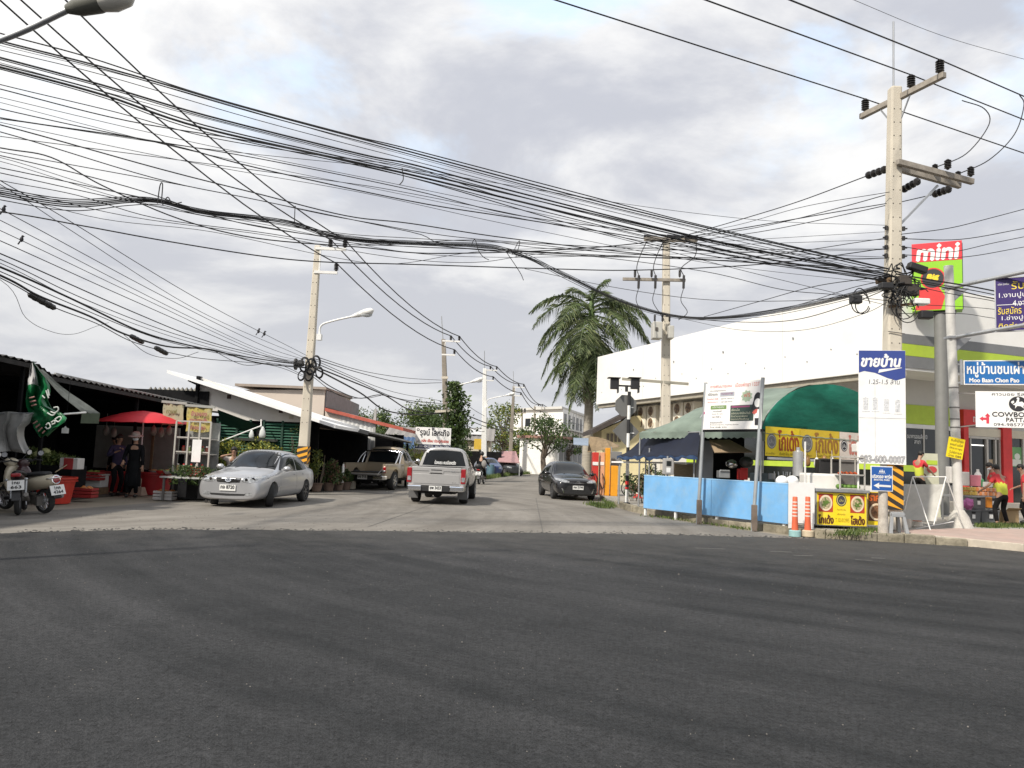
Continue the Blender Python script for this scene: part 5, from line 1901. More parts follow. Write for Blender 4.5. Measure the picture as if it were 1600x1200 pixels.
scooter('cream scooter parked beside the dark motorcycle with its tail to the road',V((p.x-0.55,p.y+0.1,0)),R(156),mat('cream_paint',(0.56,0.50,0.38),0.3,var=0.04,coat=0.5),lean=R(-6))
p=gp(24,806)
motorbike('dark motorcycle with white plate parked nearest the road at the stalls',V((p.x-0.36,p.y+0.75,0)),R(117),mat('dark_bike_paint',(0.03,0.008,0.01),0.3,var=0.1,coat=0.4),lean=R(-5))
p=gp(-2,796)
motorbike('black motorcycle half out of the picture behind the dark one',V((p.x-1.0,p.y+1.1,0)),R(122),mat('black_bike_paint',(0.015,0.015,0.015),0.3,var=0.1,coat=0.4),lean=R(-5))
RIDE_P=gp(752,756)
RIDE_P=V((RIDE_P.x,RIDE_P.y,-0.012))
motorbike('dark motorcycle ridden away beyond the silver pickup',RIDE_P,R(80),mat('black_bike_paint',(0.015,0.015,0.015)),0)
#   people
SKIN=mat('skin',(0.36,0.21,0.14),0.6,var=0.06)
HAIR=mat('hair',(0.012,0.010,0.009),0.6,var=0.2)
def skin_mesh(verts,edges,radii,sub=2):
 me=bpy.data.meshes.new('figure')
 me.from_pydata([V(v)for v in verts],edges,[])
 def f(o):
  s=o.modifiers.new('skin','SKIN')
  s.use_smooth_shade=True
  sv=o.data.skin_vertices[0].data
  for i,r in enumerate(radii):
   sv[i].radius=(r,r)if not isinstance(r,tuple)else r
  sv[0].use_root=True
  m=o.modifiers.new('s','SUBSURF')
  m.levels=m.render_levels=sub
 return applied(me,f)
class Chain:
 def __init__(s):
  s.v,s.e,s.r=[],[],[]
 def add(s,p,r,par=None):
  s.v.append(V(p))
  s.r.append(r)
  if par is not None:
   s.e.append((par,len(s.v)-1))
  return len(s.v)-1
 def run(s,pts,par):
  for p,r in pts:
   par=s.add(p,r,par)
  return par
def ik(a,b,l1,l2,bend):
 """mid joint between a and b bent towards bend"""
 a,b,bend=V(a),V(b),V(bend)
 d=b-a
 L=min(d.length,(l1+l2)*0.999)
 d.normalize()
 k=(l1*l1-l2*l2+L*L)/(2*L)
 h=math.sqrt(max(l1*l1-k*k,1e-6))
 n=(bend-d*bend.dot(d)).normalized()
 return a+d*k+n*h
def person(label,loc,rz,shirt,trousers,hands,feet,pel=(0,0,.90),chest=(0,0.0,1.30),head_dir=(0,0.35,1),H=1.0,face=(0,1,0),hat=None,mask=False,hair_long=False,two_tone=None,sleeve=0.55,shorts=False,group=None,apron=None,skirt=False,helmet=False):
 """x to the figure's right... local axes: y is where it faces, x its right-hand side; hands and feet are (right, left)"""
 t=thing('person',label,'person',loc,rz,group)
 t.scale=(H,H,H)
 P,C_=V(pel),V(chest)
 up=(C_-P).normalized()
 mid=P.lerp(C_,.45)
 nk=C_+up*.17
 hd=V(head_dir).normalized()
 c=Chain()
 i0=c.add(P,(.145,.11))
 i1=c.add(mid,(.125,.095),i0)
 i2=c.add(C_,(.145,.105),i1)
 i3=c.add(nk,.055,i2)
 h0=nk+hd*.08
 i4=c.add(h0,.06,i3)
 i5=c.add(nk+hd*.16+V(face)*.012,(.072,.085),i4)
 i6=c.add(nk+hd*.24,(.07,.082),i5)
 sh=Chain()
 q0=sh.add(P+up*-.10,(.168,.132))
 q1=sh.add(mid,(.15,.115),q0)
 q2=sh.add(C_+up*.02,(.168,.126),q1)
 q3=sh.add(nk-up*.005,.07,q2)
 tr=Chain()
 t0=tr.add(P+up*.02,(.155,.12))
 t1=tr.add(P-V((0,0,.08)),(.16,.125),t0)
 ankles=[]
 for s,hand,foot in((1,hands[0],feet[0]),(-1,hands[1],feet[1])):
  S_=C_+up*.085+V((s*.175,0,0))
  hand=V(hand)
  el=ik(S_,hand,.28,.25,V((s*.4,-.6,-.5)))
  a=c.add(S_,.052,i2)
  a=c.run([(S_.lerp(el,.5),.044),(el,.038),(el.lerp(hand,.5),.036),(hand,.025)],a)
  fd=(hand-el).normalized()
  side=fd.cross(V((0,0,1)))
  side=side.normalized()if side.length>.1 else V((1,0,0))
  nrm=side.cross(fd)
  pm=hand+fd*.05
  a=c.add(pm,(.032,.018),a)
  for k,(o,L)in enumerate(((-.028,.060),(-.009,.072),(.010,.068),(.027,.052))):
   b0=pm+fd*.035+side*o
   c.run([(b0,.009),(b0+fd*L*.5-nrm*.008,.0085),(b0+fd*L*.9-nrm*.03,.007)],a)
  b0=hand+fd*.03+side*-.034*s
  c.run([(b0+side*-.012*s,.010),(b0+fd*.035-side*.024*s-nrm*.012,.0085)],a)
  e=sh.add(S_,.072,q2)
  if sleeve<=1:
   sh.run([(S_.lerp(el,.5*sleeve+.15),.068),(S_.lerp(el,sleeve+.2),.062)],e)
  else:
   sh.run([(S_.lerp(el,.5),.062),(el,.054),(el.lerp(hand,.5),.048),(el.lerp(hand,.93),.038)],e)
  hip=P+V((s*.085,0,-.03))
  foot=V(foot)
  an=foot+V((0,0,.085))
  kn=ik(hip,an,.42,.41,V((s*.1,1,.1)))
  a=c.add(hip,.085,i0)
  a=c.run([(hip.lerp(kn,.5),.07),(kn,.052),(kn.lerp(an,.35),.052),(an,.036)],a)
  c.run([(an+V((0,.03,-.045)),.036),(foot+V((0,.14,.028)),.028)],a)
  e=tr.add(hip-V((0,0,.03)),.10,t1)
  if shorts:
   tr.run([(hip.lerp(kn,.5),.092),(hip.lerp(kn,.85),.085)],e)
  else:
   tr.run([(hip.lerp(kn,.5),.086),(kn,.068),(kn.lerp(an,.5),.062),(kn.lerp(an,.95),.055)],e)
  ankles.append((an,foot))
 body=mesh_obj('body',skin_mesh(c.v,c.e,c.r),SKIN,t,80)
 ms=skin_mesh(sh.v,sh.e,sh.r)
 so=mesh_obj('shirt',ms,[shirt]+([two_tone]if two_tone else[]),t,80)
 if two_tone:
  lim=mid.lerp(C_,.62).z
  for p in ms.polygons:
   x=abs(p.center.x)
   if p.center.z<lim and x<.2:
    p.material_index=1
 mesh_obj('trousers',skin_mesh(tr.v,tr.e,tr.r),trousers,t,80)
 for an,foot in ankles:
  b=MB()
  b.ell(foot+V((0,.045,.045)),(.048,.135,.05),12,8)
  b.v=[V((p.x,p.y,max(p.z,foot.z)))for p in b.v]
  b.build('shoe',BLACK,t,smooth=70,local=True)
 F_=V(face)
 F_=(F_-hd*F_.dot(hd)).normalized()
 X_=F_.cross(hd)
 hc=nk+hd*.17
 M=Matrix((X_,F_,hd)).transposed()
 if not helmet:
  b=MB()
  b.ell(hc+hd*.045-F_*.012,(.094,.108,.098),16,10,M)
  b.v=[p if(p-hc).dot(F_)<.062+max(0,(p-hc).dot(hd)-.07)*1.0 else p-F_*((p-hc).dot(F_)-.062-max(0,(p-hc).dot(hd)-.07))for p in b.v]
  b.v=[p if not((p-hc).dot(F_)>-.03 and(p-hc).dot(hd)<.03)else p-F_*0.045 for p in b.v]
  if hair_long:
   b.ell(hc-F_*.075-hd*.06,(.08,.05,.14),12,8,M)
  b.build('hair',HAIR,t,smooth=80,local=True)
 b=MB()
 b.add([hc+F_*.075+hd*.02,hc+F_*.072+X_*.016-hd*.02,hc+F_*.102-hd*.018,hc+F_*.072-X_*.016-hd*.02],[(0,1,2),(0,2,3),(1,3,2),(0,3,1)])
 for s in(1,-1):
  b.ell(hc+X_*s*.085-F_*.005,(.012,.022,.032),8,6,M)
 b.build('nose_and_ears',SKIN,body,smooth=80,local=True)
 b=MB()
 for s in(1,-1):
  b.ell(hc+X_*s*.033+F_*.078+hd*.022,(.012,.008,.007),8,6,M)
 b.build('eyes',INK,body,smooth=80,local=True)
 if mask:
  b=MB()
  b.ell(hc+F_*.03-hd*.035,(.078,.066,.05),14,8,M)
  b.build('face_mask',mat('mask_white',(0.75,0.76,0.78),0.8),t,smooth=80,local=True)
 else:
  b=MB()
  b.ell(hc+F_*.077-hd*.045,(.024,.008,.006),8,6,M)
  b.build('mouth',mat('lips',(0.25,0.09,0.07),0.6),body,smooth=80,local=True)
 if hat:
  b=MB()
  b.lathe([(.20,.045),(.16,.06),(.11,.075),(.108,.12),(.095,.155),(.05,.172),(.001,.175)],hc,hd,22,cap=False)
  b.build('hat',hat,t,smooth=50,local=True)
  b=MB()
  b.lathe([(.112,.078),(.112,.105)],hc,hd,22,cap=False)
  b.build('hat_band',mat('hat_band',(0.4,0.36,0.33),0.8),t,smooth=50,local=True)
 if helmet:
  b=MB()
  b.ell(hc+hd*.04-F_*.01,(.125,.14,.13),16,10,M)
  b.build('helmet',BLACK,t,smooth=80,local=True)
 if apron:
  b=MB()
  rows=[]
  for j in range(6):
   z=C_.z+.02-j*.14
   rows.append([V((x*(.9+j*.06),P.y+.135+.01*math.cos(x*9),z))for x in(-.13,-.07,0,.07,.13)])
  b.grid(rows,thick=(0,-.008,0))
  b.build('apron',apron,t,smooth=80,local=True)
 if skirt:
  b=MB()
  b.lathe([(.17,.10),(.185,-.1),(.20,-.35),(.215,-.58),(.20,-.6)],P,(0,0,1),16,cap=False)
  b.build('skirt',trousers,t,smooth=60,local=True)
 return t
DKCLOTH=mat('dark_cloth',(0.009,0.0095,0.011),0.9,var=0.25,spec=0.1)
BKTROU=mat('black_trousers',(0.014,0.013,0.013),0.9,var=0.2,spec=0.15)
PURPLE=mat('purple_shirt',(0.03,0.024,0.065),0.9,var=0.2)
RSHIRT=mat('red_shirt',(0.52,0.035,0.04),0.8,var=0.08)
LSHIRT=mat('lime_shirt',(0.52,0.56,0.06),0.8,var=0.08)
GF=((.11,.02,0),(-.11,.0,0))
HANG=((.26,.06,.80),(-.26,.05,.80))
#   market stalls along the road edge
XE=-10.75
ROOFM=mat('shade_dark_tin',(0.025,0.023,0.022),0.85,var=0.4,scale=3,bump=0.3)  # near-black tin, shade under the stall roofs put into the colour
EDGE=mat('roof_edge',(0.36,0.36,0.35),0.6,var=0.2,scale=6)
def corrugated(b,A,B,C,D,n,amp=0.03,thick=0.01):
 """sheet A-B (eave) to D-C (top), ribs running from eave to top"""
 rows=[[],[]]
 for i in range(n+1):
  f=i/n
  o=V((0,0,amp if i%2 else-amp))
  rows[0].append(V(A).lerp(V(B),f)+o)
  rows[1].append(V(D).lerp(V(C),f)+o)
 b.grid(rows,thick=(0,0,-thick))
def eave(px,py):
 """point on the eave line of the stalls at a picture position"""
 k=on_line(V((XE,0,2.8)),V((0,1,0)),px)
 p=V((XE,k,0))
 p.z=zat(p,py)
 return p
def stall(label,y0,y1,ze0,ze1,x_back,rise,edge_white):
 t=thing('market_stall',label,'market stall',(XE-2,(y0+y1)/2,0))
 A,B=V((XE,y0,ze0)),V((XE,y1,ze1))
 D,C=V((x_back,y0,ze0+rise)),V((x_back,y1,ze1+rise))
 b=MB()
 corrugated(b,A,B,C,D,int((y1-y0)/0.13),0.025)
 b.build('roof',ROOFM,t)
 b=MB()
 b.box(((XE+x_back)/2,(y0+y1)/2,(ze0+rise+2.2)/2-1.1+1.0),(0.01,0.01,0.01))
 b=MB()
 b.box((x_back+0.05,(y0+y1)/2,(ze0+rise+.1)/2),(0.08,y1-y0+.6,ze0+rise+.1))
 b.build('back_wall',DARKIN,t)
 b=MB()
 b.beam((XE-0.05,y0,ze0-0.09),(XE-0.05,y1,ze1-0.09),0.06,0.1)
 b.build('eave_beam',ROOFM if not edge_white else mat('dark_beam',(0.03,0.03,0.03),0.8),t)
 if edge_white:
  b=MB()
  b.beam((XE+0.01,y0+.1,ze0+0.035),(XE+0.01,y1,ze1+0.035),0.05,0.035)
  b.build('edge_highlight',EDGE,t)  # pale strip added to draw the highlight along the sheet edge
 n=max(1,int((y1-y0)/4.6))
 for i in range(n+1):
  y=y0+0.15+(y1-y0-0.3)*i/n
  b=MB()
  b.beam((XE-0.2,y,0),(XE-0.2,y,ze0+(ze1-ze0)*i/n-0.02),0.07,0.07)
  b.build('post',DARKIN,t)
 b=MB()
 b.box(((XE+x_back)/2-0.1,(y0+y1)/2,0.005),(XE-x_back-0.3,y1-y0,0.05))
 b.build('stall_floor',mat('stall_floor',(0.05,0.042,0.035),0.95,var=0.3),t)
 return t
e0,e1=eave(0,553),eave(55,567)
stA=stall('dark tin roofed stall nearest the road, its corrugated edge against the sky',9.0,e1.y,e0.z+0.1,e1.z,-16.5,0.35,False)
f0,f1=eave(80,585),eave(322,636)
stB=stall('long black tin roofed stall behind the red parasol',f0.y,f1.y,f0.z,f1.z,-16.0,0.25,True)
b=MB()
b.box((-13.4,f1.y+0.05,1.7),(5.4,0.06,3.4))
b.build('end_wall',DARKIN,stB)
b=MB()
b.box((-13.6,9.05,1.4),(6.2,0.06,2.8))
b.build('end_wall',DARKIN,stA)  # unseen wall added to keep sunlight out of the stall
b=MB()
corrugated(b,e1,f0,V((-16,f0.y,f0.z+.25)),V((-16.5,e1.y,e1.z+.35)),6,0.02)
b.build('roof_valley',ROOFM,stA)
b=MB()
for i in range(7):
 y=f0.y+0.5+i*1.15
 b.beam((XE-0.1,y,f0.z-0.12+(f1.z-f0.z)*i/7),(-16,y,f0.z+0.05),0.06,0.09)
b.build('rafter',DARKIN,stB)
AW=mat('awning_grey',(0.16,0.17,0.15),0.8,var=0.2,scale=8)
A0,A1=at(50,568,17.0),at(66,578,17.2)
B0,B1=at(128,645,17.6),at(156,646,18.2)
rows=[]
for j in range(9):
 f=j/8
 l,r=A0.lerp(B0,f),A1.lerp(B1,f)
 rows.append([l.lerp(r,k/4)+V((0,0.04*math.sin(k*2.1+j),-0.05*math.sin(math.pi*f)+0.03*math.sin(k*1.7)))for k in range(5)])
aw=thing('awning','narrow grey awning folded down over the front of the dark stall','awning',V((B0.x,B0.y,0)))
b=MB()
b.grid(rows,thick=(0,0.02,-0.012))
b.build('canvas',AW,aw,smooth=70)
b=MB()
b.grid([[B0,B0.lerp(B1,.5),B1],[p+V((0,-.02,-.24))for p in(B0,B0.lerp(B1,.5),B1)]],thick=(0,.01,0))
b.build('valance',mat('awning_greenish',(0.06,0.08,0.05),0.8,var=0.2),aw)
b=MB()
b.tube([at(100,647,16.6),at(134,644.5,17.6)],0.02,6)
b.build('rod',WHITE,aw)
GB=mat('banner_green',(0.006,0.11,0.035),0.4,var=0.3,scale=5)
GW=mat('banner_white',(0.42,0.42,0.42),0.5,var=0.1)
bt=thing('banner','crumpled green advertising banner hanging from the dark roof edge','banner',at(65,690,16.4))
prof=[(566,49,53),(578,46,62),(590,44,71),(602,42,77),(614,41,79),(626,40,74),(636,41,80),(644,45,97),(652,47,104),(660,49,101),(668,52,91),(676,56,82),(682,60,74)]
rows=[]
for j,(py,l,r)in enumerate(prof):
 row=[]
 for k in range(11):
  f=k/10
  row.append(at(l+(r-l)*f,py+2*math.sin(f*7+j),16.4+0.13*math.sin(f*9+j*0.9)+0.07*math.sin(f*17-j*1.3)))
 rows.append(row)
b=MB()
b.grid(rows,thick=(0,0.01,0))
cl=b.build('cloth',[GB,GW],bt,smooth=80)
for p in cl.data.polygons:
 c_=p.center+org(bt)
 px,py=px_of(c_)
 if py<611 and px<43+(py-566)*0.30+(8 if py<606 else-20):
  p.material_index=1
LW_=mat('banner_letter',(0.55,0.58,0.55),0.5)
LP_=mat('banner_pink',(0.33,0.17,0.15),0.6)
def ontop(pts,m,nm,wpx):
 b=MB()
 b.tube([at(x,y,16.18)for x,y in spline_xy(pts)],wpx*0.5*16.18/1200,6)
 b.build(nm,m,bt)
def spline_xy(pts):
 return[(q.x,q.y)for q in spline([V((x,y,0))for x,y in pts],5)]
for pts in([(84,637),(90,636),(91,641),(85,645),(79,643)],[(74,645),(82,649),(87,645)],[(86,655),(93,651),(96,654),(91,659),(86,656)],[(80,660),(85,657),(86,661),(81,663)],[(72,664),(76,661),(79,667),(74,670),(71,667)],[(66,618),(70,622)],[(72,610),(76,622)],[(75,608),(77,618)]):
 ontop(pts,LW_,'lettering',2.0)
for pts in([(46,622),(54,620)],[(47,628),(56,626)],[(49,634),(57,632)],[(52,662),(58,658)],[(56,668),(62,663)],[(60,674),(66,668)],[(66,677),(70,673)]):
 ontop(pts,LP_,'pink_lettering',2.2)
sh=thing('rain_sheet','pale grey plastic sheet hung behind the parked motorcycles','sheet',at(20,712,16.3))
rows=[]
for j in range(10):
 f=j/9
 r=52-20*math.sin(math.pi*min(1,f*0.9+.05))*(0.4 if f<.3 else.75)+(0 if f>.3 else 0)
 row=[]
 for k in range(15):
  u=k/14
  row.append(at(-40+(r+40)*u,645+(707-645)*f+2*math.sin(u*8),16.3+0.12*math.sin(u*19+f*2)+0.06*math.sin(u*41)))
 rows.append(row)
b=MB()
b.grid(rows,thick=(0,0.012,0))
b.build('plastic',mat('plastic_grey',(0.33,0.33,0.32),0.35,var=0.1,scale=6),sh,smooth=80)
b=MB()
b.tube([at(-60,645,16.35),at(52,646,16.25)],0.015,6)
b.build('rail',STEEL,sh)
tagp=at(102,672,16.9)
tt=thing('price_tag','small white price card hanging in the dark stall opening','price card',tagp)
b=MB()
f=Fr(tagp-V((.075,0,.07)),(1,0.1,0))
b.prism([f.p(u,v)for u,v in((0,0),(.145,0),(.145,.11),(.10,.12),(.07,.16),(.04,.12),(0,.11))],f.N*0.01)
b.build('card',PWHITE,tt)
b=MB()
b.tube([tagp+V((0,0,.09)),tagp+V((0,0.02,1.2))],0.004,4)
b.build('string',DARKIN,tt)
VEG=[LEAF_M,LEAF_L,mat('cabbage',(0.42,0.44,0.2),0.7,var=0.2),LEAF_Y]
rk=thing('produce_rack','dark sloping rack loaded with green vegetables behind the scooter','produce rack',at(88,740,20.0))
rc=at(86,725,20.0)
b=MB()
b.box((rc.x,rc.y,0.42),(1.3,0.7,0.84))
b.build('rack',DARKIN,rk,bevel=.02)
vg=thing('vegetables','heap of leafy green vegetables and pale cabbages on the dark rack','vegetables',(rc.x,rc.y,0.84))
rnd=random.Random(8)
b=MB()
for i in range(1100):
 u=rnd.uniform(-.6,.55)
 p=V((rc.x+u,rc.y+rnd.uniform(-.33,.3),.86+rnd.random()*(.28-.22*u)))
 leaf_mesh(b,p,.15*rnd.uniform(.6,1.4),rnd,asp=.35,nm=2)
b.build('leaves',VEG[:2],vg,fixn=False)
for dx,dz,r in((-.38,.2,.14),(-.2,.26,.13),(-.5,.10,.12),(-.08,.16,.12),(-.28,.08,.13)):
 b=MB()
 b.ell((rc.x+dx,rc.y-.15,.9+dz),(r,r,r*.85),12,8)
 b.build('cabbage',VEG[2],vg,smooth=80)
def tub(label,c,r0,r1,h,m=None,rim=0.03):
 t=thing('plastic_tub',label,'tub',c)
 b=MB()
 c=V(c)
 b.lathe([(r0,0),(r1,h),(r1+rim,h),(r1+rim,h-.05),(r1+rim*.3,h-.06)],c,n=28,cap=False)
 b.lathe([(r0-.015,.01),(r1-.015,h-.002),(r1,h)],c,n=28,cap=False)
 b.lathe([(.001,.012),(r0,.012)],c,n=28,cap=False)
 b.build('shell',m or mat('tub_red',(0.50,0.035,0.02),0.45,var=0.1),t,smooth=50)
 b=MB()
 b.lathe([(r1+rim*1.2,h-.10),(r1+rim*1.2,h-.075)],c,n=28,cap=False)
 b.build('rib',m or mat('tub_red',(0.50,0.035,0.02),0.45),t)
 b=MB()
 b.lathe([(.001,h*.82),(r1-.06,h*.82)],c,n=20,cap=False)
 b.build('contents',mat('tub_contents',(0.03,0.03,0.02),0.6),t)
 return t
p=gp(98,789)
tub('big red plastic tub behind the cream scooter',(p.x-.52,p.y+.45,0),.38,.47,.62)
p=gp(150,772)
tub('dark red tub on the stall floor beside the white box',(p.x-.1,p.y+.9,.02),.36,.42,.62,mat('tub_dark_red',(0.30,0.02,0.02),0.5,var=0.1))
p=gp(236,774)
tub('red tub standing at the foot of the man in the hat',(p.x-.2,p.y+.55,0),.42,.50,.66,mat('tub_crimson',(0.36,0.02,0.025),0.45,var=0.1))
p=gp(136,774)
wb=thing('cool_box','white foam box with lid on a low stand beside the red tub','foam box',(p.x,p.y+.3,0))
b=MB()
b.box((p.x,p.y+.3,.12),(.62,.45,.2))
b.build('stand',WOOD,wb)
b=MB()
b.box((p.x,p.y+.3,.38),(.60,.42,.32))
bx=b.build('box',mat('foam_white',(0.6,0.6,0.58),0.8,var=0.06),wb,bevel=.02)
b=MB()
b.box((p.x,p.y+.3,.565),(.64,.46,.04))
b.build('lid',mat('foam_white',(0.6,0.6,0.58)),wb,bevel=.012)
p=at(112,731,18.3)
cr=thing('drink_crate','red and white crate standing on the tub edge','crate',p)
b=MB()
b.box(p+V((0,0,.1)),(.42,.3,.26))
b.build('crate',mat('crate_white',(0.5,0.48,0.46),0.6),cr,bevel=.01)
b=MB()
b.box(p+V((0,-.155,.1)),(.22,.012,.26))
b.build('label_panel',mat('crate_red',(0.32,0.03,0.03),0.6),cr)
p=at(108,738,17.9)
st=thing('stick','thin pale wooden stick leaning out of the red tub','stick')if False else None
b=MB()
b.tube([at(86,738,17.8),at(118,718,18.4)],.012,6)
tag(b.build('wooden_stick',mat('bamboo',(0.35,0.28,0.18),0.7),None),'thin pale bamboo stick leaning across the red tub','stick')
p=gp(205,777)
person('person in a dark dress, pale hat and white mask beside the parasol pole',(p.x,p.y,0),R(190),DKCLOTH,DKCLOTH,((.22,.22,.98),(-.25,.10,.85)),GF,hat=mat('straw_hat',(0.30,0.25,0.22),0.8),mask=True,sleeve=1.5,skirt=True,H=1.0,head_dir=(0,.2,1))
p=gp(171,775)
person('person in a purple shirt turned away beside the person in a hat',(p.x,p.y+.25,0),R(235),PURPLE,DKCLOTH,((.2,.25,1.25),(-.22,.12,.85)),GF,hair_long=True,sleeve=1.5,H=.97)
p=gp(158,772)
person('person all in black in the shadow of the long stall',(p.x-.2,p.y+1.0,0.02),R(150),DKCLOTH,DKCLOTH,HANG,GF,sleeve=1.5,H=.93)
for i,(px,py,Y,m,lab)in enumerate([(133,768,19.4,'crate_red','red crate on the stall floor nearest the big red tub'),(146,742,21.5,'crate_red','red crate stacked behind the white foam box'),(258,773,20.9,'crate_white','pale crate between the crimson tub and the herb table')]):
 p=at(px,py,Y)
 t=thing('produce_crate',lab,'crate',V((p.x,Y,max(0,p.z-.15))))
 c=V((p.x,Y,max(0,p.z-.15)))
 b=MB()
 for dx,dy,sx,sy in((0,-.16,.5,.02),(0,.16,.5,.02),(-.24,0,.02,.3),(.24,0,.02,.3)):
  for z in(.05,.13,.21):
   b.box(c+V((dx,dy,z)),(sx,sy,.055))
 b.box(c+V((0,0,.012)),(.48,.32,.02))
 b.build('crate_slats',mat(m,(.32,.03,.03),.6),t)
 rnd=random.Random(i)
 b=MB()
 for k in range(14):
  b.ell(c+V((rnd.uniform(-.18,.18),rnd.uniform(-.1,.1),.2+rnd.uniform(0,.05))),(.05,.05,.045),8,6)
 b.build('fruit',mat('fruit_%d'%(i%2),((.40,.14,.03),(.16,.22,.04))[i%2],.5,var=.3),t,smooth=80)
for i,px in enumerate((240,251,262,272)):
 p=at(px,741,22.6)
 t=thing('bowl',('steel','dull red','pale','dark green')[i]+' bowl of food in the row before the partition','bowl',p)
 b=MB()
 b.lathe([(.06,0),(.14,.08),(.15,.11),(.135,.10)],p,n=14)
 b.build('bowl_shell',(STEEL,RED,WHITE,mat('bowl_green',(.04,.12,.06),.5))[i],t,smooth=50)
 b=MB()
 b.ell(p+V((0,0,.09)),(.12,.12,.06),10,6)
 b.build('food',mat('food_%d'%(i%2),((.30,.16,.05),(.14,.18,.05))[i%2],.7,var=.4,scale=20),t,smooth=80)
for i,px in enumerate((166,178,240,252,264)):
 p=at(px,672+(i%2)*3,22.8)
 b=MB()
 b.lathe([(.02,.14),(.07,.06),(.09,-.07),(.05,-.15),(.01,-.16)],p,n=10)
 b.tube([p+V((0,0,.14)),p+V((0,0,.5))],.005,4)
 tag(b.build('hanging_bag',mat('bag_cloudy',(.30,.29,.25),.4,var=.25),smooth=60),'cloudy plastic bag hanging in the row above the stall partition','bag','bags hanging over the stall partition')
p=gp(216,774)
ub=V((p.x,p.y,0))
us=thing('parasol','wide red parasol on a thin white pole over the stall front','parasol',ub)
utop=at(225,642,ub.y-.05)
b=MB()
b.tube([ub+V((0,0,.1)),utop+V((0,0,-.02))],.022,8)
b.build('pole',mat('pole_white',(0.62,0.62,0.62),0.4),us,smooth=60)
b=MB()
ax=(utop-ub).normalized()
n=12
prof=[(0.02,0.0),(.3,-.03),(.62,-.095),(.9,-.18),(1.18,-.285),(1.27,-.335)]
vs,fs=[],[]
x_=ax.orthogonal().normalized()
y_=ax.cross(x_)
for r,z in prof:
 for k in range(n*2):
  a=math.pi*k/n
  rr=r*(1.0 if k%2==0 else.972)
  dz=0 if k%2==0 else-.012*r
  vs.append(utop+ax*(z+dz)+(x_*math.cos(a)+y_*math.sin(a))*rr)
m_=n*2
for i in range(len(prof)-1):
 for k in range(m_):
  fs.append((i*m_+k,i*m_+(k+1)%m_,(i+1)*m_+(k+1)%m_,(i+1)*m_+k))
b.add(vs,fs)
b.build('canopy',leafmat('parasol_red',(0.74,0.045,0.06),0.1,.28,.25),us,smooth=20)
b=MB()
for k in range(n):
 a=2*math.pi*k/n
 d=x_*math.cos(a)+y_*math.sin(a)
 b.tube([utop-ax*.03,utop+d*.6-ax*.115,utop+d*1.13-ax*.31],.008,4)
b.build('rib',STEEL,us)
b=MB()
b.hexa([ub+V(q)for q in((-.2,-.16,0),(.17,-.18,0),(.2,.16,0),(-.18,.18,0),(-.13,-.12,.2),(.14,-.12,.24),(.12,.12,.24),(-.12,.12,.22))])
b.tube([ub+V((0.02,0,.2)),ub+V((.03,0,.48))],.035,8)
b.build('stone_base',mat('base_stone',(0.36,0.28,0.22),0.9,var=0.2,bump=.4),us,bevel=.02)
c0,c1=at(152,664,23.6),at(282,664,23.6)
pw=thing('partition_wall','stained pale partition behind the people at the stall','partition',V((c0.x+1,23.6,0)))
b=MB()
b.box(((c0.x+c1.x)/2,23.6,(c0.z+.5)/2),(c1.x-c0.x,.06,c0.z-.5))
b.build('panel',mat('stained_panel',(0.20,0.20,0.18),0.8,var=.12,dirt=(.16,.15,.12),dirt_amt=.7),pw)
b=MB()
b.box((at(238,700,23.55).x,23.55,(c0.z+.5)/2),(.07,.05,c0.z-.5))
b.build('batten',WOOD,pw)
b=MB()
b.box(((c0.x+c1.x)/2,23.55,.35),(c1.x-c0.x,.7,.7))
b.build('counter',DARKIN,pw)
cab=thing('food_cabinet','aluminium framed glass food cabinet with a white card on it','food cabinet',V((at(308,700,21.6).x,21.6,0)))
x0,x1=at(276,720,21.6).x,at(330,720,21.6).x
z0,z1=.75,zat((x0,21.6),658)
b=MB()
for x in(x0,x0+.36,x0+.66,x1):
 b.box((x,21.4,(z0+z1)/2),(.04,.04,z1-z0))
for z in(z0,z0+.55,z0+.95,z1):
 b.box(((x0+x1)/2,21.42,z),(x1-x0,.035,.035))
b.build('frame',ALU,cab)
b=MB()
b.box(((x0+x1)/2,21.75,.37),(x1-x0,.75,.72))
b.build('counter',mat('dark_counter',(.03,.03,.03),.7),cab)
b=MB()
b.box(((x0+x1)/2,22.1,(z0+z1)/2),(x1-x0,.03,z1-z0))
b.build('back_panel',mat('back_grey',(.25,.26,.25),.7,var=.3),cab)
b=MB()
for z in(z0+.5,z0+.92):
 b.box(((x0+x1)/2,21.75,z),(x1-x0-.06,.6,.03))
b.build('shelf',ALU,cab)
b=MB()
f=Fr(V((x0+.50,21.37,z0+.28)),(1,0,0))
b.fbox(f,0,0,.25,.62,0,.008)
b.build('menu_card',PWHITE,cab)
rnd=random.Random(31)
jar_cols=[mat('jar_a',(.35,.25,.1),.4),mat('jar_b',(.3,.08,.05),.4),mat('jar_c',(.4,.4,.36),.4),mat('jar_d',(.1,.14,.05),.4)]
for i in range(10):
 r=rnd.uniform(.035,.055)
 z=(z0+.02,z0+.52)[i%2]
 c=V((x0+.08+i*.085,21.55+rnd.uniform(-.05,.1),z))
 j=thing('jar','small jar among the row on the food cabinet shelves','jar',c,group='jars in the food cabinet')
 b=MB()
 b.lathe([(r,0),(r,.14),(r*.7,.17)],c,n=12)
 b.build('jar_glass',jar_cols[i%4],j,smooth=50)
 b=MB()
 b.cyl(c+V((0,0,.17)),r*.75,.03)
 b.build('lid',RED if i%3 else WHITE,j)
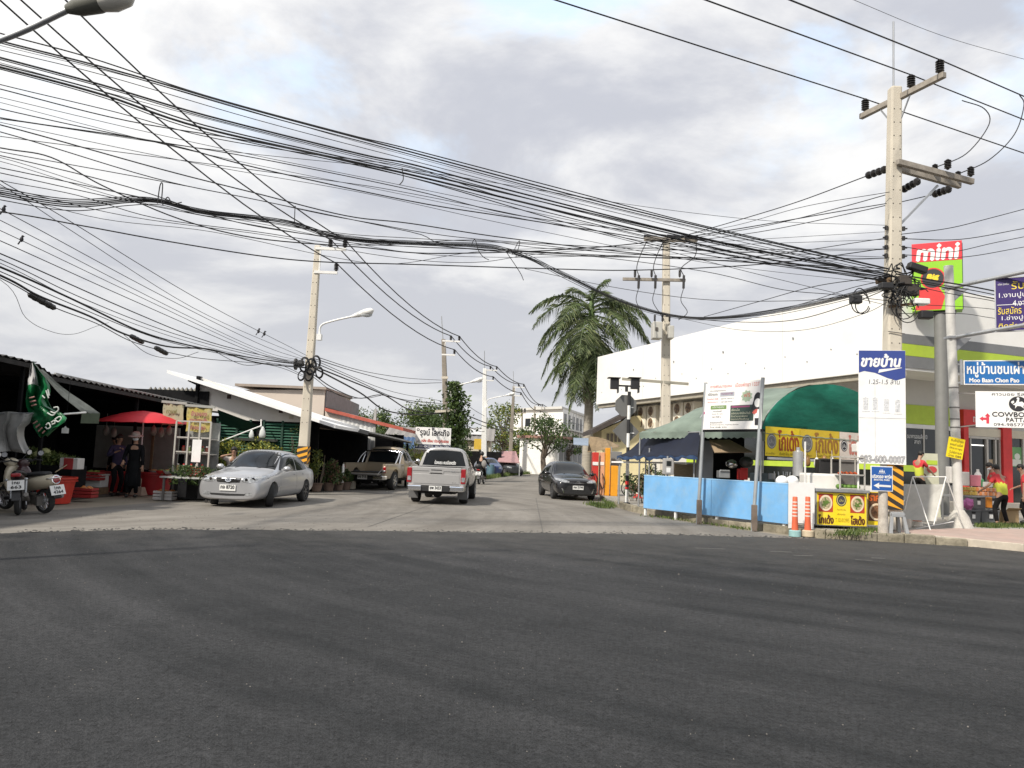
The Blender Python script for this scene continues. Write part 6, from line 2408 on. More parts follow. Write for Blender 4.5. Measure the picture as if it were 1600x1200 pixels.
def poster_sheet(label,pxa,pya,pxb,pyb,Y,m,cols,txt):
 a,c=at(pxa,pyb,Y),at(pxb,pya,Y)
 t=thing('poster_board',label,'poster',(a+c)/2-V((0,0,(c.z-a.z)/2)))
 w,h=c.x-a.x,c.z-a.z
 rows=[[V((a.x+w*u/8,Y+.03*math.sin(u*1.7+v),a.z+h*v/6+.02*math.sin(u)))for u in range(9)]for v in range(7)]
 b=MB()
 b.grid(rows,thick=(0,.01,0))
 b.build('sheet',m,t,smooth=80)
 f=Fr(V((a.x,Y-.045,a.z)),(1,0,0))
 for body,u,v,ww,hh,mm in txt:
  b=MB()
  b.text(f,body,u*w,v*h,ww*w,hh*h,bold=.006)
  b.build('lettering',mm,t,fixn=False)
 b=MB()
 b.beam(V((a.x-.05,Y-.02,c.z+.06)),V((c.x+.08,Y-.02,c.z+.03)),.03,.07)
 b.build('batten',mat('batten_grey',(.3,.3,.28),.7),t)
 return t
FADY=mat('faded_yellow',(.40,.32,.08),.7,var=.25,scale=3,dirt=(.35,.34,.3),dirt_amt=.9,dscale=2.2)
FADW=mat('faded_cream',(.36,.34,.22),.7,var=.2,scale=3,dirt=(.25,.25,.2),dirt_amt=.8,dscale=3)
FP=mat('faded_pink',(.30,.10,.10),.7,var=.3)
poster_sheet('faded cream poster beside the yellow one over the food cabinet',253,632,288,664,22.0,FADW,None,[('กาแฟ',.2,.55,.5,.2,mat('faded_olive',(.16,.15,.06),.7))])
poster_sheet('faded yellow poster with pink lettering hung at the stall end',290,638,332,674,21.9,FADY,None,[('ข้าวแกง',.2,.66,.62,.2,FP),('อาหารตามสั่ง',.15,.40,.7,.18,FP),('ก๋วยเตี๋ยว',.2,.1,.6,.18,FP)])
tc=gp(283,784)
ht=thing('market_table','low table with black cloth legs carrying fresh herbs','table',(tc.x,tc.y+.5,0))
b=MB()
b.box((tc.x,tc.y+.5,.62),(1.35,.75,.04))
b.build('table_top',mat('table_pale',(.42,.42,.40),.6),ht)
for dx,dy in((-.58,-.3),(.58,-.3),(-.58,.3),(.58,.3)):
 b=MB()
 b.beam((tc.x+dx,tc.y+.5+dy,0),(tc.x+dx,tc.y+.5+dy,.6),.05,.05)
 b.build('leg',DSTEEL,ht)
for dx,w,h in((-.05,.24,.50),(.5,.26,.52)):
 b=MB()
 b.box((tc.x+dx,tc.y+.13,.60-h/2),(w,.05,h))
 b.build('hanging_cloth',DARKIN,ht,bevel=.015)
for(dx,w,h,lab,sd)in((-.12,.5,.3,'bunch of dark green herbs drooping over the table edge',51),(.42,.5,.28,'second bunch of herbs at the sedan end of the table',52)):
 c=V((tc.x+dx,tc.y+.38,.64))
 t=thing('herbs',lab,'herbs',c)
 rnd=random.Random(sd)
 b=MB()
 for i in range(600):
  p=c+V((rnd.gauss(0,.16),rnd.gauss(-.05,.12),rnd.uniform(-.2,h)))
  leaf_mesh(b,p,.10*rnd.uniform(.6,1.4),rnd,asp=.3,nm=2)
 b.build('leaves',[LEAF_D,LEAF_M],t,fixn=False)
bk=thing('basket','red plastic basket standing behind the herbs','basket',(tc.x+.05,tc.y+.75,.64))
b=MB()
c=V((tc.x+.05,tc.y+.75,.64))
b.hexa([c+V(q)for q in((-.17,-.12,0),(.17,-.12,0),(.17,.12,0),(-.17,.12,0),(-.24,-.17,.24),(.24,-.17,.24),(.24,.17,.24),(-.24,.17,.24))])
b.build('basket_shell',mat('basket_red',(.42,.06,.05),.5),bk)
b=MB()
for z,s in((.06,1.05),(.13,1.2),(.20,1.36)):
 for sx,sy in((0,-1),):
  b.beam(c+V((-.17*s,-.125*s,z)),c+V((.17*s,-.125*s,z)),.01,.02)
b.build('basket_rim',mat('basket_pale',(.5,.3,.28),.5),bk)
b=MB()
#   white gable shop with green louvres
GY=27.2
WG=mat('gable_white',(.60,.575,.54),.75,var=.05,scale=1.2,dirt=(.40,.38,.34),dirt_amt=.4,dscale=.9)
gs=thing('shop_house','white gabled shop with a sloping roof and green louvred front','shop',(at(390,700,GY).x,GY,0))
def P(px,py,Y=GY):
 return at(px,py,Y)
b=MB()
w_=[P(309,588),P(309,640),P(345,643),P(386,657),P(474,660),P(474,648)]
b.prism([V((p.x,GY,p.z))for p in w_],(0,.2,0))
b.build('gable_wall',WG,gs)
b=MB()
r0,r1=P(261,578,GY-.6),P(524,664,GY-.6)
d=V((0,7.5,0))
tk=V((0,0,-.11))
b.hexa([r0+tk,r1+tk,r1+tk+d,r0+tk+d,r0,r1,r1+d,r0+d])
b.build('roof',mat('roof_white',(.80,.80,.80),.5,var=.04),gs)
b=MB()
b.beam(P(295,593,GY-.3),P(310,600,GY-.02),.08,.12)
b.box((P(309,640).x-.03,GY,(P(309,588).z+.0)/2),(.1,.3,P(309,588).z))
b.build('corner_post',DARKIN,gs)
for px,py,w in((358,620,.11),(439,642,.11)):
 b=MB()
 q=P(px,py,GY-.005)
 b.box(q,(.14,.03,.14))
 b.build('vent',mat('vent_brown',(.06,.035,.03),.8),gs)
b=MB()
q=P(455,652,GY-.005)
b.box(q,(.16,.02,.13))
b.build('vent',mat('vent_pale',(.42,.40,.33),.8),gs)
GL=mat('louvre_green',(.012,.075,.045),.6,var=.15)
GL2=mat('louvre_frame',(.008,.045,.028),.6,var=.15)
zt=P(400,656).z
zb_=.3
for pa,pc in((338,368),(369,388),(410,438),(441,473)):
 b=MB()
 xa,xc=P(pa,700).x,P(pc,700).x
 for i in range(int((zt-zb_)/.1)):
  z=zb_+i*.1
  b.hexa([V((xa,GY-.02,z)),V((xc,GY-.02,z)),V((xc,GY+.05,z+.07)),V((xa,GY+.05,z+.07)),V((xa,GY-.03,z+.012)),V((xc,GY-.03,z+.012)),V((xc,GY+.04,z+.082)),V((xa,GY+.04,z+.082))])
 b.build('louvre_slat',GL,gs)
b=MB()
for px in(337,368.5,389,410,439.5,474):
 b.box((P(px,700).x,GY+.01,(zt+zb_)/2),(.07,.12,zt-zb_))
b.build('louvre_frame',GL2,gs)
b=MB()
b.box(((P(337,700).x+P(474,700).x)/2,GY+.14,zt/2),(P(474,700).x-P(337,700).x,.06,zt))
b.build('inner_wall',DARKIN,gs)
b=MB()
b.box((P(400,700).x,GY-.06,P(400,687).z),(P(440,700).x-P(372,700).x,.1,.10))
b.build('window_ledge',mat('ledge_dark',(.03,.035,.03),.8),gs)
b=MB()
g0,g1,g2=P(340,640,GY-.5),P(385,657,GY-.5),P(410,666,GY-.55)
b.add([g0,g1,g2,P(345,662,GY-.1),P(395,676,GY-.1),g0+V((0,0,-.02)),g2+V((0,0,-.02)),P(395,677,GY-.1)],[(0,1,4,3),(1,2,4),(5,3,7,6)])
b.build('sun_blind',GL2,gs)
b=MB()
b.tube([P(336,693,GY-.9),P(409,665,GY-.9)],.022,6)
b.tube([P(408,656,GY-.3),P(408,668,GY-.9)],.022,6)
b.build('blind_rod',WHITE,gs)
for px,py,w,h,lab in((410,676,.22,.38,'white plastic bag hanging from the end of the rod'),(393,679,.16,.28,'smaller clear plastic bag hanging beside the white one')):
 c=P(px,py,GY-.92)
 t=thing('plastic_bag',lab,'plastic bag',c-V((0,0,h/2)))
 b=MB()
 b.lathe([(.02,h*.55),(.05,h*.4),(w*.45,h*.12),(w*.5,-h*.2),(w*.4,-h*.45),(.02,-h*.5)],c,n=12)
 b.v=[p+V((random.uniform(-.012,.012),random.uniform(-.012,.012)-(p.y-c.y)*.4,0))for p in b.v]
 b.build('film',mat('bag_film',(.55,.57,.56),.3,var=.15,scale=12),t,smooth=80)
LEAF_YY=leafmat('leaf_lemon',(0.44,0.43,0.08))
for i,(px,w,h,m)in enumerate([(352,1.0,1.05,[LEAF_Y,LEAF_L,LEAF_M]),(375,1.0,1.0,[LEAF_Y,LEAF_L]),(398,1.0,1.05,[LEAF_Y,LEAF_L,LEAF_M]),(419,.9,.95,[LEAF_Y,LEAF_L])]):
 bush('hedge_plant',['yellow green hedge shrub nearest the food cabinet','yellow green hedge shrub behind the seated woman','yellow green hedge shrub under the hanging bags','yellow green hedge shrub above the sedan roof'][i],'shrub',(P(px,700,26.4).x,26.4,0),(w,.7,h+.66),60+i,[LEAF_YY]+m,n=1700,ls=.11)
bush('climbing_plant','dark creeper growing against the green louvres beside the lamp pole','climber',(P(462,700,26.9).x,26.9,0),(.9,.35,2.3),71,[LEAF_D,LEAF_M],n=500,ls=.09)
p=at(365,722,23.5)
person('woman with tied black hair sitting behind the bonnet of the silver sedan',(p.x,23.5,0),R(195),mat('white_blouse',(.55,.5,.47),.85),DKCLOTH,((.12,.25,1.25),(-.2,.2,.8)),((.12,.35,0),(-.12,.35,0)),pel=(0,0,.62),chest=(0,.05,1.03),H=1.0,hair_long=True)
sb=thing('stool','low dark stool under the seated woman','stool',(p.x,23.5,0))
b=MB()
b.box((p.x,23.5,.48),(.36,.36,.04))
b.build('seat',DARKIN,sb)
for sx in(1,-1):
 for sy in(1,-1):
  b=MB()
  b.beam((p.x+sx*.14,23.5+sy*.14,0),(p.x+sx*.14,23.5+sy*.14,.46),.03,.03)
  b.build('leg',DARKIN,sb)
cr=thing('tin_shed','shed with an old grey corrugated roof behind the stall row','shed',(-13,28.5,0))
b=MB()
a_,b_=at(226,628,27.0),at(309,640,28.2)
c_,d_=at(309,607,29.5),at(232,606,28.4)
corrugated(b,a_,b_,c_,d_,22,.05)
b.build('roof',mat('asbestos_roof',(.20,.19,.165),.9,var=.3,scale=2.5,dirt=(.08,.075,.06),dirt_amt=.7),cr)
b=MB()
b.box(((a_.x+b_.x)/2,29,1.3),(b_.x-a_.x,.1,2.6))
b.build('wall',DARKIN,cr)
b=MB()
for(x,y)in((a_.x,a_.y),(b_.x,b_.y)):
 b.beam((x,y,0),(x,y,a_.z-.1),.08,.08)
b.build('post',DARKIN,cr)
gg=thing('open_garage','dark open garage under a low white edged roof beside the lamp pole','garage',(-7.2,31,0))
q0,q1=at(500,656,28.0),at(642,690,35.5)
b=MB()
bk0,bk1=q0+V((-7,2,.5)),q1+V((-7,4,.9))
th=V((0,0,-.1))
b.hexa([q0+th,q1+th,bk1+th,bk0+th,q0,q1,bk1,bk0])
b.build('roof',mat('roof_dark_sheet',(.05,.05,.05),.8),gg)
b=MB()
m0=q0.lerp(q1,.36)
b.beam(q0+V((.03,-.03,.01)),m0+V((.03,-.03,.01)),.08,.16)
b.build('roof_edge',mat('roof_white',(.8,.8,.8)),gg)
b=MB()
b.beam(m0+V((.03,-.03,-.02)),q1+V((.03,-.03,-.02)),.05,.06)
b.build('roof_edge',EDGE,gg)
b=MB()
b.beam(m0+V((-.1,-.06,-.03)),m0+V((.35,.35,-.14)),.1,.16)
b.build('edge_bracket',mat('bracket_grey',(.1,.1,.1),.6),gg)
b=MB()
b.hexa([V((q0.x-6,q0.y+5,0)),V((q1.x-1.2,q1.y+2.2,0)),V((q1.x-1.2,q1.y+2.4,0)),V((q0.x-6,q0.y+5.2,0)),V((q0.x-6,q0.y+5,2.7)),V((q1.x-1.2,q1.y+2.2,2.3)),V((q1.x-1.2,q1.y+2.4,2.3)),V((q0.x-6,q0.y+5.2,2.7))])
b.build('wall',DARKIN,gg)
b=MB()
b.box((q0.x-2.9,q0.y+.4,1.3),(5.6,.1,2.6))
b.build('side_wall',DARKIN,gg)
b=MB()
b.beam((q1.x-.15,q1.y,0),(q1.x-.15,q1.y,q1.z-.1),.1,.1)
b.build('post',DARKIN,gg)
b=MB()
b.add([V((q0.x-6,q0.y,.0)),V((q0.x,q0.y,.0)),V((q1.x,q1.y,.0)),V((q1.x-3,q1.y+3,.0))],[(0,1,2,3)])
b.build('dark_floor',mat('dark_floor',(.035,.032,.03),.7,var=.4),gg)  # near-black, unevenly toned floor colour
PK=mat('peach_wall',(.58,.50,.43),.8,var=.05,dirt=(.42,.37,.32),dirt_amt=.5,dscale=.5)
ph=thing('peach_house','pale peach house with a flat top behind the white gable','house',(at(460,640,37).x,37,0))
PYY=37.0
def H_(px,py,dy=0):
 return at(px,py,PYY+dy)
b=MB()
tl,tr_=H_(372,609),H_(508,609)
b.prism([V((tl.x,PYY,0)),V((tr_.x,PYY,0)),V((tr_.x,PYY,tr_.z)),V((tl.x,PYY,tl.z))],(0,6,0))
b.build('wall',PK,ph)
b=MB()
b.box(((tl.x+tr_.x)/2,PYY+2.9,tr_.z+.06),(tr_.x-tl.x+.2,6.2,.12))
b.build('coping',mat('coping_brown',(.30,.25,.21),.7),ph)
b=MB()
x0,x1=tr_.x,at(533,634,PYY+5).x
b.prism([V((tr_.x+.02,PYY+.1,H_(508,636).z)),V((tr_.x+.02,PYY+.1,tr_.z-.02)),V((tr_.x+.55,PYY+5.5,at(531,631,PYY+5.5).z)),V((tr_.x+.55,PYY+5.5,H_(508,640).z))],(.05,0,0))
b.build('grey_side',mat('side_grey',(.22,.22,.22),.7),ph)
ln=thing('lean_to','lean-to with a red roof edge and white sheet wall behind the garage','shed',(at(575,680,PYY).x,PYY,0))
b=MB()
a_,c_=H_(508,637,-.2),H_(630,668,-.2)
b.hexa([a_+V((0,0,-.16)),c_+V((0,0,-.16)),c_+V((0,5,-.16)),a_+V((0,5,-.16)),a_,c_,c_+V((0,5,0)),a_+V((0,5,0))])
b.build('roof',[mat('red_roof_edge',(.40,.09,.06),.7,var=.2)],ln)
b=MB()
q=[H_(508,640),H_(532,646),H_(532,700),H_(508,700)]
b.prism([V((p.x,PYY,max(0,p.z)))for p in q],(0,.15,0))
b.build('wall',PK,ln)
b=MB()
n=16
rows=[[],[]]
for i in range(n+1):
 px=532+(586-532)*i/n
 y=PYY-.02+(.03 if i%2 else 0)
 p,q=at(px,643+(px-532)*.25,PYY),at(px,672+(px-532)*.25,PYY)
 rows[0].append(V((p.x,y,p.z)))
 rows[1].append(V((q.x,y,0.2)))
b.grid(rows,thick=(0,.02,0))
b.build('sheet_wall',mat('white_sheet',(.58,.58,.57),.6,var=.12,scale=3),ln)
b=MB()
p,q=H_(588,660,.6),H_(628,690,.6)
b.box(((p.x+q.x)/2,PYY+1.2,1.2),(q.x-p.x,.1,2.4))
b.build('opening_shade',DARKIN,ln)  # solid near-black panel painting the shade inside the opening
b=MB()
p=H_(585,670)
b.box((p.x,PYY,p.z/2+.5),(.12,.12,p.z+.9))
b.build('post',mat('post_grey',(.35,.35,.34),.7),ln)
for i,(px,py,w,h,m)in enumerate([(494,768,.8,1.25,[LEAF_L,LEAF_M,LEAF_Y]),(513,767,.8,.75,[LEAF_R,LEAF_M,LEAF_D]),(528,766,.75,.8,[LEAF_R,LEAF_D,LEAF_L]),(540,765,.6,.5,[LEAF_D,LEAF_M])]):
 q=gp(px,py)
 lab=['tall pale flowering shrub in a pot behind the silver sedan','reddish leaved potted plant beside the flowering shrub','potted plant with bronze leaves near the open tailgate','low dark potted plant nearest the open tailgate'][i]
 t=bush('potted_plant',lab,'potted plant',(q.x,q.y,0),(w,w,h+.25),80+i,m,n=520,ls=.17,asp=.28)
 b=MB()
 b.lathe([(.16,0),(.22,.3),(.24,.3),(.24,.27)],(q.x,q.y,0),n=16)
 b.build('pot',mat('pot_brown',(.16,.11,.085),.8,var=.2),t,smooth=50)
p=gp(548,764)
b=MB()
b.box((p.x,p.y,.16),(.34,.3,.32))
tag(b.build('concrete_block',CONC,bevel=.02),'small concrete block on the road edge by the potted plants','block')
p=at(536,733,29.4)
b=MB()
b.tube([V((p.x,p.y,.3)),V((p.x,p.y,p.z+.1)),V((p.x,p.y,p.z+.2))],[.05,.05,.03],8)
tag(b.build('white_bottle',WHITE,smooth=50),'white bottle shape standing among the garage clutter','bottle')
#   far left: sign, sheds, trees
sg=thing('signboard','white roadside sign with Thai lettering behind the silver pickup','sign',at(676,700,41)-V((0,0,at(676,700,41).z)))
a_,c_=at(648,702,41),at(705,671,41)
f=Fr(V((a_.x,41,a_.z)),(1,0.03,0))
w,h=c_.x-a_.x,c_.z-a_.z+.06
b=MB()
b.fbox(f,0,0,w,h,-.05,0)
b.build('board',PWHITE,sg,bevel=.01)
b=MB()
b.rect(f,0.01,.06,w-.01,h*.24)
b.build('navy_band',mat('band_navy',(.03,.04,.09),.5),sg)
b=MB()
b.text(f,'รุจน์ โลหะกิจ',w*.13,h*.54,w*.82,h*.42,bold=.012)
b.ring(f,w*.07,h*.88,.04,.075)
b.text(f,'เหล็ก',w*.04,h*.30,w*.10,h*.16)
b.build('lettering',INK,sg,fixn=False)
b=MB()
b.text(f,'กลึง เชื่อม ประตูอัลลอย',w*.18,h*.30,w*.76,h*.19,bold=.008)
b.build('red_lettering',mat('letter_red',(.5,.1,.08),.5),sg,fixn=False)
b=MB()
b.text(f,'085-434 2233 , 081-284 2399',w*.12,h*.08,w*.84,h*.12,off=.008)
b.disc(f,w*.05,h*.14,.045,w=.008)
b.build('white_lettering',PWHITE,sg,fixn=False)
for u in(.15,w-.15):
 b=MB()
 b.beam(f.p(u,-a_.z,-.1),f.p(u,h,-.1),.06,.06)
 b.build('post',DSTEEL,sg)
def gable_shed(label,pa,pb,Y,py_eave,py_ridge,wallm,roofm,depth=6,z0=0):
 t=thing('shed',label,'shed',V(((at(pa,700,Y).x+at(pb,700,Y).x)/2,Y,0)))
 a_,b_=at(pa,py_eave,Y),at(pb,py_eave,Y)
 z=(a_.z+b_.z)/2
 zr=at((pa+pb)/2,py_ridge,Y+depth/2).z
 b=MB()
 b.box(((a_.x+b_.x)/2,Y+depth/2,z/2),(b_.x-a_.x-.6,depth-.8,z))
 b.build('wall',wallm,t)
 b=MB()
 corrugated(b,V((a_.x,Y,z)),V((b_.x,Y,z)),V((b_.x,Y+depth/2,zr)),V((a_.x,Y+depth/2,zr)),int((b_.x-a_.x)/.25),.03)
 corrugated(b,V((b_.x,Y+depth,z)),V((a_.x,Y+depth,z)),V((a_.x,Y+depth/2,zr)),V((b_.x,Y+depth/2,zr)),int((b_.x-a_.x)/.25),.03)
 b.build('roof',roofm,t)
 return t
GR=mat('grey_sheet_roof',(.22,.21,.20),.8,var=.15,scale=.6)
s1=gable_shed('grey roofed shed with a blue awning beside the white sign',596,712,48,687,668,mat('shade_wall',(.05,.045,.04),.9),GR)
b=MB()
a_,c_=at(618,684,46.5),at(652,684,46.5)
corrugated(b,V((a_.x,45.5,at(640,701,45.5).z)),V((c_.x,45.5,at(640,701,45.5).z)),V((c_.x,47.5,a_.z+.1)),V((a_.x,47.5,a_.z+.1)),10,.03)
b.build('blue_awning',mat('awning_blue',(.04,.085,.18),.6,var=.1),s1)
s2=gable_shed('cream shed with a grey roof and dark open front beyond the white pole',712,772,66,688,669,CREAM,GR)
b=MB()
a_,c_=at(722,704,65.6),at(784,706,65.6)
b.box(((a_.x+c_.x)/2,65.8,(a_.z)/2),(c_.x-a_.x,.3,a_.z))
b.build('front_shade',DARKIN,s2)  # solid near-black slab painting the shade of the open front
b=MB()
q=at(748,694,65.9)
b.box((q.x,65.95,q.z),(.8,.06,.9))
b.build('yellow_sign',mat('dull_yellow',(.6,.4,.05),.6),s2)
b=MB()
q=at(740,678,66.5)
b.hexa([at(733,679,67.0),at(752,680,67.0),at(754,672,68.3),at(736,671,68.3)]+[p+V((0,-.02,.05))for p in(at(733,679,67.0),at(752,680,67.0),at(754,672,68.3),at(736,671,68.3))])
b.build('roof_patch',mat('patch_pale',(.5,.5,.5),.6),s2)
pt=thing('awning','pink striped awning over the parked grey car','awning',V((at(793,720,67).x,67,0)))
a_,c_=at(777,722,64.5),at(812,724,64.5)
d_,e_=at(784,706,68),at(806,706,68)
b=MB()
b.hexa([a_,c_,e_,d_]+[p+V((0,0,.06))for p in(a_,c_,e_,d_)])
b.build('canvas',mat('pink_canvas',(.36,.21,.21),.8,var=.15),pt)
b=MB()
for p in(a_,c_):
 b.beam((p.x,p.y,0),p,.08,.08)
b.build('post',WHITE,pt)
bn=at(764,747,62)
b=MB()
q=gp(766,745)
b.lathe([(.26,0),(.3,.3),(.3,.62),(.27,.9),(.27,.92)],(q.x,q.y,0),n=16)
tag(b.build('barrel',mat('barrel_blue',(.09,.17,.22),.6),smooth=50),'blue plastic barrel on the grass verge','barrel')
TG='trees behind the sheds'
tm=[LEAF_D,LEAF_M,LEAF_M,LEAF_L]
tree('feathery tree at the peach house end of the tree row',(at(548,700,62).x,62,0),4.7,5.0,21,tm,TG,clumps=34,leaves=150,ls=.19,low=.25)
tree('middle tree of the row with a pointed crown',(at(588,700,60).x,60,0),4.7,4.6,22,tm,TG,clumps=34,leaves=150,ls=.19,low=.2)
tree('low bushy tree right behind the red roof edge',(at(612,700,58).x,58,0),3.7,4.4,23,tm,TG,clumps=26,leaves=150,ls=.19,low=.2)
tree('tall dense tree directly behind the white sign',(at(662,700,60).x,60,0),5.4,6.2,24,[LEAF_D,LEAF_M,LEAF_L],TG,clumps=44,leaves=160,ls=.2,low=.2)
tree('dense tree touching the overgrown pole',(at(690,700,58).x,58,0),5.0,4.4,25,[LEAF_D,LEAF_M],TG,clumps=34,leaves=160,ls=.2,low=.2)
tree('dark tree in the gap behind the gold pickup',(at(610,720,44).x,44,0),2.6,3.4,26,[LEAF_D,LEAF_D,LEAF_M],clumps=18,leaves=120,ls=.15,low=.1)
bush('bush','yellowish spiky plant behind the silver pickup cab','shrub',(at(650,716,38).x,38,0),(2.2,1.0,1.9),27,[LEAF_Y,LEAF_L],n=500,ls=.35,asp=.14)
tree('spreading light green tree by the bend',(at(786,738,80).x,80,0),7.2,6.2,28,[LEAF_M,LEAF_L,LEAF_Y],None,clumps=30,leaves=120,ls=.28,low=.3,trunk_r=.22)
tree('darker lower tree leaning toward the bend',(at(810,738,84).x,84,0),5.0,4.6,29,[LEAF_D,LEAF_M],None,clumps=18,leaves=100,ls=.28,low=.25)
tree('open layered tree before the white three storey building',(at(851,742,72).x,72,0),5.6,5.6,30,[LEAF_D,LEAF_M,LEAF_M],None,clumps=19,leaves=95,ls=.26,low=.5,trunk_r=.3)
tree('small broad tree shading the end of the road',(at(886,738,76).x,76,0),4.0,4.2,33,[LEAF_D,LEAF_M],None,clumps=13,leaves=90,ls=.26,low=.55,trunk_r=.2)
wbx=thing('apartment_building','white three storey building with balconies at the end of the road','building',(at(850,700,100).x,100,0))
A_,B_,C_=at(800,646,104),at(880,639,96),at(913,655,112)
zt_=B_.z
b=MB()
quad_box(b,[V((A_.x,A_.y,0)),V((B_.x,B_.y,0)),V((C_.x,C_.y,0)),V((C_.x-6,C_.y+8,0))],0,zt_)
b.build('wall',MWALL,wbx)
b=MB()
e_=(V((C_.x,C_.y,0))-V((B_.x,B_.y,0)))
e_.z=0
b.hexa([V((A_.x-.4,A_.y,zt_)),V((B_.x-.2,B_.y-.4,zt_)),V((C_.x+.4,C_.y,zt_)),V((C_.x-6,C_.y+8,zt_)),V((A_.x-.4,A_.y,zt_+.3)),V((B_.x-.2,B_.y-.4,zt_+.3)),V((C_.x+.4,C_.y,zt_+.3)),V((C_.x-6,C_.y+8,zt_+.3))])
b.build('roof',GREYW,wbx)
f=Fr(V((A_.x,A_.y,0)),V((B_.x-A_.x,B_.y-A_.y,0)))
L_=(V((B_.x,B_.y,0))-V((A_.x,A_.y,0))).length
for u,z,ww in((L_*.28,5.6,1.2),(L_*.72,5.6,1.2),(L_*.28,2.8,1.2)):
 b=MB()
 b.fbox(f,u,z,u+ww,z+1.2,0,.05)
 fr_=b.build('window',WHITE,wbx)
 b=MB()
 b.rect(f,u+.08,z+.08,u+ww-.08,z+1.12,.06)
 b.build('pane',CARGLASS,fr_)
b=MB()
b.fbox(f,L_*.58,0,L_*.74,2.4,0,.05)
b.build('door',mat('door_brown',(.16,.1,.07),.7),wbx)
b=MB()
b.fbox(f,L_*.52,2.6,L_*.82,2.8,0,1.2)
b.build('porch_roof',GREYP,wbx)
b=MB()
b.fbox(f,L_*.5,3.9,L_*1.02,4.3,0,.5)
b.build('red_band',mat('faded_red',(.45,.16,.13),.7),wbx)
f=Fr(V((B_.x,B_.y,0)),e_)
L2_=e_.length
for z in(2.7,5.2):
 b=MB()
 b.fbox(f,.2,z,L2_,z+.15,0,1.0)
 sl_=b.build('balcony',GREYW,wbx)
 b=MB()
 for k in range(9):
  b.fbox(f,.3+k*(L2_-.5)/8,z+.15,.36+k*(L2_-.5)/8,z+2.5,.9,.96)
 b.fbox(f,.2,z+1.0,L2_,z+1.06,.9,.96)
 b.build('railing',GREYP,sl_)
for z in(.3,2.9,5.4):
 for k in range(5):
  u=.8+k*(L2_-1.5)/5
  b=MB()
  b.fbox(f,u,z+.2,u+1.6,z+1.9,0,.04)
  b.build('window',GREYP,wbx)
ax_=thing('annex_building','low white building with a row of grey windows behind the palm','building',(at(890,720,80).x,80,0))
A_,B_=at(871,704,74),at(930,706,84)
f=Fr(V((A_.x,74,0)),V((B_.x-A_.x,10,0)))
L_=V((B_.x-A_.x,10,0)).length
h_=at(890,688,78).z
b=MB()
b.fbox(f,0,0,L_,h_,-4,0)
b.build('wall',MWALL,ax_)
b=MB()
b.fbox(f,-.3,h_,L_+.3,h_+.25,-4.2,.6)
b.build('roof',mat('annex_roof',(.3,.16,.13),.7),ax_)
for k in range(8):
 u=.5+k*(L_-.8)/8
 b=MB()
 b.fbox(f,u,.5,u+L_/8*.75,h_-.5,0,.05)
 b.build('window',GREYP,ax_)
gate=thing('garden_wall','low white garden wall with a small gate at the bend','wall',(at(850,738,88).x,88,0))
A_,B_=at(806,725,90),at(874,728,82)
b=MB()
b.beam(V((A_.x,A_.y,.7)),V((B_.x,B_.y,.7)),.2,1.4)
b.build('wall_panel',MWALL,gate)
person('rider in black with a pale shoulder bag on the far motorcycle',(RIDE_P.x-.03,RIDE_P.y-.1,RIDE_P.z),R(80-90),DKCLOTH,DKCLOTH,((.33,.42,1.06),(-.33,.42,1.06)),((.2,.2,.28),(-.2,.2,.28)),pel=(0,-.22,.92),chest=(0,-.12,1.30),sleeve=1.5,helmet=True)
b=MB()
c=RIDE_P+V((.12,-.48,1.12))
b.ell(c,(.14,.08,.2),12,8)
bg_=tag(b.build('shoulder_bag',mat('bag_grey',(.25,.24,.23),.8),smooth=80),'pale grey bag on the back of the far rider','bag')
#   royal palm behind the mart corner
pb=V((at(916,735,53).x,53,0))
pal=thing('palm_tree','tall royal palm with a drooping crown at the end of the mart wall','palm',pb)
ctr=at(925,520,53)
pm_=lambda py,px=None:V((pb.x+(ctr.x-pb.x)*((zat(pb,py))/ctr.z),53,zat(pb,py)))
b=MB()
zc=ctr.z
b.tube([pb,pb.lerp(ctr,.12),pb.lerp(ctr,.5),pb.lerp(ctr,.75),pb.lerp(ctr,.9)],[.42,.34,.31,.33,.30],14)
b.build('trunk',mat('palm_trunk',(.33,.30,.25),.85,var=.2,scale=2,stretch=(1,1,9)),pal,smooth=60)
b=MB()
b.tube([pb.lerp(ctr,.88),ctr,at(924,478,53),at(926,455,53)],[.30,.27,.2,.06],12)
b.build('crownshaft',mat('palm_shaft',(.10,.16,.05),.5,var=.2),pal,smooth=60)
rp=random.Random(17)
fr=MB()
PALM=[leafmat('palm_dark',(.052,.074,.032)),leafmat('palm_mid',(.11,.15,.06)),leafmat('palm_pale',(.22,.25,.12))]
rach=MB()
specs=[]
for i in range(30):
 az=i*2.39996+rp.uniform(-.2,.2)
 el=[78,66,56,48,42,37,32,27,22,16,9,2,-6,-12,-18,-24,-30,-36,-42,-48,-52,-56,-60,-64,-66,-68,28,18,8,-2][i]
 specs.append((az,R(el)))
specs+=[(R(178),R(18)),(R(170),R(-8)),(R(200),R(-38)),(R(2),R(22)),(R(-10),R(0)),(R(215),R(-58)),(R(250),R(-60)),(R(185),R(-20)),(R(225),R(-30)),(R(285),R(-66)),(R(165),R(-50)),(R(240),R(-45)),(R(150),R(38)),(R(195),R(42)),(R(30),R(40)),(R(-30),R(34)),(R(235),R(30)),(R(300),R(22)),(R(260),R(5)),(R(185),R(8))]
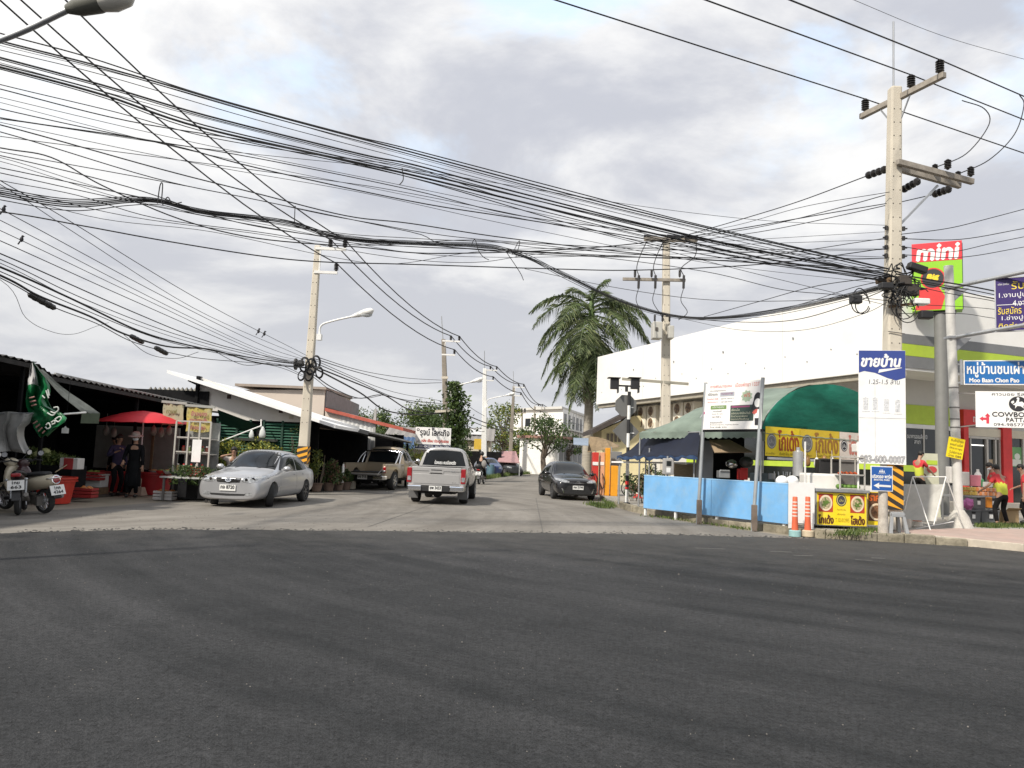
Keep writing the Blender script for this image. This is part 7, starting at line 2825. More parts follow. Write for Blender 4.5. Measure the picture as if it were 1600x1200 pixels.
for az,el in specs:
 L=5.3 if el<R(50)else 2.5
 L*=rp.uniform(.88,1.08)
 o=at(924,500-28*math.sin(el),53)
 d=V((math.cos(az)*math.cos(el),math.sin(az)*math.cos(el),math.sin(el)))
 pts=[]
 p=V(o)
 n=15
 for k in range(n+1):
  pts.append(V(p))
  d=(d+V((0,0,-.125 if el>R(-30)else-.055))).normalized()
  p+=d*L/n
 rach.tube(pts,[.05*(1-.8*k/n)+.008 for k in range(n+1)],4)
 for k in range(2,n):
  for h in range(6):
   f=h/6
   q=pts[k].lerp(pts[k+1],f)
   t_=(pts[k+1]-pts[k]).normalized()
   s_=t_.cross(V((0,0,1)))
   s_=s_.normalized()if s_.length>.05 else V((1,0,0))
   kk=(k+f)/n
   ll=1.12*math.sin(math.pi*min(.97,kk*.85+.16))**.7*rp.uniform(.8,1.15)
   for sd in(1,-1):
    dd=(s_*sd*rp.uniform(.75,1)+t_*rp.uniform(.45,.8)+V((0,0,rp.uniform(-.55,.2)))).normalized()
    e=q+dd*ll+V((0,0,-.26*ll))
    m=q+dd*ll*.5+V((0,0,.02))
    w=dd.cross(V((rp.uniform(-1,1),rp.uniform(-1,1),rp.uniform(-1,1)))).normalized()*.022
    fr.cur=rp.choice((0,0,1,1,2))
    fr.add([q-w*.6,q+w*.6,m+w,e,m-w],[(0,1,2,3,4)])
dd_=MB()
for k in range(5):
 a=k*1.3+.4
 o=at(921,560,53)+V((.3*math.cos(a),.3*math.sin(a),-.1*k))
 P=[o,o+V((.5*math.cos(a),.5*math.sin(a),-.5)),o+V((.7*math.cos(a),.7*math.sin(a),-1.7)),o+V((.65*math.cos(a),.65*math.sin(a),-2.6))]
 S_=spline(P,7)
 for q in S_[4:]:
  for sd in range(4):
   e=q+V((rp.uniform(-.3,.3),rp.uniform(-.3,.3),-rp.uniform(.3,.7)))
   w=V((.02,rp.uniform(-.02,.02),0))
   dd_.add([q-w,q+w,e],[(0,1,2)])
dd_.build('dead_frond',leafmat('palm_dead',(.26,.19,.10)),pal,fixn=False)
rach.build('frond_stalk',PALM[1],pal)
fr.build('crown',PALM,pal,fixn=False)
#   blue panels along the kerb
SKYB=mat('panel_blue',(.16,.38,.66),.6,var=.10,scale=2.2,bump=.25,bscale=6,dirt=(.27,.40,.52),dirt_amt=.6,dscale=3)
F0,F1=at(1005,795,22.2),at(1231,818,18.05)
F0.z=F1.z=.20
fd=Fr(F0,F1-F0)
FLn=(F1-F0).length
bf=thing('panel_fence','light blue board fence standing behind the kerb under the green tent','fence',(F0+F1)/2-V((0,0,.2)))
cuts=[0,FLn*.52,FLn*.80,FLn]
for a,c in zip(cuts,cuts[1:]):
 b=MB()
 b.fbox(fd,a+.006,0.02,c-.006,.94,-.03,0)
 b.build('board',SKYB,bf,bevel=.004)
b=MB()
b.fbox(fd,0,.94,FLn,.965,-.035,.006)
b.build('top_rail',mat('rail_pale_blue',(.30,.52,.75),.6),bf)
for u in(.03,FLn*.25,FLn*.55,FLn*.97):
 b=MB()
 b.fbox(fd,u-.03,-.2,u+.03,.9,-.09,-.035)
 b.build('post',WHITE,bf)
wpn=thing('painted_board','white painted board with two feet behind the orange bollards','board',at(1252,826,17.9))
a_,c_=at(1232,817,17.9),at(1274,755,17.85)
f=Fr(V((a_.x,17.9,a_.z)),(1,-.02,0))
w,h=c_.x-a_.x,c_.z-a_.z
b=MB()
b.fbox(f,0,0,w,h,-.03,0)
b.build('board',PWHITE,wpn,bevel=.004)
for u in(.05,w-.06):
 b=MB()
 b.fbox(f,u-.045,-(a_.z-ZS),u+.045,0.02,-.034,-.004)
 b.build('foot',WHITE,wpn)
for i,(px,lab,bc)in enumerate(((1242,'orange banded bollard on a pale teal base',(.25,.42,.42)),(1262,'orange banded bollard on a cream base nearer the noodle cart',(.5,.42,.3)))):
 p=gp(px,838)
 t=thing('bollard',lab,'bollard',p,group='orange bollards at the kerb')
 b=MB()
 b.lathe([(.13,0),(.13,.12),(.11,.14)],p,n=16)
 b.build('base',mat('bollard_base_%d'%i,bc,.8,var=.15),t,smooth=40)
 zt=zat(p,776)
 b=MB()
 b.lathe([(.075,.14),(.065,.35),(.055,zt-.02),(.045,zt),(.01,zt)],p,n=14)
 b.build('post',mat('bollard_orange',(.62,.12,.05),.6,var=.1),t,smooth=50)
 for k in range(5):
  z=.44+k*(zt-.5)/5
  b=MB()
  b.lathe([(.0655-.002*k,z),(.0655-.002*k,z+.03)],p,n=14,cap=False)
  b.build('reflective_band',mat('band_pale',(.62,.55,.5),.5),t,smooth=50)
#   board on two tall posts
q1,q2=gp(1090,818),gp(1176,829)
nb=thing('notice_board','large white notice board on two tall steel posts beside the kerb','notice board',(q1+q2)/2)
T1,T2=zat(q1,600),zat(q2,592)
for q,T in((q1,T1),(q2,T2)):
 b=MB()
 b.tube([q+V((0,0,-.05)),q+V((.155 if q is q1 else.215,0,T+.04))],.045,10)
 b.build('post',mat('post_galv',(.36,.38,.39),.5,.4,var=.1),nb,smooth=60)
 b=MB()
 b.box(q+V((.03,-.02,.30)),(.12,.12,.62))
 b.build('post_sleeve',mat('rust_sleeve',(.16,.125,.10),.8,var=.3),nb,bevel=.01)
zb1,zb2=zat(q1,671),zat(q2,670)
f=Fr(V((q1.x+.095,q1.y-.05,(zb1+zb2)/2)),q2-q1+V((.06,0,0)),(.05,0,1))
w,h=(q2-q1).length+.06,(T1+T2)/2-(zb1+zb2)/2
b=MB()
b.fbox(f,-.02,0,w-.02,h,-.02,.0)
bd=b.build('board',mat('board_white',(.76,.745,.73),.6,var=.03),nb)
b=MB()
b.fbox(f,-.05,-.06,w+.05,-.002,-.04,.0)
b.build('lower_bar',DARKIN,nb)
def lines(fr_,m,items,par,nm='lettering',off=.006):
 b=MB()
 for body,u,v,ww,hh in items:
  b.text(fr_,body,u,v,ww,hh,off=off)
 return b.build(nm,m,par,fixn=False)
lines(f,mat('print_red',(.55,.12,.10),.6),[('การพัฒนาชุมชน',w*.10,h*.87,w*.38,h*.09),('เมืองพัทยา 1337',w*.54,h*.88,w*.40,h*.09),('โทรศัพท์ 038',w*.05,h*.64,w*.2,h*.035),('สำนักงาน 2',w*.06,h*.57,w*.18,h*.035)],bd,'red_lettering')
lines(f,INK,[('ประกาศเชิญชวนร่วมงาน',w*.10,h*.81,w*.28,h*.04),('คลินิกชุมชน',w*.06,h*.71,w*.18,h*.075),('สุขภาพ รายการ 2',w*.30,h*.63,w*.22,h*.035),('เวลา เปิด ทำการ',w*.30,h*.57,w*.2,h*.035),('ลงทะเบียนฟรี',w*.16,h*.37,w*.16,h*.035),('จันทร์ ถึง ศุกร์',w*.15,h*.31,w*.19,h*.035),('เวลา 9.00 น.',w*.15,h*.25,w*.17,h*.035),('ติดต่อสอบถามได้ที่',w*.12,h*.13,w*.22,h*.04),('สำนักงานชุมชน หมู่บ้าน อำเภอ',w*.12,h*.08,w*.5,h*.035),('โทร 038 222',w*.12,h*.03,w*.3,h*.035)],bd)
b=MB()
b.rect(f,w*.12,h*.43,w*.40,h*.51)
b.build('green_box',mat('print_green',(.16,.26,.09),.6),bd)
lines(f,PWHITE,[('บริการชุมชน',w*.16,h*.445,w*.2,h*.05)],bd,'white_lettering',.008)
b=MB()
b.rect(f,w*.28,h*.70,w*.53,h*.79)
b.build('grey_box',mat('print_grey',(.38,.40,.45),.6),bd)
lines(f,mat('print_plum',(.25,.06,.14),.6),[('ตรวจสุขภาพ',w*.30,h*.715,w*.2,h*.06)],bd,'plum_lettering',.008)
b=MB()
b.rect(f,w*.47,h*.17,w*.86,h*.50)
b.build('chalk_box',mat('print_slate',(.035,.06,.05),.6),bd)
lines(f,mat('print_cream',(.55,.55,.42),.6),[('เงื่อนไข',w*.49,h*.38,w*.14,h*.05),('สมัครสมาชิกใหม่วันนี้',w*.49,h*.31,w*.32,h*.05),('รับส่วนลดพิเศษ',w*.49,h*.25,w*.28,h*.045),('ตลอดทั้งเดือน',w*.49,h*.19,w*.3,h*.045)],bd,'cream_lettering',.008)
b=MB()
b.rect(f,w*.49,h*.45,w*.80,h*.485,.007)
b.build('plum_band',mat('print_plum',(.25,.06,.14),.6),bd)
b=MB()
star=[(w*.74+(w*.10 if k%2 else w*.075)*math.cos(k*math.pi/9),h*.68+(h*.13 if k%2 else h*.10)*math.sin(k*math.pi/9))for k in range(18)]
b.poly(f,star,.005)
b.build('burst',mat('print_sage',(.35,.45,.33),.6),bd)
lines(f,mat('print_red',(.55,.12,.10),.6),[('ฟรี',w*.69,h*.66,w*.11,h*.09)],bd,'burst_lettering',.008)
b=MB()
b.disc(f,w*.925,h*.60,w*.065,h*.145,.010)
b.poly(f,[(w*.86,h*.60),(w*.82,h*.40),(w*.90,h*.36),(w*.97,h*.38),(w*.985,h*.58)],.009)
b.poly(f,[(w*.89,h*.08),(w*.885,h*.22),(w*.955,h*.22),(w*.95,h*.08)],.010)
b.build('printed_hair',INK,bd,fixn=False)
b=MB()
b.disc(f,w*.925,h*.53,w*.052,h*.09,.013)
b.poly(f,[(w*.89,h*.22),(w*.895,h*.40),(w*.965,h*.40),(w*.975,h*.22)],.012)
b.build('printed_face',PWHITE,bd,fixn=False)
b=MB()
b.poly(f,[(w*.84,h*.33),(w*.88,h*.39),(w*.93,h*.41),(w*.92,h*.33),(w*.88,h*.30)],.014)
b.build('printed_scarf',mat('print_red',(.55,.12,.10),.6),bd)
b=MB()
b.disc(f,.0,h*.36,.035,w=.006)
b.build('pink_sticker',mat('print_pink',(.45,.08,.2),.6),bd)
#   green barrel tent
TENT=leafmat('tent_green_lit',(.25,.31,.26),.2,.28,.8)  # roof and valance cloth, sunlit paleness put into the colour
TENTD=leafmat('tent_green_shaded',(.025,.25,.172),.25,.5,.7)  # same cloth on the gable, its shade put into a darker colour
TA=at(1189,673,19.6)
tu,tw=V((-.47,.883,0)).normalized(),V((.883,.47,0)).normalized()
TLn,TW_=5.0,5.3
ze,zr=TA.z,zat(TA+tw*TW_/2,601)
tent=thing('canopy_tent','green barrel roofed canopy tent over the noodle stall','tent',V((TA.x,TA.y,ZS))+(tu*TLn+tw*TW_)/2)
def tp_(s,a,out=0.0):
 """s along the tent, a 0..pi across the arch"""
 c=TA+tu*s+tw*(TW_/2-(TW_/2+out)*math.cos(a))
 k=min(1,(TLn-s)/2.6+.06)**.75 if s>TLn-2.6 else 1
 return V((c.x,c.y,ze+(zr-ze+out)*k*math.sin(a)**1.2))
rows=[]
rt=random.Random(2)
for i in range(21):
 s=TLn*i/20
 sag=-.05*math.sin(math.pi*(i%7)/7)
 rows.append([tp_(s,math.pi*k/18)+V((0,0,sag*math.sin(math.pi*k/18)+.022*math.sin(i*1.9+k*1.3)+.018*math.sin(i*3.1-k*.7)))for k in range(19)])
b=MB()
b.grid(rows,thick=(0,0,-.008))
b.build('roof_canvas',TENT,tent,smooth=70)
b=MB()
arch=[tp_(-.004,math.pi*k/24,.0)for k in range(25)]
base=[V((p.x,p.y,ze-.0))for p in arch]
rows=[]
for j in range(7):
 row=[]
 for k in range(25):
  p=base[k].lerp(arch[k],j/6)
  row.append(p-tu*(.03+.05*math.sin(math.pi*j/6)+.02*math.sin(k*.8+j)))
 rows.append(row)
b.grid(rows,thick=tu*.006)
b.build('gable_canvas',TENTD,tent,smooth=80)
b=MB()
n=44
rows=[[],[]]
for k in range(n+1):
 p=TA+tu*(TLn*k/n)-tw*.012
 rows[0].append(p)
 rows[1].append(p+V((0,0,-.16-.04*abs(math.sin(k*math.pi/2))))-tw*(.02*math.sin(k)))
b.grid(rows,thick=tw*.006)
rows=[[],[]]
for k in range(n+1):
 p=TA+tw*(TW_*k/n)-tu*.035
 rows[0].append(p)
 rows[1].append(p+V((0,0,-.05-.025*abs(math.sin(k*.9))-.05*(k/n)))-tu*.06)
b.grid(rows,thick=tu*.006)
b.build('valance',TENT,tent,smooth=60)
for s,a in((0.02,.02),(0.02,TW_-.02),(TLn*.5,.02),(TLn,.02),(TLn,TW_)):
 q=TA+tu*s+tw*a
 b=MB()
 b.tube([V((q.x,q.y,ZS)),V((q.x,q.y,ze))],.028,8)
 b.build('pole',STEEL,tent,smooth=60)
b=MB()
for s in(0.03,TLn*.5,TLn-.03):
 b.tube([tp_(s,math.pi*k/14,-.03)for k in range(15)],.018,6)
b.build('arch_tube',STEEL,tent)
nv=thing('side_awning','dark navy tarpaulin sloping down beside the green tent','awning',V((at(1040,745,23.5).x,23.5,ZS)))
a_,c_=at(1010,679,24.6),at(1094,675,21.4)
d_,e_=at(964,713,25.2),at(1090,712,21.0)
rows=[]
for j in range(8):
 f_=j/7
 row=[]
 for k in range(25):
  u=k/24
  p=a_.lerp(c_,u).lerp(d_.lerp(e_,u),f_)
  p.z+=-.10*math.sin(math.pi*f_)+(.03*math.sin(k*2.3)if j==7 else 0)+.015*math.sin(k*.9+j)
  row.append(p)
 rows.append(row)
b=MB()
b.grid(rows,thick=(0,0,-.008))
b.build('canvas',mat('shaded_navy_canvas',(.003,.0065,.021),.7,var=.2),nv,smooth=70)  # navy cloth darkened, shade put into the canvas colour
b=MB()
b.grid([[p for p in rows[-1]],[p+V((0,0,-.10+.04*math.sin(k*1.6)))for k,p in enumerate(rows[-1])]],thick=(0,.006,0))
b.build('fringe',mat('navy_fringe',(.015,.04,.10),.7),nv,smooth=70)
for p in(a_,d_+V((.1,0,0)),c_,at(1015,700,23.6)):
 b=MB()
 b.tube([V((p.x,p.y,ZS)),V((p.x,p.y,p.z))],.025,8)
 b.build('pole',STEEL,nv)
b=MB()
b.tube([a_,c_],.02,6)
b.build('ridge_tube',STEEL,nv)
b=MB()
a_,c_=at(962,722,25.5),at(1092,724,23.5)
b.beam(a_,c_,.5,.05)
ldg=thing('counter','long white counter top under the navy awning','counter',V(((a_.x+c_.x)/2,24.5,ZS)))
b.build('top',WHITE,ldg)
for u in(.05,.5,.95):
 b=MB()
 p=a_.lerp(c_,u)
 b.beam(V((p.x,p.y,ZS)),V((p.x,p.y,p.z-.03)),.05,.05)
 b.build('leg',STEEL,ldg)
b=MB()
p=at(1074,738,24.2)
b.box((p.x,24.4,(p.z+.25+ZS)/2),(.75,.06,p.z+.25-ZS))
tag(b.build('bamboo_screen',mat('tan_screen',(.33,.26,.18),.8,var=.2,scale=10,stretch=(1,1,6))),'tan bamboo screen under the white counter','screen')
p=at(1044,729,22.2)
mt=thing('meter_box','grey electricity meter box on a pole above the blue boards','meter box',V((p.x,22.2,ZS)))
b=MB()
b.box((p.x,22.2,p.z),(.30,.18,.46))
b.build('housing',mat('meter_grey',(.34,.33,.32),.5),mt,bevel=.02)
f=Fr(V((p.x-.12,22.105,p.z-.2)),(1,0,0))
b=MB()
b.rect(f,.05,.22,.19,.36)
b.build('window',DGLASS,mt)
b=MB()
b.rect(f,.05,.03,.17,.17)
b.build('card',PWHITE,mt)
b=MB()
b.tube([V((p.x,22.28,ZS)),V((p.x,22.28,p.z+.3))],.03,8)
b.build('pole',STEEL,mt)
ks=thing('food_kiosk','grey food kiosk with a brown awning inside the green tent','kiosk',V((at(1140,745,22.5).x,22.6,ZS)))
a_,c_=at(1096,688,21.9),at(1114,748,21.9)
b=MB()
b.box(((a_.x+c_.x)/2,22.2,(a_.z+ZS)/2),(c_.x-a_.x,.6,a_.z-ZS))
b.build('side_panel',mat('kiosk_grey',(.26,.265,.27),.6,var=.06),ks,bevel=.01)
b=MB()
pts=[at(1108,687,21.7),at(1140,687,21.7),at(1176,706,21.1),at(1117,707,21.1)]
b.add(pts+[q+V((0,.03,-.02))for q in pts],[(0,1,2,3),(7,6,5,4),(0,4,5,1),(1,5,6,2),(2,6,7,3),(3,7,4,0)])
b.build('awning',mat('kiosk_brown',(.30,.22,.14),.8,var=.12),ks)
x0,x1=at(1115,740,22).x,at(1176,740,22).x
b=MB()
b.box(((x0+x1)/2,22.6,.62),(x1-x0,.8,.96))
b.build('counter',mat('kiosk_counter',(.22,.21,.19),.6),ks)
b=MB()
b.box(((x0+x1)/2,23.3,1.3),(x1-x0+.2,.06,2.3))
b.build('back_panel',DARKIN,ks)
b=MB()
b.box((at(1166,720,22).x,22.4,1.6),(.1,.1,2.0))
b.build('post',DARKIN,ks)
for(px,py,r,m,nm,lab)in((1143,725,.17,CHROME,'steel_bowl','shiny steel bowl turned over on the kiosk counter'),(1166,722,.2,mat('wok_grey',(.1,.1,.1),.4,.6),'wok','dark wok hanging at the kiosk counter')):
 p=at(px,py,22.1)
 b=MB()
 b.ell(p,(r,r,r*.8),16,10)
 tag(b.build(nm,m,smooth=80),lab,'cookware')
YB=mat('banner_yellow',(.84,.63,.012),.55,var=.08,scale=2,bump=.4,bscale=5,dirt=(.70,.52,.12),dirt_amt=.5,dscale=2)
OR_=mat('letter_rust',(.36,.06,.012),.6)
GR_=mat('emblem_grey',(.16,.16,.17),.6)
fb=Fr(V((TA.x,TA.y,at(1200,712,19.5).z))-tu*.08,tw)
def bu(px):
 return on_line(fb.O,tw,px)
u0_,u1_,u2_=bu(1196),bu(1250),bu(1312)
bh=at(1220,667,19.6).z-fb.O.z
for i,(a,c,m,lm,em,txt,lab)in enumerate([(u0_,u1_-.01,YB,OR_,GR_,'โกเด้ง','bright yellow hanging banner with red brown lettering nearest the notice board'),(u1_+.01,u2_-.01,mat('banner_mustard',(.70,.50,.03),.6,var=.06),mat('letter_tan',(.36,.17,.03),.6),GR_,'โกเด้ง','duller mustard hanging banner between the yellow and white banners'),(u2_+.01,u2_+1.0,mat('banner_pale',(.74,.66,.58),.55),mat('letter_pink',(.6,.2,.15),.6),INK,'ไฮเด้ง','white hanging banner with pink lettering beside the house sale sign')]):
 t=thing('hanging_banner',lab,'banner',fb.p((a+c)/2,0),group='banners under the tent front')
 b=MB()
 b.fbox(fb,a,0,c,bh,-.012,0)
 b.build('sheet',m,t)
 w=c-a
 o=Fr(fb.p(a,0),tw)
 b=MB()
 b.text(o,txt,w*.36,bh*.20,w*.60,bh*.70,bold=.014)
 b.build('lettering',lm,t,fixn=False)
 b=MB()
 b.disc(o,w*.17,bh*.5,w*.135,w*.155,.004)
 b.build('emblem',em,t)
 b=MB()
 b.ring(o,w*.17,bh*.5,w*.10,w*.115,.007,24,1.14)
 b.text(o,'เส้น',w*.10,bh*.43,w*.14,bh*.14,off=.007)
 b.build('emblem_print',mat('emblem_pale',(.42,.42,.38),.6)if i<2 else PWHITE,t,fixn=False)
 b=MB()
 b.text(o,'ก๋วยเตี๋ยว',w*.02,bh*.05,w*.25,bh*.08)
 b.text(o,'ต้มยำ โทร 081 229',w*.40,bh*.05,w*.55,bh*.09)
 b.build('small_lettering',mat('letter_small',(.12,.08,.01),.6),t,fixn=False)
 b=MB()
 b.fbox(fb,a+.1,-.09,c-.1,-.03,-.03,.03)
 b.build('tube_lamp',WHITE,t)
cy=18.25
A_,B_=at(1275,822,cy),at(1355,822,cy)
ct=thing('food_cart','noodle cart with a yellow printed front and glass display case','food cart',V(((A_.x+B_.x)/2,cy+.45,ZS)))
x0,x1=A_.x,B_.x
zb,zt=at(1310,822,cy).z,at(1310,769,cy).z
b=MB()
b.box(((x0+x1)/2,cy+.45,(zb+zt)/2),(x1-x0,.9,zt-zb))
b.build('cart_body',mat('cart_steel',(.40,.38,.34),.5,.3,var=.1),ct,bevel=.006)
b=MB()
b.box(((x0+x1)/2,cy+.42,zt+.035),(x1-x0+.06,1.0,.07))
b.build('counter_top',STEEL,ct,bevel=.008)
f=Fr(V((x0+.02,cy-.004,zb+.02)),(1,0,0))
w,h=x1-x0-.04,zt-zb-.04
b=MB()
b.fbox(f,0,0,w,h,0,.006)
fp=b.build('front_print',YB,ct)
b=MB()
for u in(.03,.67):
 b.rect(f,w*u,h*.40,w*(u+.29),h*.96,.010)
b.build('red_square',mat('print_brick',(.42,.05,.02),.6),fp)
b=MB()
for u in(.175,.815):
 b.disc(f,w*u,h*.68,w*.132,h*.25,.013)
b.build('plate_print',mat('plate_cream',(.70,.58,.42),.6),fp)
b=MB()
for u in(.175,.815):
 b.disc(f,w*u,h*.68,w*.10,h*.19,.016)
b.build('noodle_print',mat('noodle_print',(.40,.34,.20),.6,var=.6,scale=28),fp)
b=MB()
rq=random.Random(9)
for u in(.175,.815):
 for k in range(16):
  a=rq.uniform(0,6.28)
  r=rq.random()**.5
  b.disc(f,w*u+w*.08*r*math.cos(a),h*.68+h*.15*r*math.sin(a),w*rq.uniform(.01,.03),h*rq.uniform(.015,.045),.018+.0005*k,7)
b.build('garnish_print',[mat('garnish_green',(.10,.17,.03),.6)],fp,fixn=False)
b=MB()
b.disc(f,w*.49,h*.78,w*.105,h*.19,.010)
b.build('emblem',mat('emblem_navy',(.05,.05,.07),.6),fp)
b=MB()
b.ring(f,w*.49,h*.78,w*.075,w*.088,.013,24,1.2)
b.text(f,'เส้น',w*.45,h*.73,w*.08,h*.09,off=.013)
b.build('emblem_print',mat('emblem_pale2',(.6,.55,.2),.6),fp,fixn=False)
b=MB()
b.text(f,'โกเด้ง',w*.03,h*.04,w*.30,h*.27,off=.010,bold=.01)
b.text(f,'โฮเด้ง',w*.68,h*.04,w*.28,h*.27,off=.010,bold=.01)
b.text(f,'เปิดทุกวัน',w*.41,h*.30,w*.16,h*.07,off=.010)
b.build('lettering',mat('letter_brown',(.10,.03,.01),.6),fp,fixn=False)
b=MB()
b.text(f,'ก๋วยเตี๋ยวเรือ',w*.40,h*.46,w*.18,h*.06,off=.010)
b.text(f,'T. 02-012995',w*.37,h*.10,w*.28,h*.12,off=.010)
b.build('small_lettering',mat('letter_olive',(.30,.20,.01),.6),fp,fixn=False)
gx0,gx1=at(1307,760,cy+.3).x,at(1345,760,cy+.3).x
gz=at(1320,714,cy+.3).z
b=MB()
for x in(gx0,gx1):
 for y in(cy+.1,cy+.6):
  b.box((x,y,(zt+.07+gz)/2),(.03,.03,gz-zt-.07))
for y in(cy+.1,cy+.6):
 for z in(gz,zt+.42,zt+.09):
  b.box(((gx0+gx1)/2,y,z),(gx1-gx0,.03,.025))
for x in(gx0,gx1):
 b.box((x,cy+.35,gz),(.03,.5,.025))
b.build('case_frame',ALU,ct)
b=MB()
b.box(((gx0+gx1)/2,cy+.35,zt+.40),(gx1-gx0-.04,.45,.02))
b.build('case_shelf',STEEL,ct)
for px in(1258,1341):
 b=MB()
 q=at(px,745,cy+.2)
 b.tube([V((q.x,q.y,ZS)),V((q.x,q.y,at(px,690,cy+.2).z))],.022,8)
 b.build('pole',WHITE,ct)
rq=random.Random(41)
sm=[mat('sausage_red',(.40,.07,.02),.5,var=.2),mat('greens',(.10,.20,.03),.6,var=.3),mat('meat_pale',(.45,.30,.18),.6,var=.2)]
for k in range(9):
 x=gx0+.06+k*(gx1-gx0-.1)/9
 b=MB()
 if k%2:
  b.tube([V((x,cy+.2,zt+.44)),V((x+.02,cy+.32,zt+.47)),V((x,cy+.45,zt+.44))],.028,7)
  nm,lab='sausage','red brown sausage on the shelf of the noodle cart case'
 else:
  b.ell((x,cy+.3,zt+.13),(.07,.12,.06),8,6)
  nm,lab='vegetable','green vegetable bundle in the bottom of the noodle cart case'
 tag(b.build(nm,sm[0]if k%2 else sm[1],smooth=80),lab,'food','food in the noodle cart case')
b=MB()
q0,q1=at(1260,767,cy+.55),at(1311,741,cy+.55)
b.box(((q0.x+q1.x)/2,cy+.75,(q0.z+q1.z)/2),(q1.x-q0.x,.6,q1.z-q0.z))
b.v=[p+V((random.uniform(-.01,.01),random.uniform(-.01,.01),0))for p in b.v]
wc=tag(b.build('covered_case',mat('white_cloth',(.68,.66,.62),.8,var=.05),bevel=.05),'case wrapped in white cloth at the back of the noodle cart','covered case')
A_,B_=at(1356,820,18.6),at(1374,769,18.6)
mb=thing('menu_board','narrow menu board with a noodle bowl picture beside the cart','menu board',V(((A_.x+B_.x)/2,18.6,A_.z)))
f=Fr(V((A_.x,18.6,A_.z)),(1,0,0))
w,h=B_.x-A_.x+.1,B_.z-A_.z
b=MB()
b.fbox(f,0,0,w,h,-.03,0)
b.build('board',YB,mb)
b=MB()
b.rect(f,.01,h*.12,w-.01,h*.98)
b.build('brown_print',mat('print_brown',(.10,.045,.02),.6),mb)
b=MB()
b.disc(f,w*.55,h*.40,w*.46,h*.26,.007)
b.build('bowl_print',mat('plate_cream',(.7,.58,.42)),mb)
b=MB()
b.disc(f,w*.55,h*.40,w*.36,h*.2,.010)
b.build('noodle_print',mat('noodle_dark',(.20,.10,.05),.6,var=.6,scale=24),mb)
b=MB()
b.text(f,'ราคา',w*.08,h*.73,w*.8,h*.16,off=.008,bold=.008)
b.build('lettering',mat('letter_orange',(.6,.12,.02),.6),mb,fixn=False)
for i,(px,Y,lab)in enumerate(((1222,19.6,'steel stool stacked upside down behind the blue boards'),(1236,19.7,'steel stool beside the stacked one behind the white board'))):
 p=at(px,760,Y)
 t=thing('steel_stool',lab,'stool',V((p.x,Y,ZS)))
 b=MB()
 b.box((p.x,Y,1.02),(.3,.3,.03))
 b.build('seat',STEEL,t)
 for sx in(-1,1):
  for sy in(-1,1):
   b=MB()
   b.tube([V((p.x+sx*.12,Y+sy*.12,1.03)),V((p.x+sx*.15,Y+sy*.15,1.42))],.014,6)
   b.tube([V((p.x+sx*.12,Y+sy*.12,1.0)),V((p.x+sx*.15,Y+sy*.15,ZS))],.014,6)
   b.build('leg',STEEL,t)
p=at(1247,725,19.4)
b=MB()
b.lathe([(.13,-.3),(.13,.3),(.05,.34),(.05,.42)],p,n=16)
tag(b.build('steam_pot',mat('pot_steel',(.5,.5,.5),.35,.6),smooth=50),'tall steel pot hanging under the yellow banners','pot')
for px,lab in((1222,'heap of white bags behind the blue boards'),(1238,'rounded white bag behind the white board')):
 b=MB()
 p=at(px,752,18.8)
 b.ell(p,(.16,.14,.14),10,8)
 tag(b.build('white_bag',PWHITE,smooth=80),lab,'bag')
b=MB()
p=at(1186,748,19.9)
b.box(p,(.4,.3,.3))
tag(b.build('dark_cooler',mat('cooler_dark',(.03,.045,.05),.5),bevel=.03),'dark cooler behind the notice board post','cooler')
gas=at(1206,742,20.6)
t=thing('gas_cylinder','dull green gas cylinder at the back of the noodle stall','gas cylinder',V((gas.x,gas.y,ZS)))
b=MB()
b.lathe([(.14,.03),(.17,.12),(.17,.9),(.12,1.05),(.04,1.08)],(gas.x,gas.y,ZS),n=16)
b.build('tank',mat('gas_green',(.05,.09,.07),.5,var=.2),t,smooth=50)
b=MB()
b.lathe([(.09,1.06),(.10,1.22)],(gas.x,gas.y,ZS),n=14,cap=False)
b.build('collar',STEEL,t)
for i,(px,py,Y,w,h,m,nm,lab)in enumerate([(1292,735,19.6,.5,.55,BLACK,'stove','black stove standing behind the white wrapped case'),(1322,742,20.2,.5,.7,DSTEEL,'steel_cabinet','dim steel cabinet behind the glass case of the noodle cart'),(1160,741,21.4,.22,.3,RED,'menu_card','small red menu card standing on the kiosk counter'),(1130,741,21.5,.3,.2,STEEL,'steel_tray','steel tray on the kiosk counter under the brown awning'),(1342,700,19.2,.24,.2,PWHITE,'fuse_box','white switch box on the stall pole beside the sale sign')]):
 p=at(px,py,Y)
 b=MB()
 b.box(p,(w,.3,h))
 b.box(p+V((0,-.14,h*.5)),(w*.9,.1,.05))
 tag(b.build(nm,m,bevel=.015),lab,nm.replace('_',' '))
for i,(px,py)in enumerate([(1262,720),(1276,722),(1288,719),(1300,722)]):
 p=at(px,py,19.9)
 b=MB()
 b.lathe([(.02,.12),(.06,.06),(.075,-.06),(.05,-.13),(.01,-.15)],p,n=10)
 b.tube([p+V((0,0,.12)),p+V((0,.02,.3))],.005,4)
 tag(b.build('hanging_bag',(mat('bag_amber',(.3,.16,.05),.4),PWHITE)[i%2],smooth=60),('amber' if i%2==0 else 'white')+' bag hanging in the row under the mustard banner','bag','bags hanging in the noodle stall')
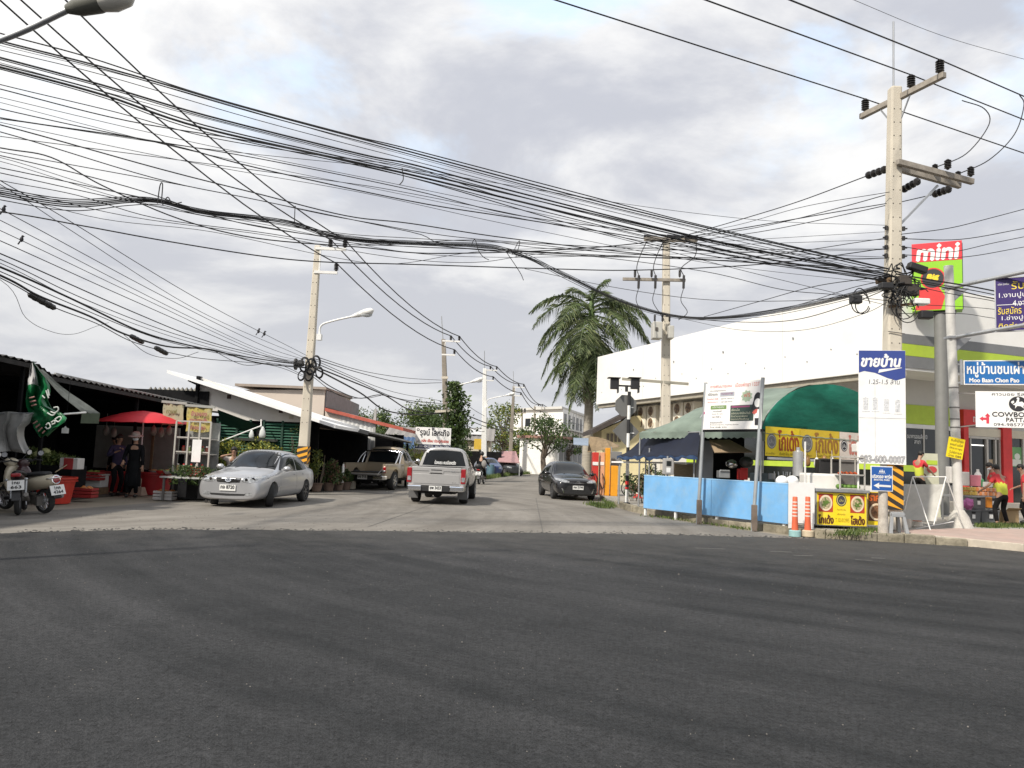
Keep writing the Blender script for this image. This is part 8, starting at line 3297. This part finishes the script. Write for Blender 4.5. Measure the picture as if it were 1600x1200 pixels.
#   signs on and by the corner pole
sy=BP.y-.34
a_,c_=at(1345,724,sy),at(1412,549,sy)
hs=thing('sale_sign','tall white house for sale sign with a navy top on the corner pole','sign',V(((a_.x+c_.x)/2,sy,a_.z)))
f=Fr(V((a_.x,sy+.1,a_.z)),(1,-.22,0))
w,h=(c_.x-a_.x)*1.0,c_.z-a_.z
b=MB()
b.fbox(f,0,0,w,h,-.03,0)
b.build('board',PWHITE,hs,bevel=.004)
b=MB()
b.poly(f,[(0.005,h*.80),(w*.12,h*.815),(w*.35,h*.80),(w*.62,h*.755),(w*.8,h*.735),(w-.005,h*.76),(w-.005,h-.005),(0.005,h-.005)])
b.build('navy_top',NAVY,hs)
b=MB()
b.text(f,'ขายบ้าน',w*.06,h*.855,w*.84,h*.11,off=.008,bold=.014,shear=.2)
b.poly(f,[(w*.42,h*.80),(w*.92,h*.845),(w*.92,h*.85),(w*.44,h*.83)],.008)
b.build('white_lettering',PWHITE,hs,fixn=False)
b=MB()
b.text(f,'1.25-1.5 ล้าน',w*.22,h*.70,w*.66,h*.05,shear=.15)
b.build('price_lettering',mat('ink_grey',(.12,.12,.14),.6),hs,fixn=False)
b=MB()
b.text(f,'083-600-0007',w*.03,h*.015,w*.94,h*.058,bold=.010)
ph_=b.build('phone_lettering',mat('ink_grey',(.12,.12,.14),.6),hs,fixn=False)
b=MB()
b.text(f,'083-600-0007',w*.03,h*.015,w*.94,h*.058,off=.009)
b.build('inner_lettering',mat('ink_inner',(.50,.50,.51),.6),ph_,fixn=False)
b=MB()
rq=random.Random(6)
for u in(.10,.30,.54,.78):
 v0=h*rq.uniform(.43,.46)
 b.rect(f,w*u,v0+h*.02,w*(u+.10),v0+h*.11)
 b.rect(f,w*(u-.03),v0,w*(u+.14),v0+h*.006)
 b.poly(f,[(w*(u-.02),v0+h*.115),(w*(u+.05),v0+h*.13),(w*(u+.12),v0+h*.115)])
b.build('house_drawing',mat('ink_pale',(.55,.56,.58),.6,var=.35,scale=30),hs,fixn=False)
b=MB()
b.rect(f,w*.345,0.01,w*.352,h*.73,.005)
b.rect(f,0.005,h*.40,w-.005,h*.403,.005)
b.build('seam',mat('seam_grey',(.45,.45,.46),.6),hs)
b=MB()
b.tube([f.p(w*.1,h*.6,-.06),f.p(w*.95,h*.6,-.06)],.02,6)
b.tube([f.p(w*.1,h*.25,-.06),f.p(w*.95,h*.25,-.06)],.02,6)
b.build('mounting_bar',STEEL,hs)
hy=BP.y-.30
a_,c_=at(1383,796,hy),at(1408,722,hy)
hz_=thing('hazard_board','black and yellow striped hazard board at the foot of the corner pole','hazard board',V(((a_.x+c_.x)/2,hy,a_.z)))
f=Fr(V((a_.x+.06,hy,a_.z)),(1,-.1,0),(-.16,0,1))
w,h=.36,c_.z-a_.z
b=MB()
b.fbox(f,0,0,w,h,-.02,0)
b.build('board',MYEL,hz_)
b=MB()
for k in range(-1,6):
 v=k*h/5
 P_=[(0,v+.22),(w,v),(w,v+.11),(0,v+.33)]
 P_=[(u,min(h,max(0,q)))for u,q in P_]
 b.poly(f,P_,.004)
b.build('stripe',MBLK,hz_,fixn=False)
p=gp(1380,833,ZS)
es=thing('direction_sign','small blue estate sign with a white arrow on a short concrete post','sign',p)
b=MB()
b.lathe([(.115,0),(.10,.5),(.10,1.0),(.09,1.05)],p,n=14)
b.build('post',mat('post_peeling',(.46,.42,.37),.85,var=.25,scale=7,bump=.4,dirt=(.25,.2,.16),dirt_amt=.6,dscale=5),es,smooth=50)
a_,c_=at(1361,767,p.y-.13),at(1395,729,p.y-.13)
f=Fr(V((a_.x,p.y-.12,a_.z)),(1,-.02,0),(-.04,0,1))
w,h=c_.x-a_.x,c_.z-a_.z
b=MB()
b.fbox(f,0,0,w,h,-.02,0)
b.build('border',PWHITE,es,bevel=.006)
b=MB()
b.rect(f,.02,.02,w-.02,h-.02,.003)
b.build('panel',mat('estate_blue',(.02,.10,.36),.4,var=.06),es)
b=MB()
b.poly(f,[(w*.12,h*.22),(w*.38,h*.34),(w*.36,h*.26),(w*.90,h*.25),(w*.90,h*.17),(w*.36,h*.18),(w*.38,h*.10)],.007)
for k,hh in((.40,.10),(.46,.15),(.53,.15),(.60,.10)):
 b.poly(f,[(w*(k-.03),h*.75),(w*k,h*(.75+hh)),(w*(k+.035),h*.75)],.007)
b.text(f,'บริสตอล พาร์ค',w*.06,h*.52,w*.88,h*.14,off=.007,bold=.004)
b.text(f,'BRISTOL PARK',w*.14,h*.42,w*.72,h*.065,off=.007,bold=.002)
b.text(f,'PROPERTY',w*.34,h*.69,w*.34,h*.035,off=.007)
b.build('white_print',PWHITE,es,fixn=False)
p=gp(1398,833,ZS)
stl=thing('plastic_stool','grey plastic stool between the sign post and the folding board','stool',p)
SG=mat('stool_grey',(.30,.31,.32),.5,var=.06)
b=MB()
b.box(p+V((0,0,.46)),(.30,.30,.04))
b.box(p+V((0,-.16,.41)),(.30,.02,.08))
b.box(p+V((0,.16,.41)),(.30,.02,.08))
b.box(p+V((-.16,0,.41)),(.02,.30,.08))
b.box(p+V((.16,0,.41)),(.02,.30,.08))
b.build('seat',SG,stl,bevel=.012)
for sx in(-1,1):
 for sy_ in(-1,1):
  b=MB()
  b.hexa([p+V((sx*x,sy_*y,z))for x,y,z in((.15,.15,0),(.23,.15,0),(.23,.23,0),(.15,.23,0),(.10,.10,.38),(.17,.10,.38),(.17,.17,.38),(.10,.17,.38))])
  b.build('leg',SG,stl,bevel=.01)
q=gp(1440,826,ZS)
fy=q.y
fb_=thing('folding_board','grey folding board in a thin white A-frame beside the pylon column','folding board',q)
P_=[at(1409,812,fy+.25),at(1463,815,fy-.15),at(1477,757,fy+.05),at(1418,757,fy+.35)]
b=MB()
nrm=(P_[1]-P_[0]).cross(P_[3]-P_[0]).normalized()*.02
b.hexa(P_+[x+nrm for x in P_])
b.build('board',mat('board_grey',(.46,.455,.42),.7,var=.06,dirt=(.22,.21,.19),dirt_amt=.5),fb_)
for s,e in(((1426,745,fy+.1),(1454,829,fy-.55)),((1478,745,fy),(1459,820,fy-.35)),((1478,745,fy),(1501,808,fy+.2)),((1426,745,fy+.1),(1410,812,fy+.3))):
 b=MB()
 b.tube([at(*s),at(*e)],.014,6)
 b.build('leg',WHITE,fb_)
b=MB()
b.tube([at(1426,745,fy+.1),at(1478,745,fy)],.014,6)
b.tube([at(1420,828,fy),at(1490,815,fy+.3)],.012,6)
b.build('cross_bar',WHITE,fb_)
def cone(label,px,py,h,cols):
 p=gp(px,py,ZS)
 t=thing('traffic_cone',label,'traffic cone',p)
 b=MB()
 b.box(p+V((0,0,.02)),(.34,.34,.04))
 b.build('foot',cols[0],t,bevel=.01)
 r=lambda f:.14*(1-f)+.03*f
 for k in range(4):
  b=MB()
  f0,f1=k/4,(k+1)/4
  b.lathe([(r(f0),.04+f0*h),(r(f1),.04+f1*h)],p,n=18,cap=k==3)
  b.build('band',cols[k%2],t,smooth=50)
 return t
COR=mat('cone_orange',(.62,.16,.06),.6,var=.1)
CWH=mat('cone_white',(.62,.57,.5),.6,var=.1)
cone('faded orange and white cone under the folding board',1433,823,.42,[CWH,COR])
p=gp(1417,824,ZS)
b=MB()
b.lathe([(.10,0),(.13,.2),(.13,.22)],p,n=14)
tag(b.build('bucket',CWH,smooth=50),'small pale bucket beside the grey plastic stool','bucket')
t=bush('potted_plant','small dark leafy plant behind the folding board','plant',gp(1424,818,ZS),(.6,.4,.5),92,[LEAF_D,LEAF_M],n=260,ls=.09)
#   white post with its four signs
wpb=gp(1499,825,ZS)
WT=at(1482,417,wpb.y)
ws=thing('sign_post','tall white steel post in a concrete footing holding road signs','sign post',wpb)
WSM=mat('post_white',(.62,.61,.58),.45,.1,var=.08,scale=3,dirt=(.42,.38,.33),dirt_amt=.4)
b=MB()
b.tube([wpb,WT],.115,18)
b.lathe([(.12,0),(.12,.02),(.001,.03)],WT,n=18)
b.build('post',WSM,ws,smooth=60)
b=MB()
b.lathe([(.36,-.02),(.30,.12),(.22,.3),(.13,.46),(.115,.47)],wpb,n=18)
b.v=[p+V((random.uniform(-.015,.015),random.uniform(-.015,.015),0))for p in b.v]
b.build('footing',mat('footing',(.46,.44,.40),.9,var=.15,scale=5,bump=.6,bscale=12),ws,smooth=50)
def wpt(py):
 fz=(zat(wpb,py)-wpb.z)/(WT.z-wpb.z)
 return wpb.lerp(WT,fz)
for pyl,pxr,pyr in((450,1557,434),(528,1560,515)):
 b=MB()
 A_=wpt(pyl)
 e=at(pxr,pyr,wpb.y-1.0)
 b.tube([A_,e,A_.lerp(e,2.6)],.055,8)
 b.build('arm',STEEL,ws,smooth=60)
 b=MB()
 b.box(A_+V((.02,0,0)),(.3,.3,.06))
 b.hexa([A_+V(q)for q in((.1,-.02,-.35),(.14,-.02,-.35),(.14,.02,-.35),(.1,.02,-.35),(.1,-.02,0),(.5,-.06,0),(.5,-.02,0),(.1,.02,0))])
 b.build('gusset',STEEL,ws)
for py in(606,637,655,668):
 b=MB()
 b.lathe([(.125,-.015),(.125,.015)],wpt(py),n=18,cap=False)
 b.build('strap',DSTEEL,ws)
d=V((.86,-.52,0)).normalized()
a_=at(1557,517,wpb.y-.98)
t_=at(1556,436,wpb.y-.98)
sg1=thing('hiring_sign','deep purple hiring sign with yellow and white Thai lettering','sign',a_)
f=Fr(a_,d)
w,h=1.9,t_.z-a_.z
b=MB()
b.fbox(f,0,0,w,h,-.04,0)
b.build('board',mat('hiring_purple',(.03,.012,.12),.4,var=.08),sg1)
b=MB()
b.fbox(f,-.03,-.03,w+.03,-.001,-.05,.01)
b.fbox(f,-.03,h+.001,w+.03,h+.03,-.05,.01)
b.fbox(f,-.03,0,-.001,h,-.05,.01)
b.build('frame',STEEL,sg1)
YL=mat('hiring_yellow',(.80,.62,.05),.5)
lines(f,YL,[('รับสมัครช่าง',.34,h*.78,1.3,h*.17),('รับสมัคร',.04,h*.31,.5,h*.14),('ติดต่อ 062-665-1144',.05,h*.04,1.5,h*.11)],sg1,'yellow_lettering')
lines(f,PWHITE,[('บริษัท รุ่งเรือง',.05,h*.86,.24,h*.05),('1.งานปูน  2.งานสี',.07,h*.60,1.2,h*.13),('4.งานไม้',.36,h*.46,.5,h*.13),('คนงาน',.62,h*.31,.5,h*.12),('1.ช่างปูน 2 อัตรา',.12,h*.17,1.1,h*.12)],sg1,'white_lettering')
b=MB()
b.rect(f,0.02,h*.485,w,h*.495,.005)
b.build('rule',PWHITE,sg1)
a_,t_=at(1506,601,wpb.y-.2),at(1504,563,wpb.y-.2)
sg2=thing('road_sign','blue road sign reading Moo Baan Chon Pao with a white border','road sign',a_)
d2=V((.94,-.34,0)).normalized()
f=Fr(a_,d2)
w,h=2.3,t_.z-a_.z
b=MB()
b.fbox(f,0,0,w,h,-.03,0)
b.build('border',PWHITE,sg2)
b=MB()
b.rect(f,.025,.025,w-.025,h-.025,.003)
b.build('panel',mat('road_sign_blue',(.015,.13,.38),.4,var=.05),sg2)
b=MB()
b.text(f,'หมู่บ้านชนเผ่า',.08,h*.30,1.28,h*.62,off=.007,bold=.006)
b.text(f,'Moo Baan Chon Pao',.13,h*.10,1.12,h*.17,off=.007,bold=.005)
b.text(f,'1.5 km',1.38,h*.11,.36,h*.17,off=.007,bold=.005)
b.poly(f,[(1.45,h*.55),(1.68,h*.9),(1.68,h*.66),(2.2,h*.66),(2.2,h*.5),(1.68,h*.5),(1.68,h*.3)],.007)
b.build('lettering',PWHITE,sg2,fixn=False)
b=MB()
b.fbox(f,-.08,.0,-.02,h+.02,-.06,.0)
b.beam(wpt(570),f.p(-.05,h*.85,-.03),.03,.04)
b.beam(wpt(600),f.p(-.05,h*.1,-.03),.03,.04)
b.build('bracket',STEEL,sg2)
a_,t_=at(1525,667,wpb.y-.35),at(1521,611,wpb.y-.35)
sg3=thing('resort_sign','white resort sign with a black horse and rider emblem and red arrow','sign',a_)
f=Fr(a_,d2)
w,h=2.1,t_.z-a_.z
b=MB()
b.fbox(f,0,0,w,h,-.03,0)
b.build('board',PWHITE,sg3)
b=MB()
b.disc(f,.95,h*.655,.205,.195,.005)
b.text(f,'COWBOY RESORT',.37,h*.30,1.55,h*.125,off=.006,bold=.004)
b.text(f,'PATTAYA',.68,h*.16,.68,h*.11,off=.006,bold=.003)
b.text(f,'094-9857779  061-3955',.40,h*.04,1.5,h*.08,off=.006)
b.text(f,'คาวบอย รีสอร์ท พัทยา',.37,h*.88,1.4,h*.09,off=.006)
b.build('black_print',INK,sg3,fixn=False)
b=MB()
e0_,e1_=.95,h*.655
b.poly(f,[(e0_+x,e1_+y)for x,y in((-.12,-.02),(-.05,.03),(-.02,.10),(.03,.12),(.02,.05),(.09,.06),(.15,.0),(.11,-.06),(.13,-.12),(.06,-.06),(-.02,-.05),(-.07,-.12),(-.06,-.04))],.008)
b.disc(f,e0_+.0,e1_+.14,.03,w=.009)
b.poly(f,[(e0_-.16,e1_+.05),(e0_-.10,e1_+.09),(e0_-.08,e1_+.04),(e0_-.13,e1_+.0)],.008)
b.build('emblem_rider',PWHITE,sg3,fixn=False)
b=MB()
b.poly(f,[(.235,h*.10),(.235,h*.30),(.20,h*.30),(.265,h*.39),(.33,h*.30),(.30,h*.30),(.30,h*.10)],.005)
b.poly(f,[(.234,h*.20),(.16,h*.20),(.16,h*.16),(.08,h*.235),(.16,h*.30),(.16,h*.265),(.234,h*.265)],.005)
b.build('red_arrow',mat('arrow_red',(.55,.04,.07),.5),sg3)
b=MB()
b.beam(wpt(614),f.p(.02,h*.93,-.04),.03,.03)
b.beam(wpt(668),f.p(.05,h*.06,-.04),.03,.03)
b.build('bracket',DSTEEL,sg3)
a_=at(1478,713,wpb.y-.16)
sg4=thing('tied_notice','tilted bright yellow notice tied to the white post','notice',a_)
f=Fr(a_,V((.97,-.05,-.17)),(.2,0,1))
w,h=.42,.53
b=MB()
b.fbox(f,0,0,w,h,-.012,0)
b.build('board',mat('notice_yellow',(.80,.62,.01),.5,var=.05),sg4)
lines(f,INK,[('รับจำนำรถ',.06,h*.80,.32,h*.13),('รถยนต์ มอไซค์',.05,h*.60,.33,h*.14),('ให้ราคาสูง',.05,h*.40,.33,h*.14),('ไม่ยึดรถ',.06,h*.22,.32,h*.13),('โทร 088',.05,h*.05,.33,h*.12)],sg4)
#   goods and people before the shop
BOXG=mat('bin_grey',(.15,.155,.16),.55,var=.08)
def storage_box(label,px0,py0,px1,py1,Y,m=BOXG,grp='grey storage boxes before the shop',nm='storage_box'):
 a,c=at(px0,py1,Y),at(px1,py0,Y)
 z0=max(a.z,ZS)
 t=thing(nm,label,'storage box',V(((a.x+c.x)/2,Y+.2,z0)),group=grp)
 w,h=c.x-a.x,c.z-z0
 b=MB()
 x,y=(a.x+c.x)/2,Y+.22
 b.hexa([V((x+sx*w*.47,y+sy_*.19,z0))for sx,sy_ in((-1,-1),(1,-1),(1,1),(-1,1))]+[V((x+sx*w*.5,y+sy_*.22,z0+h*.86))for sx,sy_ in((-1,-1),(1,-1),(1,1),(-1,1))])
 b.build('bin',m,t,bevel=.01)
 b=MB()
 b.box((x,y,z0+h*.92),(w*1.04,.47,h*.11))
 b.build('lid',m,t,bevel=.008)
 b=MB()
 b.box((x,Y-.02,z0+h*.8),(w*.2,.03,h*.12))
 b.build('latch',BLACK,t)
 b=MB()
 b.rect(Fr(V((x-w*.1,Y-.012,z0+h*.35)),(1,0,0)),0,0,w*.2,h*.3,.012)
 b.build('sticker',PWHITE,t)
 return t
storage_box('grey storage box on the ground nearest the white post',1509,797,1533,817,22.3)
storage_box('grey storage box on the ground behind the worker in red',1534,797,1562,817,22.4)
storage_box('upper grey storage box next to the pink bag',1517,776,1541,795,22.6)
storage_box('upper grey storage box half hidden by the worker in red',1542,777,1562,795,22.7)
tb=thing('display_table','shop display table stacked with snacks between the white post and the workers','table',V((at(1530,800,23.4).x,23.4,ZS)))
x0,x1=at(1483,775,23.4).x,at(1562,775,23.4).x
zt=at(1520,775,23.2).z
b=MB()
b.box(((x0+x1)/2,23.5,zt-.02),(x1-x0,.8,.05))
b.build('table_top',STEEL,tb)
for x in(x0+.05,x1-.05):
 for y in(23.15,23.85):
  b=MB()
  b.beam((x,y,ZS),(x,y,zt-.04),.04,.04)
  b.build('leg',STEEL,tb)
rq=random.Random(77)
pk=[mat('pack_gold',(.50,.34,.08),.5,var=.2),mat('pack_orange',(.62,.22,.07),.5,var=.2),mat('pack_peach',(.60,.34,.22),.5,var=.2),mat('pack_white',(.6,.58,.55),.5),mat('pack_green',(.06,.26,.10),.5),mat('pack_pink',(.6,.2,.25),.5)]
for k in range(16):
 for r_ in range(2):
  x=x0+.22+k*(x1-x0-.3)/16
  m=pk[0]if k<7 else pk[1+(k+r_)%2]
  b=MB()
  wd=(x1-x0)/17.5
  b.box((x,23.3+rq.uniform(-.03,.03),zt+.08+r_*.125),(wd*.9,.2,.115))
  tag(b.build('snack_pack',m,bevel=.02),('gold snack pack in the row beside the white post' if k<7 else 'orange snack pack in the row by the worker in red'),'snack pack','snack packs on the display table')
for k,(px,py,w,h,m,lab)in enumerate([(1487,742,.24,.5,3,'tall white carton on the table behind the white post'),(1505,748,.26,.42,3,'white carton with dark print beside the white post'),(1521,751,.32,.34,5,'pink and white gift pack on the display table'),(1532,752,.2,.3,4,'green bottle shaped pack on the display table'),(1528,744,.2,.42,3,'pale bottle standing behind the green pack'),(1540,757,.3,.16,3,'low white tray of goods near the worker in red')]):
 p=at(px,py,23.7)
 b=MB()
 if 'bottle' in lab:
  b.lathe([(w*.5,-h*.5),(w*.5,h*.1),(w*.2,h*.35),(w*.2,h*.5)],p,n=14)
 else:
  b.box(p,(w,.24,h))
 tag(b.build('goods_pack',pk[m],bevel=.015),lab,'goods')
b=MB()
p=at(1512,787,22.2)
b.ell(p,(.17,.12,.15),12,8)
b.v=[q+V((random.uniform(-.035,.035),random.uniform(-.02,.02),random.uniform(-.035,.035)))for q in b.v]
tag(b.build('pink_bag',mat('bag_pink',(.45,.12,.32),.5,var=.3,scale=12),smooth=40),'pink patterned bag beside the grey storage boxes','bag')
b=MB()
p=at(1545,785,22.3)
b.box(p,(.14,.1,.3))
tag(b.build('orange_carton',mat('carton_orange',(.7,.25,.03),.5),bevel=.01),'orange carton against the upper grey boxes','carton')
p=gp(1583,820,ZS)
cb=thing('cardboard_box','open brown cardboard box at the feet of the workers','cardboard box',p+V((0,.2,0)))
CB=mat('cardboard',(.40,.28,.15),.85,var=.1)
b=MB()
b.box(p+V((0,.2,.2)),(.38,.36,.40))
b.build('carton',CB,cb,bevel=.006)
b=MB()
b.hexa([p+V(q)for q in((-.19,.02,.40),(.19,.02,.40),(.19,.03,.40),(-.19,.03,.40),(-.19,-.12,.48),(.19,-.12,.48),(.19,-.11,.49),(-.19,-.11,.49))])
b.build('flap',CB,cb)
ds=thing('display_stand','pale display stand with a lime stripe beside the first worker','display stand',V((at(1456,755,25).x,25.2,ZS)))
a_,c_=at(1446,755,25),at(1465,709,25)
b=MB()
b.prism([V((a_.x,25,ZS)),V((c_.x+.08,25,ZS)),V((c_.x,25,c_.z)),V((a_.x+.02,25,c_.z))],(0,.4,0))
b.build('panel',mat('stand_cream',(.55,.55,.42),.6,var=.05),ds)
f=Fr(V((a_.x+.03,24.99,0)),(1,0,0))
b=MB()
b.rect(f,0,c_.z-.36,.36,c_.z-.22,.004)
b.build('lime_stripe',LIME,ds)
b=MB()
b.disc(f,.18,c_.z-.52,.16,.11,.005)
b.build('red_emblem',mat('emblem_red',(.5,.06,.06),.5),ds)
WG_='shop workers in red and lime shirts'
FEET=((.12,.0,0),(-.12,.02,0))
p=at(1437,790,24.6)
person('worker in red and lime standing by the pale display stand',(p.x,24.6,.55),R(-70),RSHIRT,BKTROU,((.2,.38,1.02),(-.18,.36,1.02)),FEET,two_tone=LSHIRT,H=.96,head_dir=(0,.5,1),group=WG_)
p=gp(1568,822,ZS)
person('worker in red and lime seen from behind at the snack table',(p.x,p.y,ZS),R(10),RSHIRT,BKTROU,((.30,.42,.98),(-.36,.36,.98)),((.13,.0,0),(-.16,.05,0)),chest=(.02,.12,1.28),two_tone=LSHIRT,H=1.0,head_dir=(.05,.55,.9),group=WG_)
p=gp(1588,816,ZS)
person('worker with a white face mask bending over the snack table',(p.x+.05,p.y+.9,ZS),R(80),RSHIRT,BKTROU,((.25,.42,1.0),(-.2,.40,1.05)),FEET,chest=(0,.12,1.30),two_tone=LSHIRT,mask=True,H=1.04,head_dir=(0,.5,.9),group=WG_)
p=gp(1606,819,ZS)
person('worker in red cut off by the picture edge',(p.x+.12,p.y+.2,ZS),R(60),RSHIRT,BKTROU,((.25,.30,1.05),(-.28,.1,.80)),FEET,chest=(0,.06,1.32),two_tone=None,H=1.0,head_dir=(0,.35,.95),group=WG_)
#   traffic sign post
p=gp(979,787,ZS)
ts=thing('traffic_sign','black and white banded post with grey sign backs and flashing lamps','traffic sign',p)
top=zat(p,612)
seg=8
for k in range(seg):
 b=MB()
 z0,z1=ZS+(top-ZS)*k/seg,ZS+(top-ZS)*(k+1)/seg
 b.lathe([(.055,z0),(.055,z1)],(p.x,p.y,0),n=12,cap=k==seg-1)
 b.build('post_band',(WHITE,BLACK)[k%2==(1)]if k else WHITE,ts,smooth=60)
b=MB()
b.lathe([(.061,zat(p,757)),(.061,zat(p,752))],(p.x,p.y,0),n=12,cap=False)
b.lathe([(.061,zat(p,764)),(.061,zat(p,761))],(p.x,p.y,0),n=12,cap=False)
b.build('red_band',RED,ts)
b=MB()
b.lathe([(.12,0),(.12,.03),(.07,.05)],p,n=12)
b.build('base',BLACK,ts)
BACK=mat('sign_back',(.16,.16,.155),.6,.2,var=.06)
for cyp,n,r,rot in((634,8,.39,22.5),(674,4,.46,0)):
 c=at(978,cyp,p.y+.07)
 f=Fr(c,(1,.12,0))
 b=MB()
 pts=[f.p(r*math.cos(R(rot)+2*math.pi*k/n),r*math.sin(R(rot)+2*math.pi*k/n))for k in range(n)]
 b.prism(pts,V((0,.02,0)))
 b.build('sign_plate',BACK,ts)
 b=MB()
 for s in(-1,1):
  b.box(c+V((s*r*.45,-.005,-.05)),(.14,.01,.03))
 b.build('clip',PWHITE,ts)
b=MB()
b.tube([at(955,602,p.y),at(1000,604,p.y)],.03,8)
b.tube([at(979,612,p.y),at(979,602,p.y)],.05,8)
b.build('lamp_bar',BLACK,ts)
for px in(960,992):
 c=at(px,600,p.y)
 b=MB()
 b.box(c,(.26,.22,.34))
 b.box(c+V((-.02,0,.2)),(.42,.36,.03))
 b.box(c+V((.12,-.02,-.05)),(.03,.3,.5))
 o=b.build('flasher',BLACK,ts,bevel=.01)
#   fuel vending kiosk and yellow house beyond
fk=thing('fuel_kiosk','red and orange fuel vending kiosk beside the palm trunk','fuel kiosk',V((at(945,765,31).x,31.2,ZS)))
def fbx(px0,px1,py0,py1,Y,m,nm,dep=.5,par=None):
 a,c=at(px0,py1,Y),at(px1,py0,Y)
 b=MB()
 z0=ZS if py1>762 else a.z
 b.box(((a.x+c.x)/2,Y+dep/2,(z0+c.z)/2),(c.x-a.x,dep,c.z-z0))
 return b.build(nm,m,par or fk,bevel=.015)
ORG=mat('kiosk_orange',(.70,.30,.015),.5,var=.06)
fbx(925,936,707,766,31,mat('pump_red',(.50,.04,.03),.4),'pump')
fbx(937,945,707,766,31.1,mat('pump_peach',(.6,.33,.2),.5),'pump')
fbx(926,935,722,727,30.98,WHITE,'pump_label',.02)
fbx(938,944,722,727,31.08,WHITE,'pump_label',.02)
fbx(945.5,954,700,766,30.9,ORG,'pillar',.4)
fbx(954.5,966,728,766,30.8,ORG,'low_wall',.4)
fbx(954,972,706,728,31.6,GREYP,'screen',.1)
for px in(930,941):
 b=MB()
 c=at(px,740,30.93)
 b.tube(spline([c,c+V((.1,-.05,-.3)),c+V((.02,-.06,-.6)),c+V((-.1,-.05,-.3)),c+V((-.12,0,.1))],4),.02,6)
 b.build('hose',BLACK,fk)
ka=thing('shop_awning','curved blue grey awning over the fuel vending kiosk','awning',V((at(930,700,32).x,32,ZS)))
rows=[]
for j in range(6):
 f_=j/5
 l,r=at(896,694-10*f_**.6,35.2+2.0*f_),at(968,699-13*f_**.6,33.6+2.0*f_)
 rows.append([l.lerp(r,k/6)for k in range(7)])
b=MB()
b.grid([r[:3]for r in rows],thick=(0,0,-.03))
b.build('sheet',mat('awning_steel_blue',(.20,.245,.31),.5,var=.12),ka,smooth=60)
b=MB()
lo_=[p_+V((0,0,-.02))for p_ in rows[0][2:]]
hi_=[at(px,py,35.4)for px,py in((922,683),(934,684),(946,687),(957,692),(968,697))]
b.grid([[p_+V((0,.3,-.30+.08*k))for k,p_ in enumerate(lo_)],hi_],thick=(0,0,.03))
b.build('underside',mat('awning_brown',(.20,.145,.085),.8,var=.25),ka)
b=MB()
for p_ in(rows[0][5],rows[-1][3]):
 b.tube([V((p_.x,p_.y,ZS)),p_],.03,6)
b.build('pole',STEEL,ka)
yh=thing('yellow_house','pale yellow house with a dark sloping roof behind the traffic sign','house',V((at(965,700,46).x,46,0)))
a_,c_=at(936,672,45),at(1010,648,45)
b=MB()
q_=[at(940,690,46),at(1020,690,46),at(1020,648,46),at(990,650,46),at(940,672,46)]
b.prism([V((x.x,46,x.z if i>1 else 0))for i,x in enumerate(q_)],(0,5,0))
b.build('wall',mat('house_yellow',(.60,.53,.32),.8,var=.06),yh)
b=MB()
r0,r1=at(926,678,45),at(992,645,45)
b.hexa([r0,r1,r1+V((0,6,0)),r0+V((0,6,0))]+[x+V((0,0,.28))for x in(r0,r1,r1+V((0,6,0)),r0+V((0,6,0)))])
b.build('roof',mat('roof_dark_brown',(.05,.04,.035),.8,var=.3),yh)
for k in range(4):
 b=MB()
 p_=at(950+k*6,684,45.95)
 b.box(p_,(.15,.06,.5))
 b.build('window_bar',mat('louvre_brown',(.12,.1,.08),.7),yh)
for i,(px,py,Y,w,h,m)in enumerate([(990,768,27.5,1.0,1.0,[LEAF_D,LEAF_M]),(1008,766,26.5,1.0,1.1,[LEAF_D,LEAF_R]),(1028,764,26.0,1.1,1.2,[LEAF_D,LEAF_M]),(1000,760,29,1.4,1.3,[LEAF_D,LEAF_D,LEAF_M])]):
 bush('garden_shrub',['dark shrub just behind the banded sign post','bronze tinted shrub behind the corner of the blue boards','dark shrub behind the meter box','low dark shrub under the white counter end'][i],'shrub',(at(px,py,Y).x,Y,ZS),(w,.7,h),110+i,m,n=420,ls=.12)
def bicycle(label,px,py,rz):
 p=gp(px,py,ZS)
 t=thing('bicycle',label,'bicycle',p,rz)
 for x in(.5,-.5):
  b=MB()
  P_=[V((x+.32*math.cos(a),0,.33+.32*math.sin(a)))for a in[2*math.pi*k/20 for k in range(21)]]
  b.tube(P_,.02,6,cap=False)
  o=b.build('wheel',RUBBER,t,local=True)
  b=MB()
  for k in range(8):
   a=math.pi*k/4
   b.tube([(x,0,.33),(x+.31*math.cos(a),0,.33+.31*math.sin(a))],.004,4)
  b.build('spokes',STEEL,o,local=True)
 b=MB()
 for a,c in(((-.5,0,.33),(-.05,0,.30)),((-.05,0,.30),(.36,0,.75)),((-.05,0,.30),(-.2,0,.78)),((-.2,0,.76),(.36,0,.75)),((-.5,0,.33),(-.18,0,.72)),((.36,0,.8),(.5,0,.33))):
  b.tube([a,c],.018,6)
 b.build('frame',mat('bike_dark',(.05,.06,.08),.4),t,local=True)
 b=MB()
 b.box((-.21,0,.83),(.24,.12,.05))
 b.build('saddle',BLACK,t,bevel=.02,local=True)
 b=MB()
 b.tube([(.33,-.26,.95),(.38,-.1,.93),(.38,.1,.93),(.33,.26,.95)],.014,6)
 b.tube([(.37,0,.8),(.38,0,.93)],.014,6)
 b.build('handlebar',STEEL,t,local=True)
 return t
bicycle('dark bicycle parked behind the banded sign post',1000,776,R(15))
cone('small red and white cone behind the corner of the blue boards',996,778,.5,[RED,CWH])
